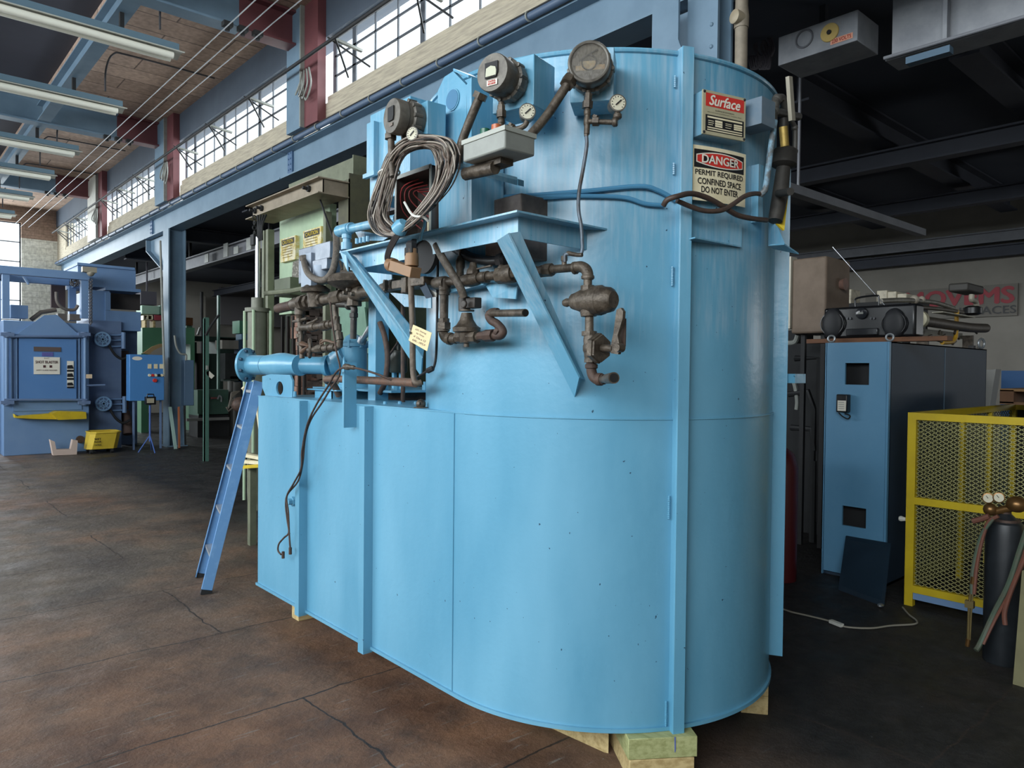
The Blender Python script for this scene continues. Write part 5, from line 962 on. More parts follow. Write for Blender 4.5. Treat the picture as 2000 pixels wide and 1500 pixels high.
for k in range(110):
    y = rr.uniform(gx(650, 700, .6).y, ya_); z = rr.uniform(.9, 2.45); m.obox((XP+.65+rr.uniform(-.1, .1), y, z), (rr.uniform(-1, 1), 1, rr.uniform(-.2, .2)), (rr.uniform(.06, .2), rr.uniform(.015, .04), .06))
m.build('scorched_lining', mat('scorched_brown', '3A302A', .95, 0, '1E1916', 8, .8, .6, 40), gp)
m = MB().box((XP+.2, gx(714, 620, .2).y, 0), (XP+.24, gx(662, 620, .2).y, gx(690, 592, .2).z)); m.prism([gx(703, 600, .18), gx(712, 600, .18), gx(722, 690, .18), gx(712, 690, .18)], (.02, 0, 0)); m.build('side_panel', GREEN, gp)
# caution plates
CP = mat('worn_caution_plate', 'C2AE62', .6, 0, 'D8D2B8', 14, .9, ramp=(.42, .55))
for (x0, y0_, x1, y1_, s) in ((548, 468, 577, 513, None), (592, 452, 627, 500, 'CAUTION')):
    A = gx(x0, y0_, .3); B = gx(x1, y1_, .3); z1_ = gx(x0, y0_, .3).z; z0_ = gx(x0, y1_, .3).z
    P = MB().box((XP+.3, B.y, z0_), (XP+.35, A.y, z1_)).build('caution_plate', CP, gp); c = V((XP+.299, (A.y+B.y)/2, (z0_+z1_)/2)); W_, H_ = A.y-B.y, z1_-z0_
    q = MB(); quadf(q, fr(c, (0, -1, 0), (0, 0, 1), .001), -W_*.42, H_*.2, W_*.42, H_*.44); q.build('black_band', INK, P)
    q = MB(); text(q, 'CAUTION', fr(c, (0, -1, 0), (0, 0, 1), .003, 0, H_*.32), W_*.7, H_*.15, .03); q.build('lettering', YEL, P)
    q = MB(); 
    for k in range(5): quadf(q, fr(c, (0, -1, 0), (0, 0, 1), .002), -W_*.35, H_*(.1-.11*k), W_*.3, H_*(.13-.11*k))
    q.build('print_lines', mat('faded_ink', '7A6A3E', .7), P)
MB().prism([gx(572, 512, .3), gx(596, 502, .3), gx(596, 545, .3), gx(569, 552, .3)], (.01, 0, 0)).build('grey_plate', mat('grimy_plate', '5A564C', .6, 0, '9A978C', 30, .9, ramp=(.5, .6)), gp)
MB().tube([gx(625, 389, .1), gx(650, 463, .1)], .01, 6).build('cable', DARK, gp)
# lifting cylinder at its left
m = MB().lathe((XP-.1, gx(503, 650, -.1).y, 0), (0, 0, 1), [(0, .1), (.2, .11), (2.28, .11), (2.285, .14), (2.33, .14), (2.331, .07), (2.45, .07)], 20); y_ = gx(503, 650, -.1).y
m.build('cylinder', mat('grey_green_cylinder', '727466', .5, .1, '5A5C50', 8), gp)
m = MB()
for dx, dy in ((-.1, .13), (.1, .13), (-.1, -.13), (.1, -.13)): m.cyl((XP-.1+dx, y_+dy, .1), (XP-.1+dx, y_+dy, 2.3), .018, n=8)
m.build('tie_rod', PALEG, gp)
MB().cyl((XP-.1, y_, 2.4), (XP-.1, y_, 3.15), .028, n=12).build('piston_rod', CHROME, gp)
m = MB()
for k in range(4): m.tube(smooth([(XP-.1+.02*k, y_-.03*k, 3.4), (XP-.12, y_-.05-.04*k, 3.25), (XP-.1, y_-.04*k, 3.1)]), .012, 6)
for k in range(4): m.torus((XP-.12, y_+.05, 3.38-k*.06), (1, 0, 0) if k % 2 else (0, 1, 0), .022, .007, 12, 6)
m.box((XP-.15, y_, 3.06), (XP-.07, y_+.1, 3.18)); m.build('chain_and_hoses', DARK, gp)
# ================================================================== shot blaster
YB = 15.85
def gy(px, py, d=0): return PY(px, py, YB+d)
MB1 = mat('blaster_blue', '6888B0', .5, 0, '7492B6', 2, .6, .06, 30); MB2 = mat('blaster_blue_dull', '5E7496', .55, 0, '687E9E', 4, .7)
sb = thing('shot_blaster', 'big blue shot blaster cabinet with roller door at the left of the hall', 'machine', (2.5, YB+.5, 0))
m = bY(MB(), 6, 625, 174, 892, YB, 1.3); 
c = MB(); z0 = 0; a = gy(6, 625); b = gy(174, 625); c.box((a.x, YB, 0), (b.x, YB+1.3, a.z)); c.build('cabinet', MB1, sb, bevel=.01)
m = MB().prism([gy(22, 660), gy(85, 616), gy(110, 615), gy(160, 660)], (0, -.06, 0)); m.build('hood', MB1, sb)
for (x0, x1) in ((5, 19), (159, 173)):
    for d in (0, 1.1): p = gy(x0, 545, 0); q = gy(x1, 622, 0); MB().box((p.x, YB+d, q.z), (q.x, YB+d+.14, p.z+.1)).build('gantry_post', MB1, sb)
p = gy(3, 519); q = gy(174, 547); zt = gy(90, 526).z; zb_ = gy(90, 541).z; m = MB().box((p.x-.03, YB-.03, zb_), (q.x, YB+.12, zt)).box((p.x, YB+1.1, zb_-.02), (q.x, YB+1.25, zt-.02)).box((p.x, YB, zb_), (p.x+.12, YB+1.2, zt)).box((q.x-.12, YB, zb_), (q.x, YB+1.2, zt)); m.prism([gy(45, 540), gy(55, 555), gy(58, 555), gy(48, 540)], (0, .1, 0)); m.build('gantry_beam', MB1, sb)
m = bY(MB(), 21, 595, 55, 622, YB+.3, .4); m.build('side_plate', MB1, sb)
dd = MB(); p = gy(36, 660); q = gy(148, 783); dd.box((p.x, YB-.06, q.z), (q.x, YB, p.z)); DO = dd.build('door', mat('door_blue', '5480B6', .45, 0, '5E88BA', 2, .5), sb)
for x in (13, 166): MB().cyl(gy(x, 656, -.1), gy(x, 785, -.1), .03, n=8).build('guide_rod', MB1, sb)
m = MB()
for x in (20, 30, 152, 158): p = gy(x, 660); q = gy(x+3, 783); m.box((p.x, YB-.05, q.z), (q.x, YB, p.z))
m.build('door_guide', MB1, sb)
m = MB()
for y in (657, 781): m.cyl(gy(8, y, -.13), gy(170, y, -.13), .022, n=8)
for x in (14, 164):
    for y in (653, 786): p = gy(x, y, -.1); m.box((p.x-.1, YB-.16, p.z-.03), (p.x+.1, YB-.04, p.z+.03)); m.lathe(p, (0, 0, 1), [(-.05, .06), (.04, .06)], 12)
m.build('cross_rod', MB2, sb)
bY(MB(), 66, 677, 119, 687, YB-.075, .02).build('brown_strip', mat('grubby_strip', '5A4C46', .7), DO); bY(MB(), 82, 688, 104, 696, YB-.07, .015).build('purple_label', mat('purple_label', '5A5A9A', .5), DO)
SGN = bY(MB(), 66, 697, 117, 731, YB-.08, .02).build('shot_blaster_sign', WHT, DO)
c = gy(91.5, 714, -.082); W_ = gy(117, 714).x-gy(66, 714).x; H_ = gy(91, 697).z-gy(91, 731).z
q = MB(); text(q, 'SHOT BLASTER', fr(c, (1, 0, 0), (0, 0, 1), .003, 0, H_*.2), W_*.86, H_*.15, .03); text(q, 'BLAST', fr(c, (1, 0, 0), (0, 0, 1), .003, 0, H_*.42), W_*.2, H_*.06)
quadf(q, fr(c, (1, 0, 0), (0, 0, 1), .003), -W_*.14, -H_*.12, -W_*.04, H_*.02); quadf(q, fr(c, (1, 0, 0), (0, 0, 1), .003), W_*.1, -H_*.12, W_*.2, H_*.02); text(q, 'SAFETY GLASSES REQUIRED', fr(c, (1, 0, 0), (0, 0, 1), .003, 0, -H_*.27), W_*.8, H_*.07, .02); o = q.build('sign_lettering', mat('maroon_ink', '4A2A2C', .6), sb)
q = bY(MB(), 131, 705, 144, 758, YB-.075, .012).build('warning_strip', WHT, DO)
for y0_, y1_ in ((713, 726), (729, 742), (747, 758)):
    q = MB(); c_ = PY(137.5, (y0_+y1_)/2, YB-.078); hh_ = PY(137, y0_, YB).z-PY(137, y1_, YB).z; f_ = fr(c_, (1, 0, 0), (0, 0, 1), .002)
    q.add([f_(-.05, hh_*.45), f_(.03, hh_*.5), f_(.055, -hh_*.05), f_(-.055, -hh_*.05)], [(0, 1, 2, 3)]); quadf(q, f_, -.055, -hh_*.5, .055, -hh_*.2); q.build('warning_pictogram', INK, sb)
m = MB(); m.prism([gy(25, 808), gy(30, 812), gy(92, 807), gy(105, 806), gy(107, 818), gy(60, 817), gy(26, 815)], (0, -.2, 0)); m.prism([gy(95, 806), gy(105, 802), gy(160, 803), gy(161, 816), gy(107, 818)], (0, -.35, 0)); m.build('yellow_tray', YEL, sb)
m = bY(MB(), 25, 783, 160, 800, YB-.02, .02); m.build('lower_panel', MB1, sb)
m = MB(); p = gy(156, 858, -.05); m.lathe(p, (0, -1, 0), [(0, .07), (.06, .07)], 16); m.build('outlet', RUST, sb)
m = MB()
for k in range(28):
    p = gy(177, 548+k*3.1, -.1); m.torus(p, (1, 0, 0) if k % 2 else (0, 1, 0), .028, .009, 10, 5)
m.build('chain', mat('chain_steel', '5E5E62', .5, .5), sb); m = MB()
for k in range(16): p = gy(146+4*math.cos(k*.8)*1.5, 552+5*math.sin(k*.8), .05); m.torus(p, (math.cos(k), math.sin(k), .3), .03, .009, 10, 5)
m.build('bunched_chain', mat('chain_steel', '5E5E62', .5, .5), sb)
m = MB().obox(gy(174, 527, -.1), (1, 0, 0), (.12, .05, .06)); m.ball(gy(177, 533, -.1), .07, 10); m.build('hoist', mat('hoist_metal', '9C9686', .5, .3), sb)
m = MB().tube(smooth([gy(110, 570, .5), gy(112, 590, .5), gy(125, 603, .5), (gy(145, 605, .5)), gy(152, 596, .5)]), .03, 8); m.tube([gy(60, 625, .5), gy(80, 610, .5), gy(110, 605, .5)], .04, 8); bY(m, 113, 612, 130, 626, YB+.5, .2); bY(m, 136, 613, 158, 626, YB+.5, .2); m.build('drive_motor', mat('motor_brown_grey', '6E665E', .5, .1, '5A524C', 8), sb)
bY(MB(), 100, 555, 128, 602, YB+1.6, .1).build('rusty_backplate', mat('rust_panel', '4C3C3A', .8), sb)
# east half of the machine
m = MB(); Y2 = YB+.55
def b2(m, x0, y0, x1, y1, d0, d1, floor=False):
    p = gy(x0, y0, d0); q = gy(x1, y1, d0); m.box((p.x, YB+d0, 0 if floor else q.z), (q.x, YB+d1, p.z)); return m
b2(m, 152, 516, 265, 566, .5, 1.7).box(*[(gy(150, 513, .5).x, YB+.45, gy(150, 518, .5).z), (gy(262, 513, .5).x, YB+1.75, gy(150, 513, .5).z)]); m.build('elevator_head', MB1, sb)
m = b2(MB(), 175, 566, 214, 645, .5, 1.7); b2(m, 206, 560, 275, 571, .45, 1.8); b2(m, 206, 606, 275, 647, .45, 1.8); b2(m, 206, 571, 216, 606, .45, 1.8); m.build('filter_box', MB1, sb); b2(MB(), 216, 571, 274, 606, 1.1, 1.2).build('dark_intake', mat('brown_grille', '4A4442', .8, 0, '5C5450', 2), sb)
m = b2(MB(), 174, 625, 237, 862, .35, 1.4, True); m.prism([gy(174, 625, .33), gy(237, 650, .33), gy(237, 665, .33), gy(174, 650, .33)], (0, .02, 0)); m.build('mill_housing', MB2, sb)
b2(MB(), 237, 640, 268, 864, .9, 1.6, True).build('rear_leg', MB2, sb)
for (x, y) in ((197, 663), (199, 788)):
    c = gy(x, y, .3); R_ = mpx(14, c); g = MB().lathe(c, (0, -1, 0), [(0, R_), (.12, R_), (.14, R_*.9)], 24); G_ = g.build('fan_guard', MB2, sb); g = MB(); g.torus(c+V((0, -.15, 0)), (0, 1, 0), R_*.92, .02, 24, 6); g.torus(c+V((0, -.15, 0)), (0, 1, 0), R_*.5, .014, 20, 6)
    for k in range(8): a = k*math.pi/4; g.bar(c+V((0, -.15, 0)), c+V((math.cos(a)*R_*.9, -.15, math.sin(a)*R_*.9)), .02, .02)
    g.build('guard_spokes', mat('spoke_blue', '7396B8', .5), G_)
    g = MB(); 
    for dy in (-8, 2, 14): g.cyl(gy(x+14, y+dy, .25), gy(x+46, y+dy-1, .25), .016, n=6)
    g.cyl(gy(x+44, y-14, .25), gy(x+44, y+18, .25), .04, n=8); g.build('lever_frame', MB1, sb)
    MB().tube(smooth([gy(x+16, y+12, .2), gy(x+28, y+30, .2), gy(x+42, y+38, .2), gy(x+55, y+32, .2)]), .025, 6).build('hose', DARK, sb)
m = MB(); p = gy(236, 685, .7); q = gy(251, 685, .7); m.box((p.x, YB+.7, gy(240, 800, .7).z), (q.x, YB+.9, p.z)); m.tube(smooth([gy(244, 805, .6), gy(248, 825, .5), gy(250, 848, .4)]), .09, 12); m.build('rubber_duct', mat('brown_rubber_duct', '5C4A44', .8, 0, '4A3C38', 6), sb)
MB().cyl(gy(168, 753, -.1), gy(205, 752, -.1), .02, n=8).build('latch_bar', MB2, sb)
bY(MB(), 168, 731, 180, 739, YB-.15, .005).build('paper_tag', mat('tag_peach', 'D8C0A0', .7), sb)
# left neighbour sliver
o = MB().box((gy(-60, 700, .4).x, YB+.4, 0), (gy(3, 700, .4).x-.12, YB+1.5, gy(0, 620, .4).z)).build('blue_cabinet', MB1, bevel=.01); tag(o, 'blue cabinet side cut by the left edge of the photo, left of the shot blaster', 'cabinet')
# beige U bracket on the floor
t = MB(); p = lambda x, y: gy(x, y, -.45); o = MB().prism([p(98, 858), p(107, 862), p(110, 877), p(138, 877), p(142, 858), p(152, 860), p(150, 887), p(104, 889)], (0, .14, 0)).build('u_shaped_frame', mat('pinkish_cream', 'C8B4A8', .6)); o.location.z = .0; tag(o, 'cream U shaped casting on the floor against the shot blaster', 'frame')
# yellow mop bucket
YK = 15.3
def gk(px, py): return PY(px, py, YK)
t = thing('mop_bucket', 'yellow wheeled mop bucket beside the shot blaster', 'bucket', gk(207, 880))
a, b, c, d = gk(178, 846), gk(237, 846), gk(232, 876), gk(182, 878); dz = .36
def ring(x0, x1, z, y0, y1, ch=.08): return [V((x0+ch, y0, z)), V((x1-ch, y0, z)), V((x1, y0+ch, z)), V((x1, y1-ch, z)), V((x1-ch, y1, z)), V((x0+ch, y1, z)), V((x0, y1-ch, z)), V((x0, y0+ch, z))]
m = MB(); zt_, zb_ = a.z, .08; r0 = ring(c.x-.52, c.x, zb_, YK+.05, YK+.4); r1_ = ring(a.x, b.x, zt_, YK-.02, YK+.48); m.add(r0+r1_, [(i, (i+1) % 8, 8+(i+1) % 8, 8+i) for i in range(8)]+[tuple(range(8))]); m.tube(r1_, .018, 6, True)
m.build('tub', mat('bucket_yellow', 'D4B83C', .5, 0, 'C2A63A', 6), t)
for x in (c.x-.45, c.x-.1): 
    for y in (YK+.08, YK+.38): MB().cyl((x-.02, y, .04), (x+.02, y, .04), .04, n=12).build('caster', DARK, t)
q = MB(); cc = gk(191, 865)+V((0, .005, 0))
for s, v in (('WET', .07), ('FLOOR', .02), ('CAUTION', -.04)): text(q, s, fr(cc, (1, 0, 0), (0, 0, 1), .004, 0, v), .11, .035, .03)
q.build('lettering', INK, t)
# control panel on the column
t = thing('electrical_cabinet', 'blue electrical cabinet with buttons beside the H column', 'control panel', gy(286, 782, -.3))
YQ = YB-.35
def gq(px, py, d=0): return PY(px, py, YQ+d)
p, q = gq(253, 692), gq(321, 782); m = MB().box((p.x, YQ, q.z), (q.x, YQ+.25, p.z)); PN = m.build('box', mat('panel_blue', '4A84C0', .45), t, bevel=.01)
m = MB().lathe(gq(268, 700, 0), (0, -1, 0), [(0, .09), (.004, .09)], 24); 
for v in m.v: v.z = gq(268, 700).z+(v.z-gq(268, 700).z)*.42
m.build('oval_badge', WHT, PN)
for (x, y, m_) in ((292, 716, CREAM), (304, 716, CREAM), (315, 716, CREAM)): bY(MB(), x-3, y-5, x+4, y+4, YQ-.012, .012).build('switch_plate', m_, PN)
for k in range(5): MB().lathe(gq(292+k*6, 733), (0, -1, 0), [(0, .03), (.03, .025)], 10).build('push_button', [CREAM, RED, CREAM, INK, CREAM][k], PN)
MB().lathe(gq(302, 743), (0, -1, 0), [(0, .04), (.04, .035)], 12).build('stop_button', RED, PN)
m = MB()
for x in (263, 316): m.box((gq(x, 780).x, YQ+.1, 0), (gq(x+3, 780).x, YQ+.16, gq(x, 780).z))
m.build('stand', MB2, t)
# work light on tripod
YL = 14.9
def gl(px, py, d=0): return PY(px, py, YL+d)
t = thing('work_light', 'black halogen work light on a blue tripod in front of the control panel', 'work light', gl(293, 868))
m = MB(); p, q = gl(284, 775), gl(303, 790); m.box((p.x, YL-.06, q.z), (q.x, YL+.06, p.z)); m.tube([gl(287, 775), gl(288, 770), gl(300, 770), gl(301, 775)], .012, 6); m.build('head', BLACK, t, bevel=.008)
bY(MB(), 287, 778, 301, 787, YL-.065, .006).build('lens', mat('lamp_lens', 'C8C0A8', .15, .3), t)
MB().cyl(gl(293, 790), gl(293, 862), .018, n=8).build('pole', mat('tripod_blue', '3A5A9A', .5), t)
for (x, y, d) in ((270, 872, .1), (303, 873, -.2), (296, 866, .4)):
    e = gl(x, y, d); e.z = .01; MB().tube([gl(293, 850), e], .012, 6).build('leg', mat('tripod_blue', '3A5A9A', .5), t)
# cabinet and conduits on the column
t = thing('wall_cabinet', 'narrow grey blue electrical cabinet fixed to the right flange of the H column', 'cabinet', PY(368, 792, 15.8)); YC = 15.75
p, q = PY(360, 703, YC), PY(377, 792, YC); MB().box((p.x, YC, q.z), (q.x+.02, YC+.3, p.z)).build('box', mat('cabinet_slate', '56708A', .5), t, bevel=.01)
MB().tube(smooth([PY(341, 655, YC), PY(344, 675, YC), PY(352, 690, YC), PY(363, 693, YC), PY(363, 704, YC)]), .022, 8).build('conduit', GREY, t)
MB().cyl(PY(360, 792, YC), PY(362, 874, YC), .02, n=8).build('drop_conduit', DARK, t)
tag(MB().cyl(PY(313, 470, 15.5), PY(321, 735, 15.5), .022, n=8).build('conduit_pipe', GREY), 'thin pale conduit running down the left flange of the H column to the panel', 'conduit')
tag(MB().bar(V((PY(350, 868, 15.3).x, 15.3, .01)), PY(349, 795, 15.6), .05, .03).build('wood_strip', mat('orange_strip', 'A0603E', .7)), 'orange brown strip leaning inside the H column', 'strip')
tag(MB().bar(V((PY(343, 872, 15.2).x, 15.2, .01)), PY(332, 795, 15.6), .06, .02).build('metal_strip', mat('pale_green_strip', '8EA8A0', .6)), 'pale green strip leaning against the H column foot', 'strip')
# ================================================================== machines deep in the east bay, left of the tank
def Ym(Y): return lambda px, py, d=0: PY(px, py, Y+d)
def fbox(mb, f, x0, y0, x1, y1, dep, floor=False): p, q = f(x0, y0), f(x1, y1); return mb.box((p.x, p.y, 0 if floor else q.z), (q.x, p.y+dep, p.z))
g = Ym(19.5)
t = thing('green_press', 'green arched machine with crates on top, seen left of the H column', 'machine', g(310, 860))
m = MB(); arch = [g(275, 640), g(400, 640), g(400, 690)]+[g(345-50*math.cos(a), 690-18*math.sin(a)) for a in [k*math.pi/8*.9 for k in range(8, -1, -1)]]+[g(278, 690)]
m.prism([g(278, 640), g(330, 640), g(372, 640), g(372, 672)] + [g(340, 672), g(325, 673), g(310, 676), g(296, 682), g(288, 690), g(278, 690)], (0, .8, 0)); m.build('arch_body', mat('press_green', '4F8060', .5, 0, '467356', 3), t)
m = MB(); fbox(m, g, 276, 690, 290, 860, .6, True); fbox(m, g, 372, 640, 380, 860, .8, True); m.build('side_frame', mat('press_green', '4F8060', .5), t)
MB().prism([g(278, 690), g(288, 683), g(296, 677), g(310, 672), g(325, 670), g(340, 669), g(340, 674), g(325, 675), g(310, 679), g(300, 684), g(290, 692)], (0, -.05, 0)).build('worn_edge', mat('bare_tan_edge', 'B09468', .7), t)
def simple(f, x0, y0, x1, y1, dep, name, label, cat, m_, floor=False, grp=None): 
    o = fbox(MB(), f, x0, y0, x1, y1, dep, floor).build(name, m_, bevel=.01); return tag(o, label, cat, grp)
simple(g, 277, 596, 312, 614.6, .5, 'parts_bin', 'pale green bin on top of the stack left of the H column', 'bin', mat('pale_mint', 'A8C8B0', .6)); simple(g, 312.5, 596, 330, 614.6, .6, 'parts_bin', 'mid green bin just behind the pale green one', 'bin', GREEN)
t = thing('crate', 'small cream crate with two openings on the green machine', 'crate', g(289, 624)); m = MB(); 
for (x0, y0_, x1, y1_) in ((280, 615, 299, 617), (280, 623, 299, 625), (280, 615, 282, 625), (297, 615, 299, 625), (288, 615, 290, 625)): fbox(m, g, x0, y0_, x1, y1_, .3)
m.build('frame', CREAM, t); fbox(MB(), Ym(19.7), 281, 616, 298, 624, .1).build('inside', mat('brown_inside', '5A4430', .8), t)
simple(g, 301.5, 615, 318, 626, .4, 'toolbox', 'red box next to the cream crate on the green machine', 'box', mat('dull_red', 'A84850', .5)); simple(g, 283, 625.2, 287, 640, .3, 'wood_block', 'left pale block under the crates on the green machine', 'timber', WOOD); simple(g, 299, 626.2, 304, 640, .3, 'wood_block', 'right pale block under the crates on the green machine', 'timber', WOOD)
o = fbox(MB(), Ym(22), 275, 568, 306, 596, .5); p = Ym(22)(290, 568); o.box((p.x, 22.2, p.z), (p.x+.04, 22.24, ZE)); tag(o.build('grey_duct', mat('dusk_grey', '4A4850', .8)), 'grey duct box above the stacked bins in the background', 'duct')
simple(Ym(20.2), 364, 636, 376, 705, .4, 'green_column', 'green machine column right of the H column', 'machine', GREEN); simple(Ym(20.2), 362, 620, 377, 636, .4, 'brown_box', 'brown box on the green machine column', 'box', COPPER)
g = Ym(20.5)
t = thing('punch_press', 'dark green press frame with a cross beam behind the steel post', 'machine', g(430, 840)); m = MB(); fbox(m, g, 376, 656, 465, 668, .6); fbox(m, g, 380, 690, 436, 760, .8); fbox(m, g, 376, 668, 384, 850, .5, True); fbox(m, g, 425, 660, 460, 700, .7); m.build('frame', mat('dusky_green', '2F4840', .6, 0, '28403A', 3), t)
fbox(MB(), Ym(19.9), 385, 690, 398, 770, .3).build('dark_panel', mat('brown_dark', '38302E', .8), t); fbox(MB(), g, 395, 735, 470, 742, .9).build('table', mat('table_green', '3A4C44', .6), t); MB().bar(g(386, 654), g(391, 640), .08, .05).build('lever', GREY, t)
g = Ym(17.5)
t = thing('green_cabinet', 'green machine base with a grey latch and label behind the steel post', 'cabinet', g(415, 810)); m = MB(); fbox(m, g, 388, 762, 446, 810, .7); m.build('base', mat('cab_green', '46695A', .55, 0, '3E5F50', 3), t); m = MB(); fbox(m, Ym(17.3), 386, 762, 393, 808, .2); m.build('side_panel', mat('cab_green_dk', '3E6450', .55), t)
fbox(MB(), Ym(17.45), 412, 776, 424, 779, .03).build('red_label', mat('rose_label', '9A5A58', .6), t); MB().tube(smooth([Ym(17.4)(425, 780), Ym(17.4)(428, 773), Ym(17.4)(432, 776), (Ym(17.4)(432, 785))]), .02, 6).build('handle', CHROME, t)
fbox(MB(), g, 388, 810, 446, 816, .7).build('plinth', DARK, t); fbox(MB(), g, 386, 816, 448, 845, .6, True).build('foot', DARK, t)
o = tag(MB().box((Ym(17)(365, 812).x, 17, .42), (Ym(17)(448, 812).x, 17.1, .48)).build('floor_rail', mat('dusty_rail', '7E7E7A', .7)), 'long pale rail low in front of the green machines', 'rail'); MB().box((Ym(17)(365, 812).x, 17.0, 0), (Ym(17)(365, 812).x+.1, 17.1, .42)).build('rail_leg', DARK, o) if False else None
t = thing('steel_post', 'slim pale green steel post with a hanging paper tag', 'post', Ym(13)(404, 838)); g = Ym(13.0); p = g(399, 622); q = g(408, 838); MB().box((p.x, 13, 0), (g(401, 700).x, 13.06, p.z)).box((p.x, 13.0, 0), (q.x, 13.02, p.z+.02)).build('post', mat('post_green', '4C7064', .5), t)
MB().prism([g(403, 726), g(408, 724), g(419, 734), g(413, 740), g(404, 732)], (0, .005, 0)).build('tag', WHT, t); MB().box((g(402, 730).x, 12.97, g(402, 722).z), (g(406, 730).x, 13.0, g(402, 714).z)).build('clip', GREY, t)
MB().tube(smooth([g(402, 655), g(410, 640), g(420, 625), g(428, 615)]), .02, 6).build('arm_cable', DARK, t)
g = Ym(19); t = thing('drill_press', 'green drill press head with blue motor beside the lift cylinder', 'machine', g(480, 850)); fbox(MB(), g, 468, 626, 496, 652, .5).build('head', mat('mint_dark', '4A8468', .55), t); fbox(MB(), g, 472, 652, 500, 664, .4).build('motor', mat('motor_blue', '34607A', .5), t); fbox(MB(), g, 466, 664, 477, 735, .3, True).build('column', mat('deep_blue', '23405C', .5), t)
fbox(MB(), g, 434, 664, 466, 682, .5).build('grey_box', mat('beige_box', '8A867E', .7), t); m = MB(); fbox(m, g, 440, 690, 500, 740, .5); m.build('spindle_group', mat('murky', '2B2F30', .7, 0, '3C4040', 4), t); fbox(MB(), g, 450, 735, 500, 745, .7).build('bench', mat('bench_dark', '34403C', .7), t)
for k, (x, r_) in enumerate(((450, 5), (461, 9))): tag(MB().lathe(Ym(18+k*.6)(x, 800), (0, 0, 1), [(-Ym(18+k*.6)(x, 800).z+.002, mpx(r_, Ym(18)(x, 760))), (.7, mpx(r_, Ym(18)(x, 760)))], 14).build('gas_cylinder', mat('dusty_grey_cyl', '6E6E6A', .6)), ['narrow grey cylinder beside the green cabinet', 'wide grey cylinder left of the ladder top'][k], 'cylinder')
t = thing('wire_basket', 'wire cage guard sticking out left of the ladder', 'guard', Ym(9)(455, 795)); g = Ym(9); m = MB()
for k in range(6): m.tube(smooth([g(445+2*k, 800-3*k), g(452, 778-2*k), g(468, 764)]), .008, 5)
m.tube([g(442, 795), g(446, 803), g(470, 785)], .01, 5); m.build('wires', mat('dull_wire', '5C564E', .6, .3), t); MB().ball(g(470, 790), .12, 12, (1, 1, .8)).build('brown_drum', RUST, t)
tag(MB().bar(Ym(8)(474, 757), Ym(8)(480, 782)*1.0+V((.12, 0, 0)), .05, .03).bar(Ym(8)(480, 782)+V((.12, 0, 0)), V((Ym(8)(480, 782).x+.3, 8, .0)), .04, .03).build('pale_board', CREAM), 'short cream board just left of the ladder', 'board')
t = thing('trolley', 'low trolley with cream and yellow rails behind the ladder', 'trolley', (2.62, 5.6, 0)); f_ = lambda px, py: PX(px, py, 2.62)
for k, (y, m_) in enumerate(((886, CREAM), (899, CREAM), (908, YEL))): MB().bar(f_(466+6*k, y+2*k), f_(530, y+12-6*k), .06, .03).build('rail', m_, t)
for px in (480, 520): p = f_(px, 900); MB().box((p.x+.03, p.y-.03, 0), (p.x+.09, p.y+.03, f_(px, 886).z)).build('leg', OLV, t)
# grey wall panels and other bits of the far bay
simple(Ym(26.8), 362, 575, 402, 660, .2, 'wall_panel', 'grey panel on the far wall right of the H column', 'panel', MG); simple(Ym(26.8), 431, 560, 560, 640, .2, 'wall_panel', 'wide grey wall section deep behind the steel post', 'panel', mat('far_grey', '5C5A5C', .9)); 
tag(MB().cyl(Ym(24)(394, 570), V((Ym(24)(394, 700).x, 24, 0)), .05, n=8).build('thin_pipe', DARK), 'dark vertical pipe on the far wall between the grey panels', 'pipe')
tag(MB().box((Ym(18.4)(426, 700).x, 18.4, 0), tuple(Ym(18.4)(430, 577)+V((0, .1, 0)))).build('green_post', mat('post_green', '4C7064', .5)), 'short green upright under the far crane rail', 'post')
# east bay runway, cross beams, trusses
EB = mat('east_bay_steel', '3B3F4A', .7, 0, '30333C', 2); EBL = mat('east_bay_steel_pale', '787A80', .6, 0, '5E6066', 3)
t = thing('crane_runway', 'pale grey runway beam in the dark bay with a collector box', 'crane beam', (6.1, 10, 4.05), 'beams under the dark bay ceiling'); m = MB(); ibeam(m, (6.1, 4.5, 4.2), (6.1, 24, 4.2), .2, .3); m.build('beam', EBL, t)
for y, h in ((14.9, .25), (16.2, .3), (17.4, .2), (15.6, .16), (12.8, .2)): MB().box((5.98, y, 4.08), (6.0, y+.25, 4.08+h)).build('collector_box', GREY, t)
for y in (5, 9.6, 14.2, 19, 23.8): MB().box((6.07, y, 4.35), (6.13, y+.06, ZE)).build('hanger', DARK, t)
labs_ = ['cross beam of the dark bay nearest the camera', 'second cross beam of the dark bay', 'third cross beam of the dark bay', 'fourth cross beam of the dark bay', 'fifth cross beam of the dark bay', 'sixth cross beam of the dark bay', 'farthest cross beam of the dark bay']
for k, y in enumerate((2.2, 3.72, 5.85, 9.3, 13, 17, 21)):
    m = MB(); ibeam(m, (5.1 if k > 1 else 7.2, y, 4.58), (14.6, y, 4.58), .24, .3); tag(m.build('bay_beam', EB), labs_[k], 'beam', 'beams under the dark bay ceiling')
for k, (x, z) in enumerate(((9.5, 4.3), (12.2, 4.25))):
    m = MB(); ibeam(m, (x, -2, z), (x, 27, z), .18, .22); tag(m.build('bay_beam', EB), ['nearer lengthwise beam of the dark bay', 'farther lengthwise beam of the dark bay'][k], 'beam', 'beams under the dark bay ceiling')
for k, z in enumerate((3.7, 3.95)):
    m = MB(); ibeam(m, (14.75, -2, z+.1), (14.75, 27, z+.1), .16, .2); tag(m.build('wall_rail', EBL if k else EB), ['lower dark rail along the top of the grey east wall', 'upper rail along the top of the grey east wall'][k], 'rail')
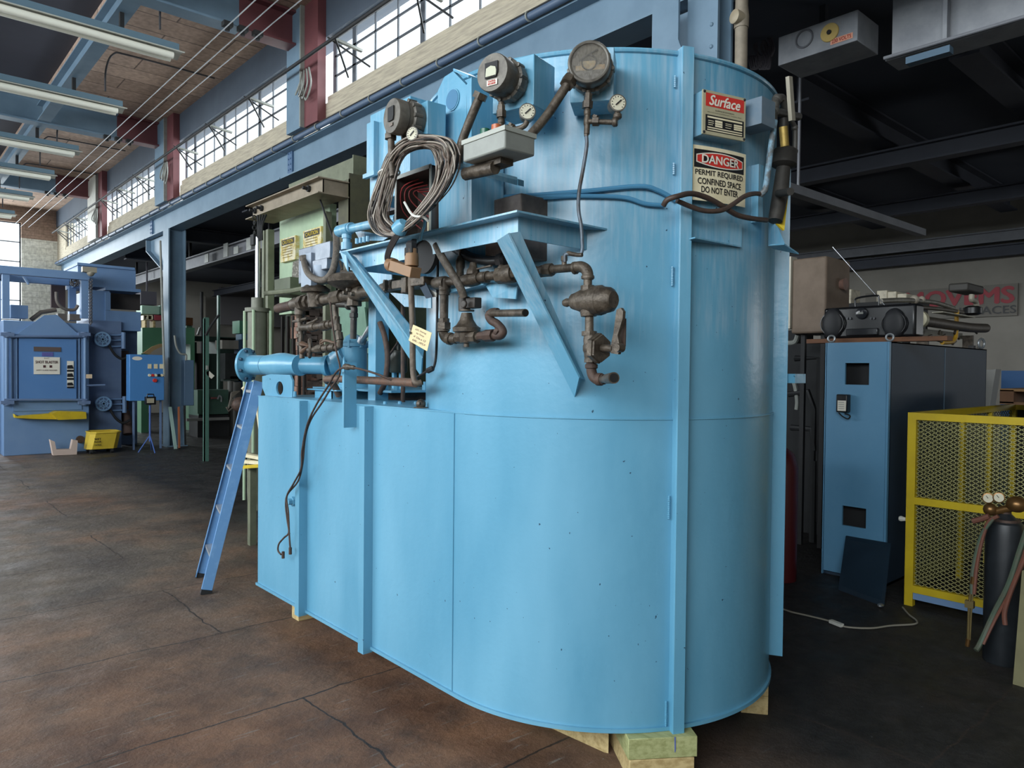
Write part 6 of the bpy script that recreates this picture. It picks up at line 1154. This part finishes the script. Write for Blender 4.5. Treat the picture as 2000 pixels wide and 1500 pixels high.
# ================================================================== right-hand side
XK = 6.0
EBH = mat('hanger_dark', '22262E', .8)
CRP = mat('crane_paint_dusty', '8A8D92', .7, 0, '70737A', 4, .7)
t = thing('crane_bridge', 'dusty grey crane bridge girder at the top right of the dark bay', 'crane', (XK, 1.0, 4.05)); m = MB(); ibeam(m, (XK+.1, -2.5, 4.36), (XK+.1, 2.37, 4.36), .26, .55); m.build('girder', CRP, t)
m = MB().box((XK-.0, 1.95, 4.1), (XK+.06, 1.98, 4.6)).build('stiffener', CRP, t); m = MB().tube([(XK-.06, 2.37, 4.10), (XK-.06, -2.4, 4.09)], .014, 8); m.build('rail_pipe', EBL, t)
MB().bar((XK-.05, 2.2, 4.02), (XK-.05, 1.9, 4.02), .08, .05).build('blue_fitting', mat('dusk_blue', '4A6478', .6), t)
y0, y1 = PX(1675, 50, XK-.1).y, PX(1520, 100, XK-.1).y; zb_ = PX(1675, 78, XK-.1).z; zt_ = PX(1675, 18, XK-.1).z
t = thing('collector_box', 'grey crane end box with a round yellow cover and 230 VOLTS label', 'electrical box', (XK-.1, (y0+y1)/2, zb_)); B_ = MB().box((XK-.1, y0, zb_), (XK+.3, y1, zt_)).build('housing', CRP, t, bevel=.006)
MB().box((XK+.05, (y0+y1)/2, zt_), (XK+.1, (y0+y1)/2+.05, ZE)).build('hanger', EBH, t)
c = PX(1621, 64, XK-.1); c.x = XK-.1; r = mpx(17, c); MB().lathe(c, (-1, 0, 0), [(0, r*1.05), (.01, r*1.05), (.014, r)], 28).build('round_cover', mat('mustard_disc', 'BFA563', .5, 0, 'A8904F', 6), B_); MB().lathe(c+V((-.013, 0, 0)), (-1, 0, 0), [(0, r*.28), (.012, r*.25)], 12).build('hub', DARK, B_)
c2 = PX(1571, 76, XK-.1); c2.x = XK-.1; MB().torus(c2+V((-.004, 0, 0)), (1, 0, 0), r, .008, 28, 8).build('knockout_ring', mat('ring_grey', '5A5C62', .6), B_)
c3 = PX(1644, 76, XK-.1); c3.x = XK-.103; W_ = mpx(38, c3)*1.15; H_ = mpx(11, c3)
q = MB(); quadf(q, fr(c3, (0, -1, 0), (0, 0, 1), .002), -W_/2, -H_/2, W_/2, H_/2); VL = q.build('volts_label', mat('label_salmon', 'D69A80', .6), B_)
q = MB(); text(q, '230 VOLTS', fr(c3, (0, -1, 0), (0, 0, 1), .004), W_*.86, H_*.66, .03); q.build('volts_lettering', mat('label_red_ink', '9A2A22', .6), t)
# vertical pipe with elbow near the column, hanging coil of leads
t = thing('vent_pipe', 'dusty vertical pipe with an elbow cap behind the top of the tank', 'pipe', PX(1445, 130, 4.7)); XV = 4.7; p = PX(1448, 180, XV); q = PX(1448, 50, XV); r = mpx(12, p); PIP = mat('dusty_beige_pipe', '8C8272', .6, .1, '6A6256', 12)
MB().cyl((p.x, p.y, p.z-.6), (q.x, q.y, q.z), r, n=18).build('pipe', PIP, t); p2 = PX(1440, 30, XV); MB().lathe(q, (0, 0, 1), [(-.02, r*1.15), (.06, r*1.2), (.14, r*1.0), (.3, r)], 18).build('coupling', PIP, t); MB().lathe(PX(1438, 33, XV-.06), (-1, .3, 0), [(-.05, r*.9), (0, r*1.1), (.02, r*1.1), (.03, r*.7)], 20).build('elbow_cap', mat('pipe_cap', '9A8E78', .5, .1), t)
tag(MB().bar(PX(1420, 60, 4.85), PX(1418, 140, 4.85), .03, .03).build('rusty_strip', RUST), 'thin rusty strip between the riveted column and the vent pipe', 'strip')
t = thing('hanging_leads', 'dark tangle of hanging leads left of the crane end box', 'cables', PX(1490, 120, 6.3)); m = MB(); rr = random.Random(9)
for k in range(9): x = 1475+k*4; m.tube(smooth([PX(x, 70, 6.3), PX(x+rr.uniform(-8, 14), 95, 6.3), PX(x+rr.uniform(-4, 14), 118, 6.3), PX(x-6, 135, 6.3), PX(x-12, 110, 6.3)]), .012, 6)
m.build('leads', mat('dusky_lead', '3E3A40', .6), t)
tag(MB().bar(PY(1490, 352, 3.4), PY(1800, 455, 3.4), .1, .08).box(tuple(PY(1560, 375, 3.4)), (PY(1560, 375, 3.4).x+.02, 3.42, ZE)).build('conduit_run', EBL), 'long pale conduit sloping away under the dark bay ceiling', 'conduit')
# ------------------------------------------------------------------ tall blue cabinet
XC2 = 5.89; y1 = PX(1613, 668, XC2).y; ydoor = PX(1739, 668, XC2).y; ZT = 1.895
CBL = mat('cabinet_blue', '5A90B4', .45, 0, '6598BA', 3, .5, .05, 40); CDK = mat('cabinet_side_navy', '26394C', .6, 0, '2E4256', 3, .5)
t = thing('tall_cabinet', 'tall blue steel cabinet with two square cut-outs, right of the tank', 'cabinet', (XC2+.6, (y1+ydoor)/2, 0))
ax1, ax2 = PY(1740, 700, ydoor).x, PY(1927, 700, ydoor).x
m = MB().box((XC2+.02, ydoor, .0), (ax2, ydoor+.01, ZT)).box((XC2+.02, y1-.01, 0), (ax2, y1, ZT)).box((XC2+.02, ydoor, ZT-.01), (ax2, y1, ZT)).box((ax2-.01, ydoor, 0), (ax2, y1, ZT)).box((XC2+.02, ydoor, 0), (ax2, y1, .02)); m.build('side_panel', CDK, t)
# door with real openings
h1 = [PX(1651, 709, XC2), PX(1697, 752, XC2)]; h2 = [PX(1645, 987, XC2), PX(1691, 1033, XC2)]
d0, d1 = ydoor+.022, y1-.012; a1, b1 = h1[0].y, h1[1].y; m = MB()
X0, X1 = XC2, XC2+.02
zs = [.03, h2[1].z, h2[0].z, h1[1].z, h1[0].z, ZT]
for i in range(5):
    if i in (1, 3):
        hh = h2 if i == 1 else h1; m.box((X0, d0, zs[i]), (X1, hh[1].y, zs[i+1])).box((X0, hh[0].y, zs[i]), (X1, d1, zs[i+1]))
    else: m.box((X0, d0, zs[i]), (X1, d1, zs[i+1]))
m.build('door', CBL, t); MB().box((X0-.012, ydoor, 0), (X1+.01, ydoor+.016, ZT)).box((X0-.004, y1-.008, 0), (X1, y1, ZT)).build('door_frame', CBL, t)
MB().box((PY(1845, 700, ydoor).x, ydoor-.004, .02), (PY(1845, 700, ydoor).x+.012, ydoor, ZT-.02)).build('side_seam', mat('pale_seam', '4A6478', .5), t)
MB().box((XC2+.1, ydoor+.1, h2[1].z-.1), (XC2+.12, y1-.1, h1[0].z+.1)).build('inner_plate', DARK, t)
for (x, y, X) in ((1624, 660, XC2+.05), (1738, 658, XC2+.05)): p = PX(x, y, X); MB().torus((X, p.y, ZT+.035), (1, .3, 0), .026, .008, 20, 8).build('lifting_eye', mat('galvanised', 'AEB4B8', .4, .7), t)
p = PY(1917, 673, ydoor+.05); MB().torus((p.x, p.y, ZT+.06), (.3, 1, 0), .045, .012, 20, 8).build('lifting_eye', mat('galvanised', 'AEB4B8', .4, .7), t)
# black charger on the cabinet door
XF = XC2-.07
t = thing('electronics_box', 'black plastic box with a white label hung on the blue cabinet door', 'box', PX(1650, 808, XF)); p, q = PX(1633, 770, XF), PX(1654, 806, XF); B_ = MB().box((XF, q.y, q.z), (XC2, p.y, p.z)).build('housing', BLACK, t, bevel=.008)
p, q = PX(1636, 782, XF-.001), PX(1652, 803, XF-.001); MB().box((XF-.002, q.y, q.z), (XF, p.y, p.z)).build('label', WHT, B_); q2 = MB(); 
for k in range(4): quadf(q2, fr(PX(1644, 786+k*4, XF-.001), (0, -1, 0), (0, 0, 1), .004), -.025, -.002, .02, .002)
q2.build('print_lines', mat('grey_ink', '8A8A8A', .6), B_); MB().lathe(PX(1643, 777, XF), (-1, 0, 0), [(0, .008), (.002, .008)], 10).build('hole', INK, B_)
MB().tube(smooth([PX(1638, 806, XF+.02), PX(1645, 813, XF+.02), PX(1656, 818, XF+.02), PX(1660, 812, XF+.02), PX(1650, 808, XF+.02)]), .006, 6).build('cord', BLACK, t)
# leaning navy plate
pts = [PX(1652, 1047, 5.86), PX(1740, 1062, 5.86), PZ(1726, 1185, 0), PZ(1637, 1152, 0)]; tag(MB().prism(pts, (.012, 0, .002)).build('steel_plate', mat('navy_plate', '1B2C3A', .5, 0, '223444', 5)), 'dark navy steel plate leaning against the foot of the blue cabinet', 'plate')
tag(MB().ball(PZ(1720, 1182, .02), .022, 10, (1.4, 1, .6)).build('crumpled_foil', CHROME), 'small silvery scrap on the floor under the leaning plate', 'scrap')
# plank and things on top of the cabinet
XT = 6.02
p, q = PX(1575, 664, XT), PX(1850, 657, XT); z0 = ZT+.005; tag(MB().box((XT, q.y, z0), (XT+.12, p.y, z0+.035)).build('wood_plank', mat('brown_plank', '7A5238', .7, 0, '5E3E2A', 4, .8, stretch=(6, 1, 6))), 'long brown timber lying on top of the blue cabinet', 'timber')
bxm = mat('boombox_black', '1A1B1E', .28); XB = 6.05
def gb(px, py, d=0): return PX(px, py, XB+d)
t = thing('boombox', 'black portable stereo with two round speakers on top of the blue cabinet', 'stereo', (XB+.1, gb(1688, 660).y, z0+.036)); zb_ = z0+.038; zt_ = gb(1688, 597).z
m = MB().box((XB+.02, gb(1786, 640).y, zb_), (XB+.2, gb(1606, 640).y, zt_)); m.build('body', bxm, t, bevel=.02)
for x in (1625, 1745):
    c = gb(x, 632); c.x = XB+.02; R_ = mpx(22, c); g = MB().lathe(c, (-1, 0, 0), [(0, R_*1.12), (.015, R_*1.1), (.03, R_*.95), (.04, R_*.6), (.042, R_*.05)], 26); 
    for v in g.v: v.y = c.y+(v.y-c.y)*.86; v.z = max(c.z+(v.z-c.z)*1.25, zb_)
    G_ = g.build('speaker', mat('speaker_grille', '202226', .55), t); MB().torus(c+V((-.02, 0, 0)), (1, 0, 0), R_*1.02, .006, 26, 6).build('speaker_ring', bxm, G_)
m = MB().box((XB+.0, gb(1714, 640).y, zb_+.02), (XB+.02, gb(1652, 640).y, zb_+.075)).build('cassette_deck', mat('glossy_black', '25272B', .15), t, bevel=.006)
c = gb(1682, 612); MB().lathe(c+V((.03, 0, 0)), (-1, 0, 0), [(0, .05), (.03, .045), (.035, .03)], 24).build('display_pod', mat('glossy_black', '25272B', .15), t); MB().box((XB-.012, c.y-.02, c.z-.006), (XB-.006, c.y+.02, c.z+.008)).build('display', mat('lcd_grey', '8E9088', .3), t)
for x in (1656, 1662, 1702, 1708): MB().lathe(gb(x, 622, .02), (-1, 0, 0), [(0, .010), (.015, .009)], 12).build('knob', mat('knob_grey', '4A4C50', .3, .3), t)
MB().tube(smooth([gb(1671, 603, .1), gb(1670, 590, .1), gb(1675, 582, .1), gb(1712, 577, .1), gb(1716, 584, .1), gb(1716, 600, .1)], 4), .008, 8).build('carry_handle', bxm, t); MB().tube([gb(1729, 597, .12), gb(1626, 482, .12)], .0028, 6).build('antenna', CHROME, t)
# boxes and burner assembly on the cabinet
t = thing('burner_assembly', 'burner and valve assembly with a bent yellow pipe on top of the dark cabinet', 'burner', (7.4, ydoor+.4, ZT)); YA = ydoor+.35
def ga(px, py, d=0): return PY(px, py, YA+d)
def tb(pts, rp, name, m_, n=12): 
    q = [ga(*p) for p in pts]; return MB().tube(smooth(q, 4), mpx(rp, q[0]), n).build(name, m_, t)
PB = mat('greasy_pipe', '5C544A', .5, .2, '403A34', 14)
tb([(1786, 626), (1810, 628), (1850, 634), (1895, 640), (1925, 641)], 10.5, 'main_pipe', PB, 16); c = ga(1795, 624); MB().lathe(c, c-ga(1830, 630), [(-.02, .085), (.05, .085), (.055, .07)], 20).build('white_cap', mat('cream_cap', 'B8B296', .5), t)
tb([(1869, 606), (1868, 640), (1866, 660), (1858, 668), (1840, 669)], 4, 'yellow_pipe', mat('pipe_yellow', 'C89A2C', .45)); tb([(1780, 626), (1790, 627)], 3, 'brass_stub', mat('pipe_yellow', 'C89A2C', .45))
m = MB(); p, q = ga(1820, 611), ga(1884, 620); m.box((p.x, YA-.1, q.z), (q.x, YA, p.z)).build('white_bar', mat('bar_cream', 'B8B4A0', .5), t)
m = MB(); p, q = ga(1815, 640), ga(1900, 662); m.box((p.x, YA+.1, q.z), (q.x, YA+.3, p.z)).build('grey_manifold', mat('grey_cream', '8C897C', .6, 0, '6E6C62', 8), t)
tb([(1908, 610), (1906, 590), (1898, 585), (1898, 576)], 5, 'riser', mat('pale_riser', 'A29C8C', .5)); m = MB(); p, q = ga(1892, 551), ga(1922, 575); m.box((p.x, YA, q.z), (q.x, YA+.2, p.z)).build('square_cap', mat('dark_cap', '3A3834', .6), t, bevel=.02)
m = MB(); p = ga(1900, 605); m.lathe(p, (0, 0, 1), [(-.06, .05), (-.04, .09), (.02, .09), (.04, .05)], 16).build('regulator', BLACK, t)
tb([(1720, 588), (1760, 586), (1800, 588), (1830, 592), (1862, 602)], 5, 'upper_pipe', mat('pale_pipe', '8E8A80', .5, .3, '4A4640', 8)); m = MB(); 
for x, r_ in ((1786, 9), (1800, 7)): m.ball(ga(x, 585), mpx(r_, ga(x, 585)), 12)
m.build('valve_knuckle', mat('knuckle', 'A0988A', .5), t); tb([(1795, 600), (1840, 604), (1880, 610)], 4, 'lower_pipe', PB)
for k in range(14): x = 1812+rr.uniform(0, 90); y = rr.uniform(640, 668); MB().tube([ga(x, y), ga(x+rr.uniform(-8, 12), y+rr.uniform(2, 8))], .012, 6).build('fitting', IRON, t)
for x in (1812, 1900): p = ga(x, 655); MB().box((p.x, YA, ZT+.002), (p.x+.04, YA+.1, p.z)).build('foot', IRON, t)
MB().box((ga(1848, 660).x, YA-.25, ZT+.005), (ga(1860, 660).x, YA-.2, ZT+.04)).build('dark_tag', INK, t); q = MB(); text(q, '9Z4', fr((ga(1854, 660).x, YA-.25, ZT+.022), (1, 0, 0), (0, 0, 1), .003), .09, .03, .02); q.build('tag_lettering', WHT, t)
WST = mat('stained_white', 'C4BCA8', .7, 0, '6E665A', 12, .7, ramp=(.5, .7))
ZRK = PX(1690, 592, 8.5).z
for k, (x0, y0_, x1, y1_, X) in enumerate(((1610, 569, 1628, 592, 8.5), (1630, 567, 1662, 592, 8.5), (1712, 568, 1732, 592, 8.5), (1733, 570, 1750, 592, 8.5), (1752, 574, 1770, 592, 8.5))):
    p, q = PX(x0, y0_, X), PX(x1, y1_, X); lab = ['leftmost stained white block behind the stereo', 'wide stained white block behind the stereo handle', 'white block right of the stereo handle', 'fourth white block in the row behind the stereo', 'rightmost small white block behind the stereo'][k]
    o = MB().box((X, q.y, ZRK), (X+.25, p.y, p.z)).build('insulation_block', WST, bevel=.01); tag(o, lab, 'block', 'stained insulation blocks behind the stereo')
# rack behind that carries the blocks
p, q = PX(1604, 592, 8.4), PX(1775, 600, 8.4); zr0, zr1 = PX(1690, 600, 8.4).z, ZRK-.001; o = MB().box((8.4, q.y, zr0), (9.0, p.y, zr1)); 
for y in (q.y, p.y-.06): o.box((8.4, y, 0), (8.46, y+.06, zr0)).box((8.9, y, 0), (8.96, y+.06, zr0))
tag(o.build('storage_rack', DARK), 'dark rack carrying the white blocks behind the stereo', 'rack')
# beige hanging box, left of stereo
XH = 6.6; p, q = PX(1547, 502, XH), PX(1612, 650, XH); t = thing('hood_box', 'worn beige brown steel hood hanging above the dark gap beside the tank', 'box', (XH+.2, (p.y+q.y)/2, q.z)); BG = mat('worn_beige', '7A6A5C', .7, 0, '665849', 5, .7)
MB().box((XH, q.y, q.z), (XH+.5, p.y, PX(1580, 503, XH).z)).build('shell', BG, t, bevel=.02); p2 = PX(1533, 502, XH-.0); MB().box((XH-.02, p.y, q.z+.05), (XH+.1, p2.y, PX(1540, 502, XH).z)).build('white_edge', mat('white_edge', 'C8C4B4', .5), t)
MB().box((XH+.1, q.y+.05, 0), (XH+.14, q.y+.09, q.z)).build('leg', DARK, t); MB().box((XH+.1, p.y-.09, 0), (XH+.14, p.y-.05, q.z)).build('leg', DARK, t)
MB().tube([PX(1606, 553, 6.9), PX(1640, 556, 6.9), (PX(1652, 555, 6.9))], [.05, .045, .06], 12).build('pipe_nozzle', mat('pinkish_pipe', '8A6A5E', .6, 0, '5A4A42', 10), t)
# dark pipe rack in the gap + red cylinder
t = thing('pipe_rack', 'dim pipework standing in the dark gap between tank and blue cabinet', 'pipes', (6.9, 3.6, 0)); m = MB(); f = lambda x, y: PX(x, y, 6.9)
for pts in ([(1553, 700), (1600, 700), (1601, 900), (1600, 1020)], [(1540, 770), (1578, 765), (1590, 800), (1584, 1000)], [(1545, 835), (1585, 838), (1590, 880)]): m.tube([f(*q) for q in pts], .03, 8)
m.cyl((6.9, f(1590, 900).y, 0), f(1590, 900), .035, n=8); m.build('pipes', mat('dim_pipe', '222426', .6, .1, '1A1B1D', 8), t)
MB().tube(smooth([f(1536, 670), f(1552, 668), f(1558, 655)]), .025, 8).build('pale_hose', GREY, t); m = MB().tube(smooth([f(1535, 735), (f(1550, 745)), f(1557, 780), f(1556, 800)]), .022, 8); m.build('pale_hose', GREY, t)
tag(MB().box((7.25, 3.3, 0), (8.1, 4.7, 1.95)).box((7.4, 3.8, 1.95), (7.8, 4.2, 2.1)).build('dark_gap_filler', mat('gap_filler_black', '1E2022', .8, 0, '2A2C2E', 3)), 'dark mass added to fill the gap behind the pipework and blue cabinet', 'machine')  # near-black mass added so the gap beside the tank stays dark
c = PZ(1522, 1130, 0); tag(MB().lathe((c.x, c.y, 0), (0, 0, 1), [(0, .13), (.9, .13), (1.0, .1), (1.05, .04)], 20).build('fire_extinguisher', mat('extinguisher_red', '4E161A', .4)), 'dark red cylinder standing just behind the right edge of the tank', 'cylinder')
# ------------------------------------------------------------------ lettering board on the east wall
XS_ = 14.94
c = PX(1880, 588, XS_); t = thing('wall_sign', 'grey wall sign with dark red and black company lettering on the east wall', 'sign', c)
p, q = PX(1700, 575, XS_), PX(1987, 612, XS_); zt_ = PX(1940, 556, XS_).z; zb_ = PX(1940, 618, XS_).z; MB().box((XS_, PX(1987, 600, XS_).y, zb_), (XS_+.04, PX(1690, 600, XS_).y, zt_)).build('board', mat('sign_grey', '77736C', .8, 0, '6A665F', 2), t)
yl_, yr_ = PX(1770, 580, XS_).y, PX(1980, 580, XS_).y; hh = (zt_-zb_)
q = MB(); text(q, 'MOVEMS', fr((XS_-.001, (yl_+yr_)/2, zb_+hh*.66), (0, -1, 0), (0, 0, 1), .01), (yl_-yr_), hh*.5, .05); q.build('red_lettering', mat('sign_maroon', '96303A', .6), t)
ym_ = (PX(1862, 600, XS_).y+PX(1975, 600, XS_).y)/2; q = MB(); text(q, 'FURNACES', fr((XS_-.001, PX(1915, 600, XS_).y, zb_+hh*.2), (0, -1, 0), (0, 0, 1), .01), (yl_-yr_)*.62, hh*.24, .02); q.build('black_lettering', INK, t)
# ------------------------------------------------------------------ yellow mesh cage
XG2 = 5.545; ya, zt_ = 2.0, 1.375
YLW = mat('cage_yellow', 'C8AE1C', .45, 0, 'B49A1E', 6, .6); MESH = mat('expanded_metal', 'A8A470', .5, .4)
t = thing('mesh_cage', 'yellow steel machine guard cage with expanded metal panels at the right', 'cage', (6.6, 1.2, 0)); yE = .2; XD = 8.0
def rail(a, b, name='rail', w=.05, m_=YLW): MB().bar(a, b, w, w).build(name, m_, t)
m = MB().box((XG2, ya-.055, 0), (XG2+.05, ya, zt_)).build('corner_post', YLW, t); MB().box((XG2, yE, 0), (XG2+.05, yE+.055, zt_)).build('corner_post', YLW, t); MB().box((XD, ya-.05, 0), (XD+.05, ya, zt_)).build('corner_post', YLW, t); MB().box((XD, yE, 0), (XD+.05, yE+.05, zt_)).build('corner_post', YLW, t)
zm = PX(1775, 978, XG2).z; zl_ = PX(1775, 1150, XG2).z
for z in (zt_-.05, zm-.02, zl_-.02): MB().box((XG2-.001, yE+.05, z), (XG2+.045, ya-.052, z+.05)).build('rail', YLW, t)
MB().box((XG2+.01, yE+.05, .05), (XG2+.02, ya-.055, zl_-.02)).build('kick_plate', MB1, t)
MB().box((XG2+.05, ya-.05, zt_-.05), (XD, ya-.002, zt_)).build('rail', YLW, t); MB().box((XD, yE+.05, zt_-.05), (XD+.045, ya-.05, zt_)).build('rail', YLW, t); MB().box((XG2+.05, yE, zt_-.05), (XD, yE+.045, zt_)).build('rail', YLW, t)
MB().box((XD+.05, yE, .05), (XD+.06, ya, zt_-.05)).build('back_shade_sheet', mat('sheet_olive_black', '1C1D16', .8), t)  # dark sheet added so the inside of the cage reads as shade
for x in (6.6, 7.3): MB().box((x, ya-.045, 0), (x+.05, ya-.005, zt_-.05)).build('side_post', YLW, t)
def diamond(mb, o, u, v, W, H, cw=.046, ch=.028, r=.0022):
    o, u, v = V(o), V(u), V(v); n_ = int(W/cw)+1
    k0 = -int(H/ch)
    # two families of zigzag-free diagonals
    for s in (1, -1):
        k = -int(H/ch*1.0)-1
        while k*cw < W+H/ch*cw:
            x0 = k*cw; pts = []
            # line x = x0 + s * (y/ch)*cw ; clip
            ya_, yb_ = 0.0, H
            if s == 1: ya_ = max(0, -x0/cw*ch); yb_ = min(H, (W-x0)/cw*ch)
            else: ya_ = max(0, (x0-W)/cw*ch); yb_ = min(H, x0/cw*ch)
            if yb_-ya_ > .004:
                p = o+u*(x0+s*ya_/ch*cw)+v*ya_; q = o+u*(x0+s*yb_/ch*cw)+v*yb_; mb.bar(p, q, r*2, r*2)
            k += 1
for z0_, z1_ in ((zl_+.03, zm-.02), (zm+.03, zt_-.05)):
    mb = MB(); diamond(mb, (XG2+.03, ya-.055, z0_), (0, -1, 0), (0, 0, 1), ya-.055-yE-.05, z1_-z0_); mb.build('mesh_panel', MESH, t)
mb = MB(); diamond(mb, (XG2+.05, ya-.02, .1), (1, 0, 0), (0, 0, 1), XD-XG2-.05, zt_-.15, .07, .04); mb.build('mesh_panel', MESH, t)
tag(MB().lathe((6.9, 1.35, 0), (0, 0, 1), [(0, .12), (.2, .12)], 12).build('blue_motor', mat('teal_machine', '2E5560', .5)), 'teal machine part low inside the yellow cage', 'machine part')
o = MB().box((6.6, .35, .0), (7.8, 1.2, .95)).build('teal_machine', mat('teal_machine', '2E5560', .5, 0, '28494F', 4), bevel=.01); tag(o, 'teal painted machine standing inside the yellow cage', 'machine')
MB().lathe(PX(1760, 1013, XG2-.0), (0, 1, 0), [(-.03, .012), (.0, .02), (.012, .016)], 8).build('wing_nut', WHITE, t)
# pallets, white cone, far blue bin
t = thing('wooden_pallet', 'wooden pallet standing on the top rear of the yellow cage', 'pallet', (7.4, 1.3, zt_+.002)); g = lambda x, y: PX(x, y, 7.3); 
m = MB(); p = g(1960, 757); q = g(2000, 790); ztp = g(1975, 757).z; zbp = g(1975, 787).z
for z in (zbp-.01, ztp-.03): MB().box((7.2, p.y-1.1, z), (7.9, p.y, z+.022)).build('deck_board', WOODB if z < ztp-.05 else mat('pale_board_wood', '8E6E4A', .8), t)
for y in (p.y-.1, p.y-.6, p.y-1.1): MB().box((7.2, y, zbp), (7.9, y+.1, ztp-.02)).build('block', mat('pallet_block', '6E4E36', .8, 0, '54382A', 8), t)
for x in (7.25, 7.8): MB().box((x, p.y-.55, zt_-.0), (x+.05, p.y-.5, zbp)).build('prop', WOODB, t)
tag(MB().prism([PX(1938, 722, 9.5), PX(1945, 721, 9.5), PX(1934, 790, 9.5), V((9.5, PX(1932, 790, 9.5).y, 0)), V((9.5, PX(1925, 790, 9.5).y, 0)), PX(1926, 722, 9.5)], (.2, 0, 0)).build('white_panel', mat('dull_white_sheet', '9C9C98', .7)), 'dull white tapering sheet standing behind the dark cabinet', 'sheet')
tag(MB().box((10.2, PX(2040, 720, 10.2).y, 0), (11.2, PX(1956, 720, 10.2).y, PX(1980, 724, 10.2).z)).build('blue_bin', mat('bin_blue', '2C5C90', .5)), 'bright blue steel bin behind the wooden pallet', 'bin')
# ------------------------------------------------------------------ oxyacetylene set
c0 = PZ(1957, 1292, 0); r = mpx(33, c0); t = thing('gas_cylinder', 'black welding gas cylinder with brass regulator in front of the yellow cage', 'gas cylinder', c0); zt2 = PX(1957, 1012, c0.x).z
MB().lathe(c0, (0, 0, 1), [(0, r*.95), (.01, r), (zt2*.9, r), (zt2*.97, r*.9), (zt2, r*.6), (zt2+.03, r*.3)], 30).build('bottle', mat('bottle_black', '1E2226', .4, 0, '2A2E32', 12), t)
fq = lambda x, y, d=0: PX(x, y, c0.x-.02+d)
MB().lathe(c0+V((0, 0, zt2-.03)), (0, 0, 1), [(0, r*.8), (.03, r*.75), (.031, r*.3), (.07, r*.3)], 20).build('collar', RUST, t)
BRS = mat('old_brass', '7A5A34', .35, .7, '4E3A26', 14)
p = fq(1986, 985); m = MB().ball(p, mpx(19, p), 16, (1, 1, .85)); m.tube([fq(1940, 1000), fq(1960, 995), fq(1986, 990)], .022, 10); m.ball(fq(1934, 995, -.01), mpx(13, p), 12); m.cyl(c0+V((0, 0, zt2)), fq(1957, 990), .02, n=10); RG = m.build('regulator', BRS, t)
for x, y in ((1930, 973), (1951, 972)):
    cg = fq(x, y, -.05); rg = mpx(9.5, cg); n_ = (V((0, 0, 1.8))-V((cg.x, cg.y, 1.75))).normalized(); n_.z = .05; MB().lathe(cg-n_*.03, n_, [(0, rg), (.03, rg*1.1), (.032, rg*.9)], 22).build('gauge_case', BRS, RG); MB().lathe(cg+n_*.0035, n_, [(0, rg*.88), (.001, rg*.88)], 22).build('gauge_dial', DIAL, RG)
    q = MB().bar(cg+n_*.007, cg+n_*.007+V((0, rg*.4, rg*.5)), .003, .002); q.build('gauge_needle', INK, RG)
HG, HR = mat('hose_green', '48594A', .5, 0, '5E5248', 20), mat('hose_red', '6E4436', .5, 0, '584038', 20)
t = thing('welding_hoses', 'paired green and red welding hoses hanging to the floor beside the black cylinder', 'hoses', PZ(1905, 1270, 0))
def hose(pts, m_, name='hose', r_=.011): MB().tube(smooth([PX(x, y, X) for x, y, X in pts], 6), r_, 8).build(name, m_, t)
X_ = c0.x-.16
hose([(1950, 1008, X_), (1932, 1018, X_), (1922, 1040, X_), (1913, 1075, X_), (1907, 1110, X_), (1902, 1160, X_)], HR); hose([(1940, 1012, X_), (1920, 1040, X_), (1908, 1075, X_), (1899, 1120, X_), (1898, 1160, X_)], HG)
hose([(1932, 1008, X_), (1915, 1014, X_), (1900, 1018, X_)], HR, 'torch_handle', .016)
hose([(2010, 1020, X_), (1990, 1080, X_), (1970, 1140, X_), (1940, 1200, X_), (1915, 1255, X_-.05), (1906, 1270, X_-.08)], HG, 'hose', .014); hose([(2012, 1060, X_), (1992, 1110, X_), (1972, 1160, X_), (1962, 1195, X_), (1963, 1220, X_)], HR, 'hose', .013); hose([(2014, 1040, X_), (1996, 1095, X_), (1976, 1150, X_), (1946, 1205, X_), (1920, 1258, X_-.05)], HR, 'hose', .009)
t2 = thing('cutting_torch', 'brass tubed cutting torch hanging nose down beside the cage mesh', 'torch', PX(1893, 1260, X_)); m = MB()
for dx in (-2.5, 2.5): m.tube([PX(1901+dx, 1128, X_), PX(1895+dx, 1178, X_), PX(1892+dx*.8, 1250, X_)], .006, 6)
m.build('tubes', mat('torch_brass', '8A7A52', .35, .7), t2); MB().obox(PX(1894, 1180, X_), (0, 1, 0), (.022, .02, .015)).build('mixer', mat('torch_brass', '8A7A52', .35, .7), t2); MB().cyl(PX(1891, 1248, X_), PX(1889, 1262, X_), .012, n=8).build('nozzle', BRS, t2); MB().cyl(PX(1901, 1126, X_), PX(1899, 1140, X_), .014, n=8).build('connector', BRS, t2)
# board at the right edge, on the floor
c = PZ(1985, 1337, 0); X = c.x; p = PX(1998, 1110, X+.1); tag(MB().prism([PZ(1978, 1336, 0), PZ(2030, 1352, 0), PX(2040, 1100, X+.1), PX(1996, 1115, X+.1)], (.03, .0, 0)).build('leaning_board', mat('khaki_board', '6E6A4A', .7, 0, '5A563C', 6)), 'khaki board leaning at the right edge of the photo', 'board')
# floor cord
t = thing('extension_cord', 'thin pale extension cord lying on the dark floor between tank and cage', 'cord', PZ(1640, 1218, 0))
pts = [PZ(x, y, .008) for x, y in ((1520, 1186), (1545, 1195), (1580, 1203), (1620, 1213), (1650, 1224), (1700, 1227), (1740, 1222), (1785, 1219), (1790, 1212), (1775, 1200), (1763, 1186))]
MB().tube(smooth(pts, 6), .006, 6).build('cord', mat('cord_pale', '8E8A7E', .6), t); m = MB().bar(PZ(1622, 1213, .014), PZ(1645, 1222, .014), .03, .02); m.build('plug_joint', WHITE, t)
for o in bpy.data.objects:
    if '_o' in o: del o['_o']
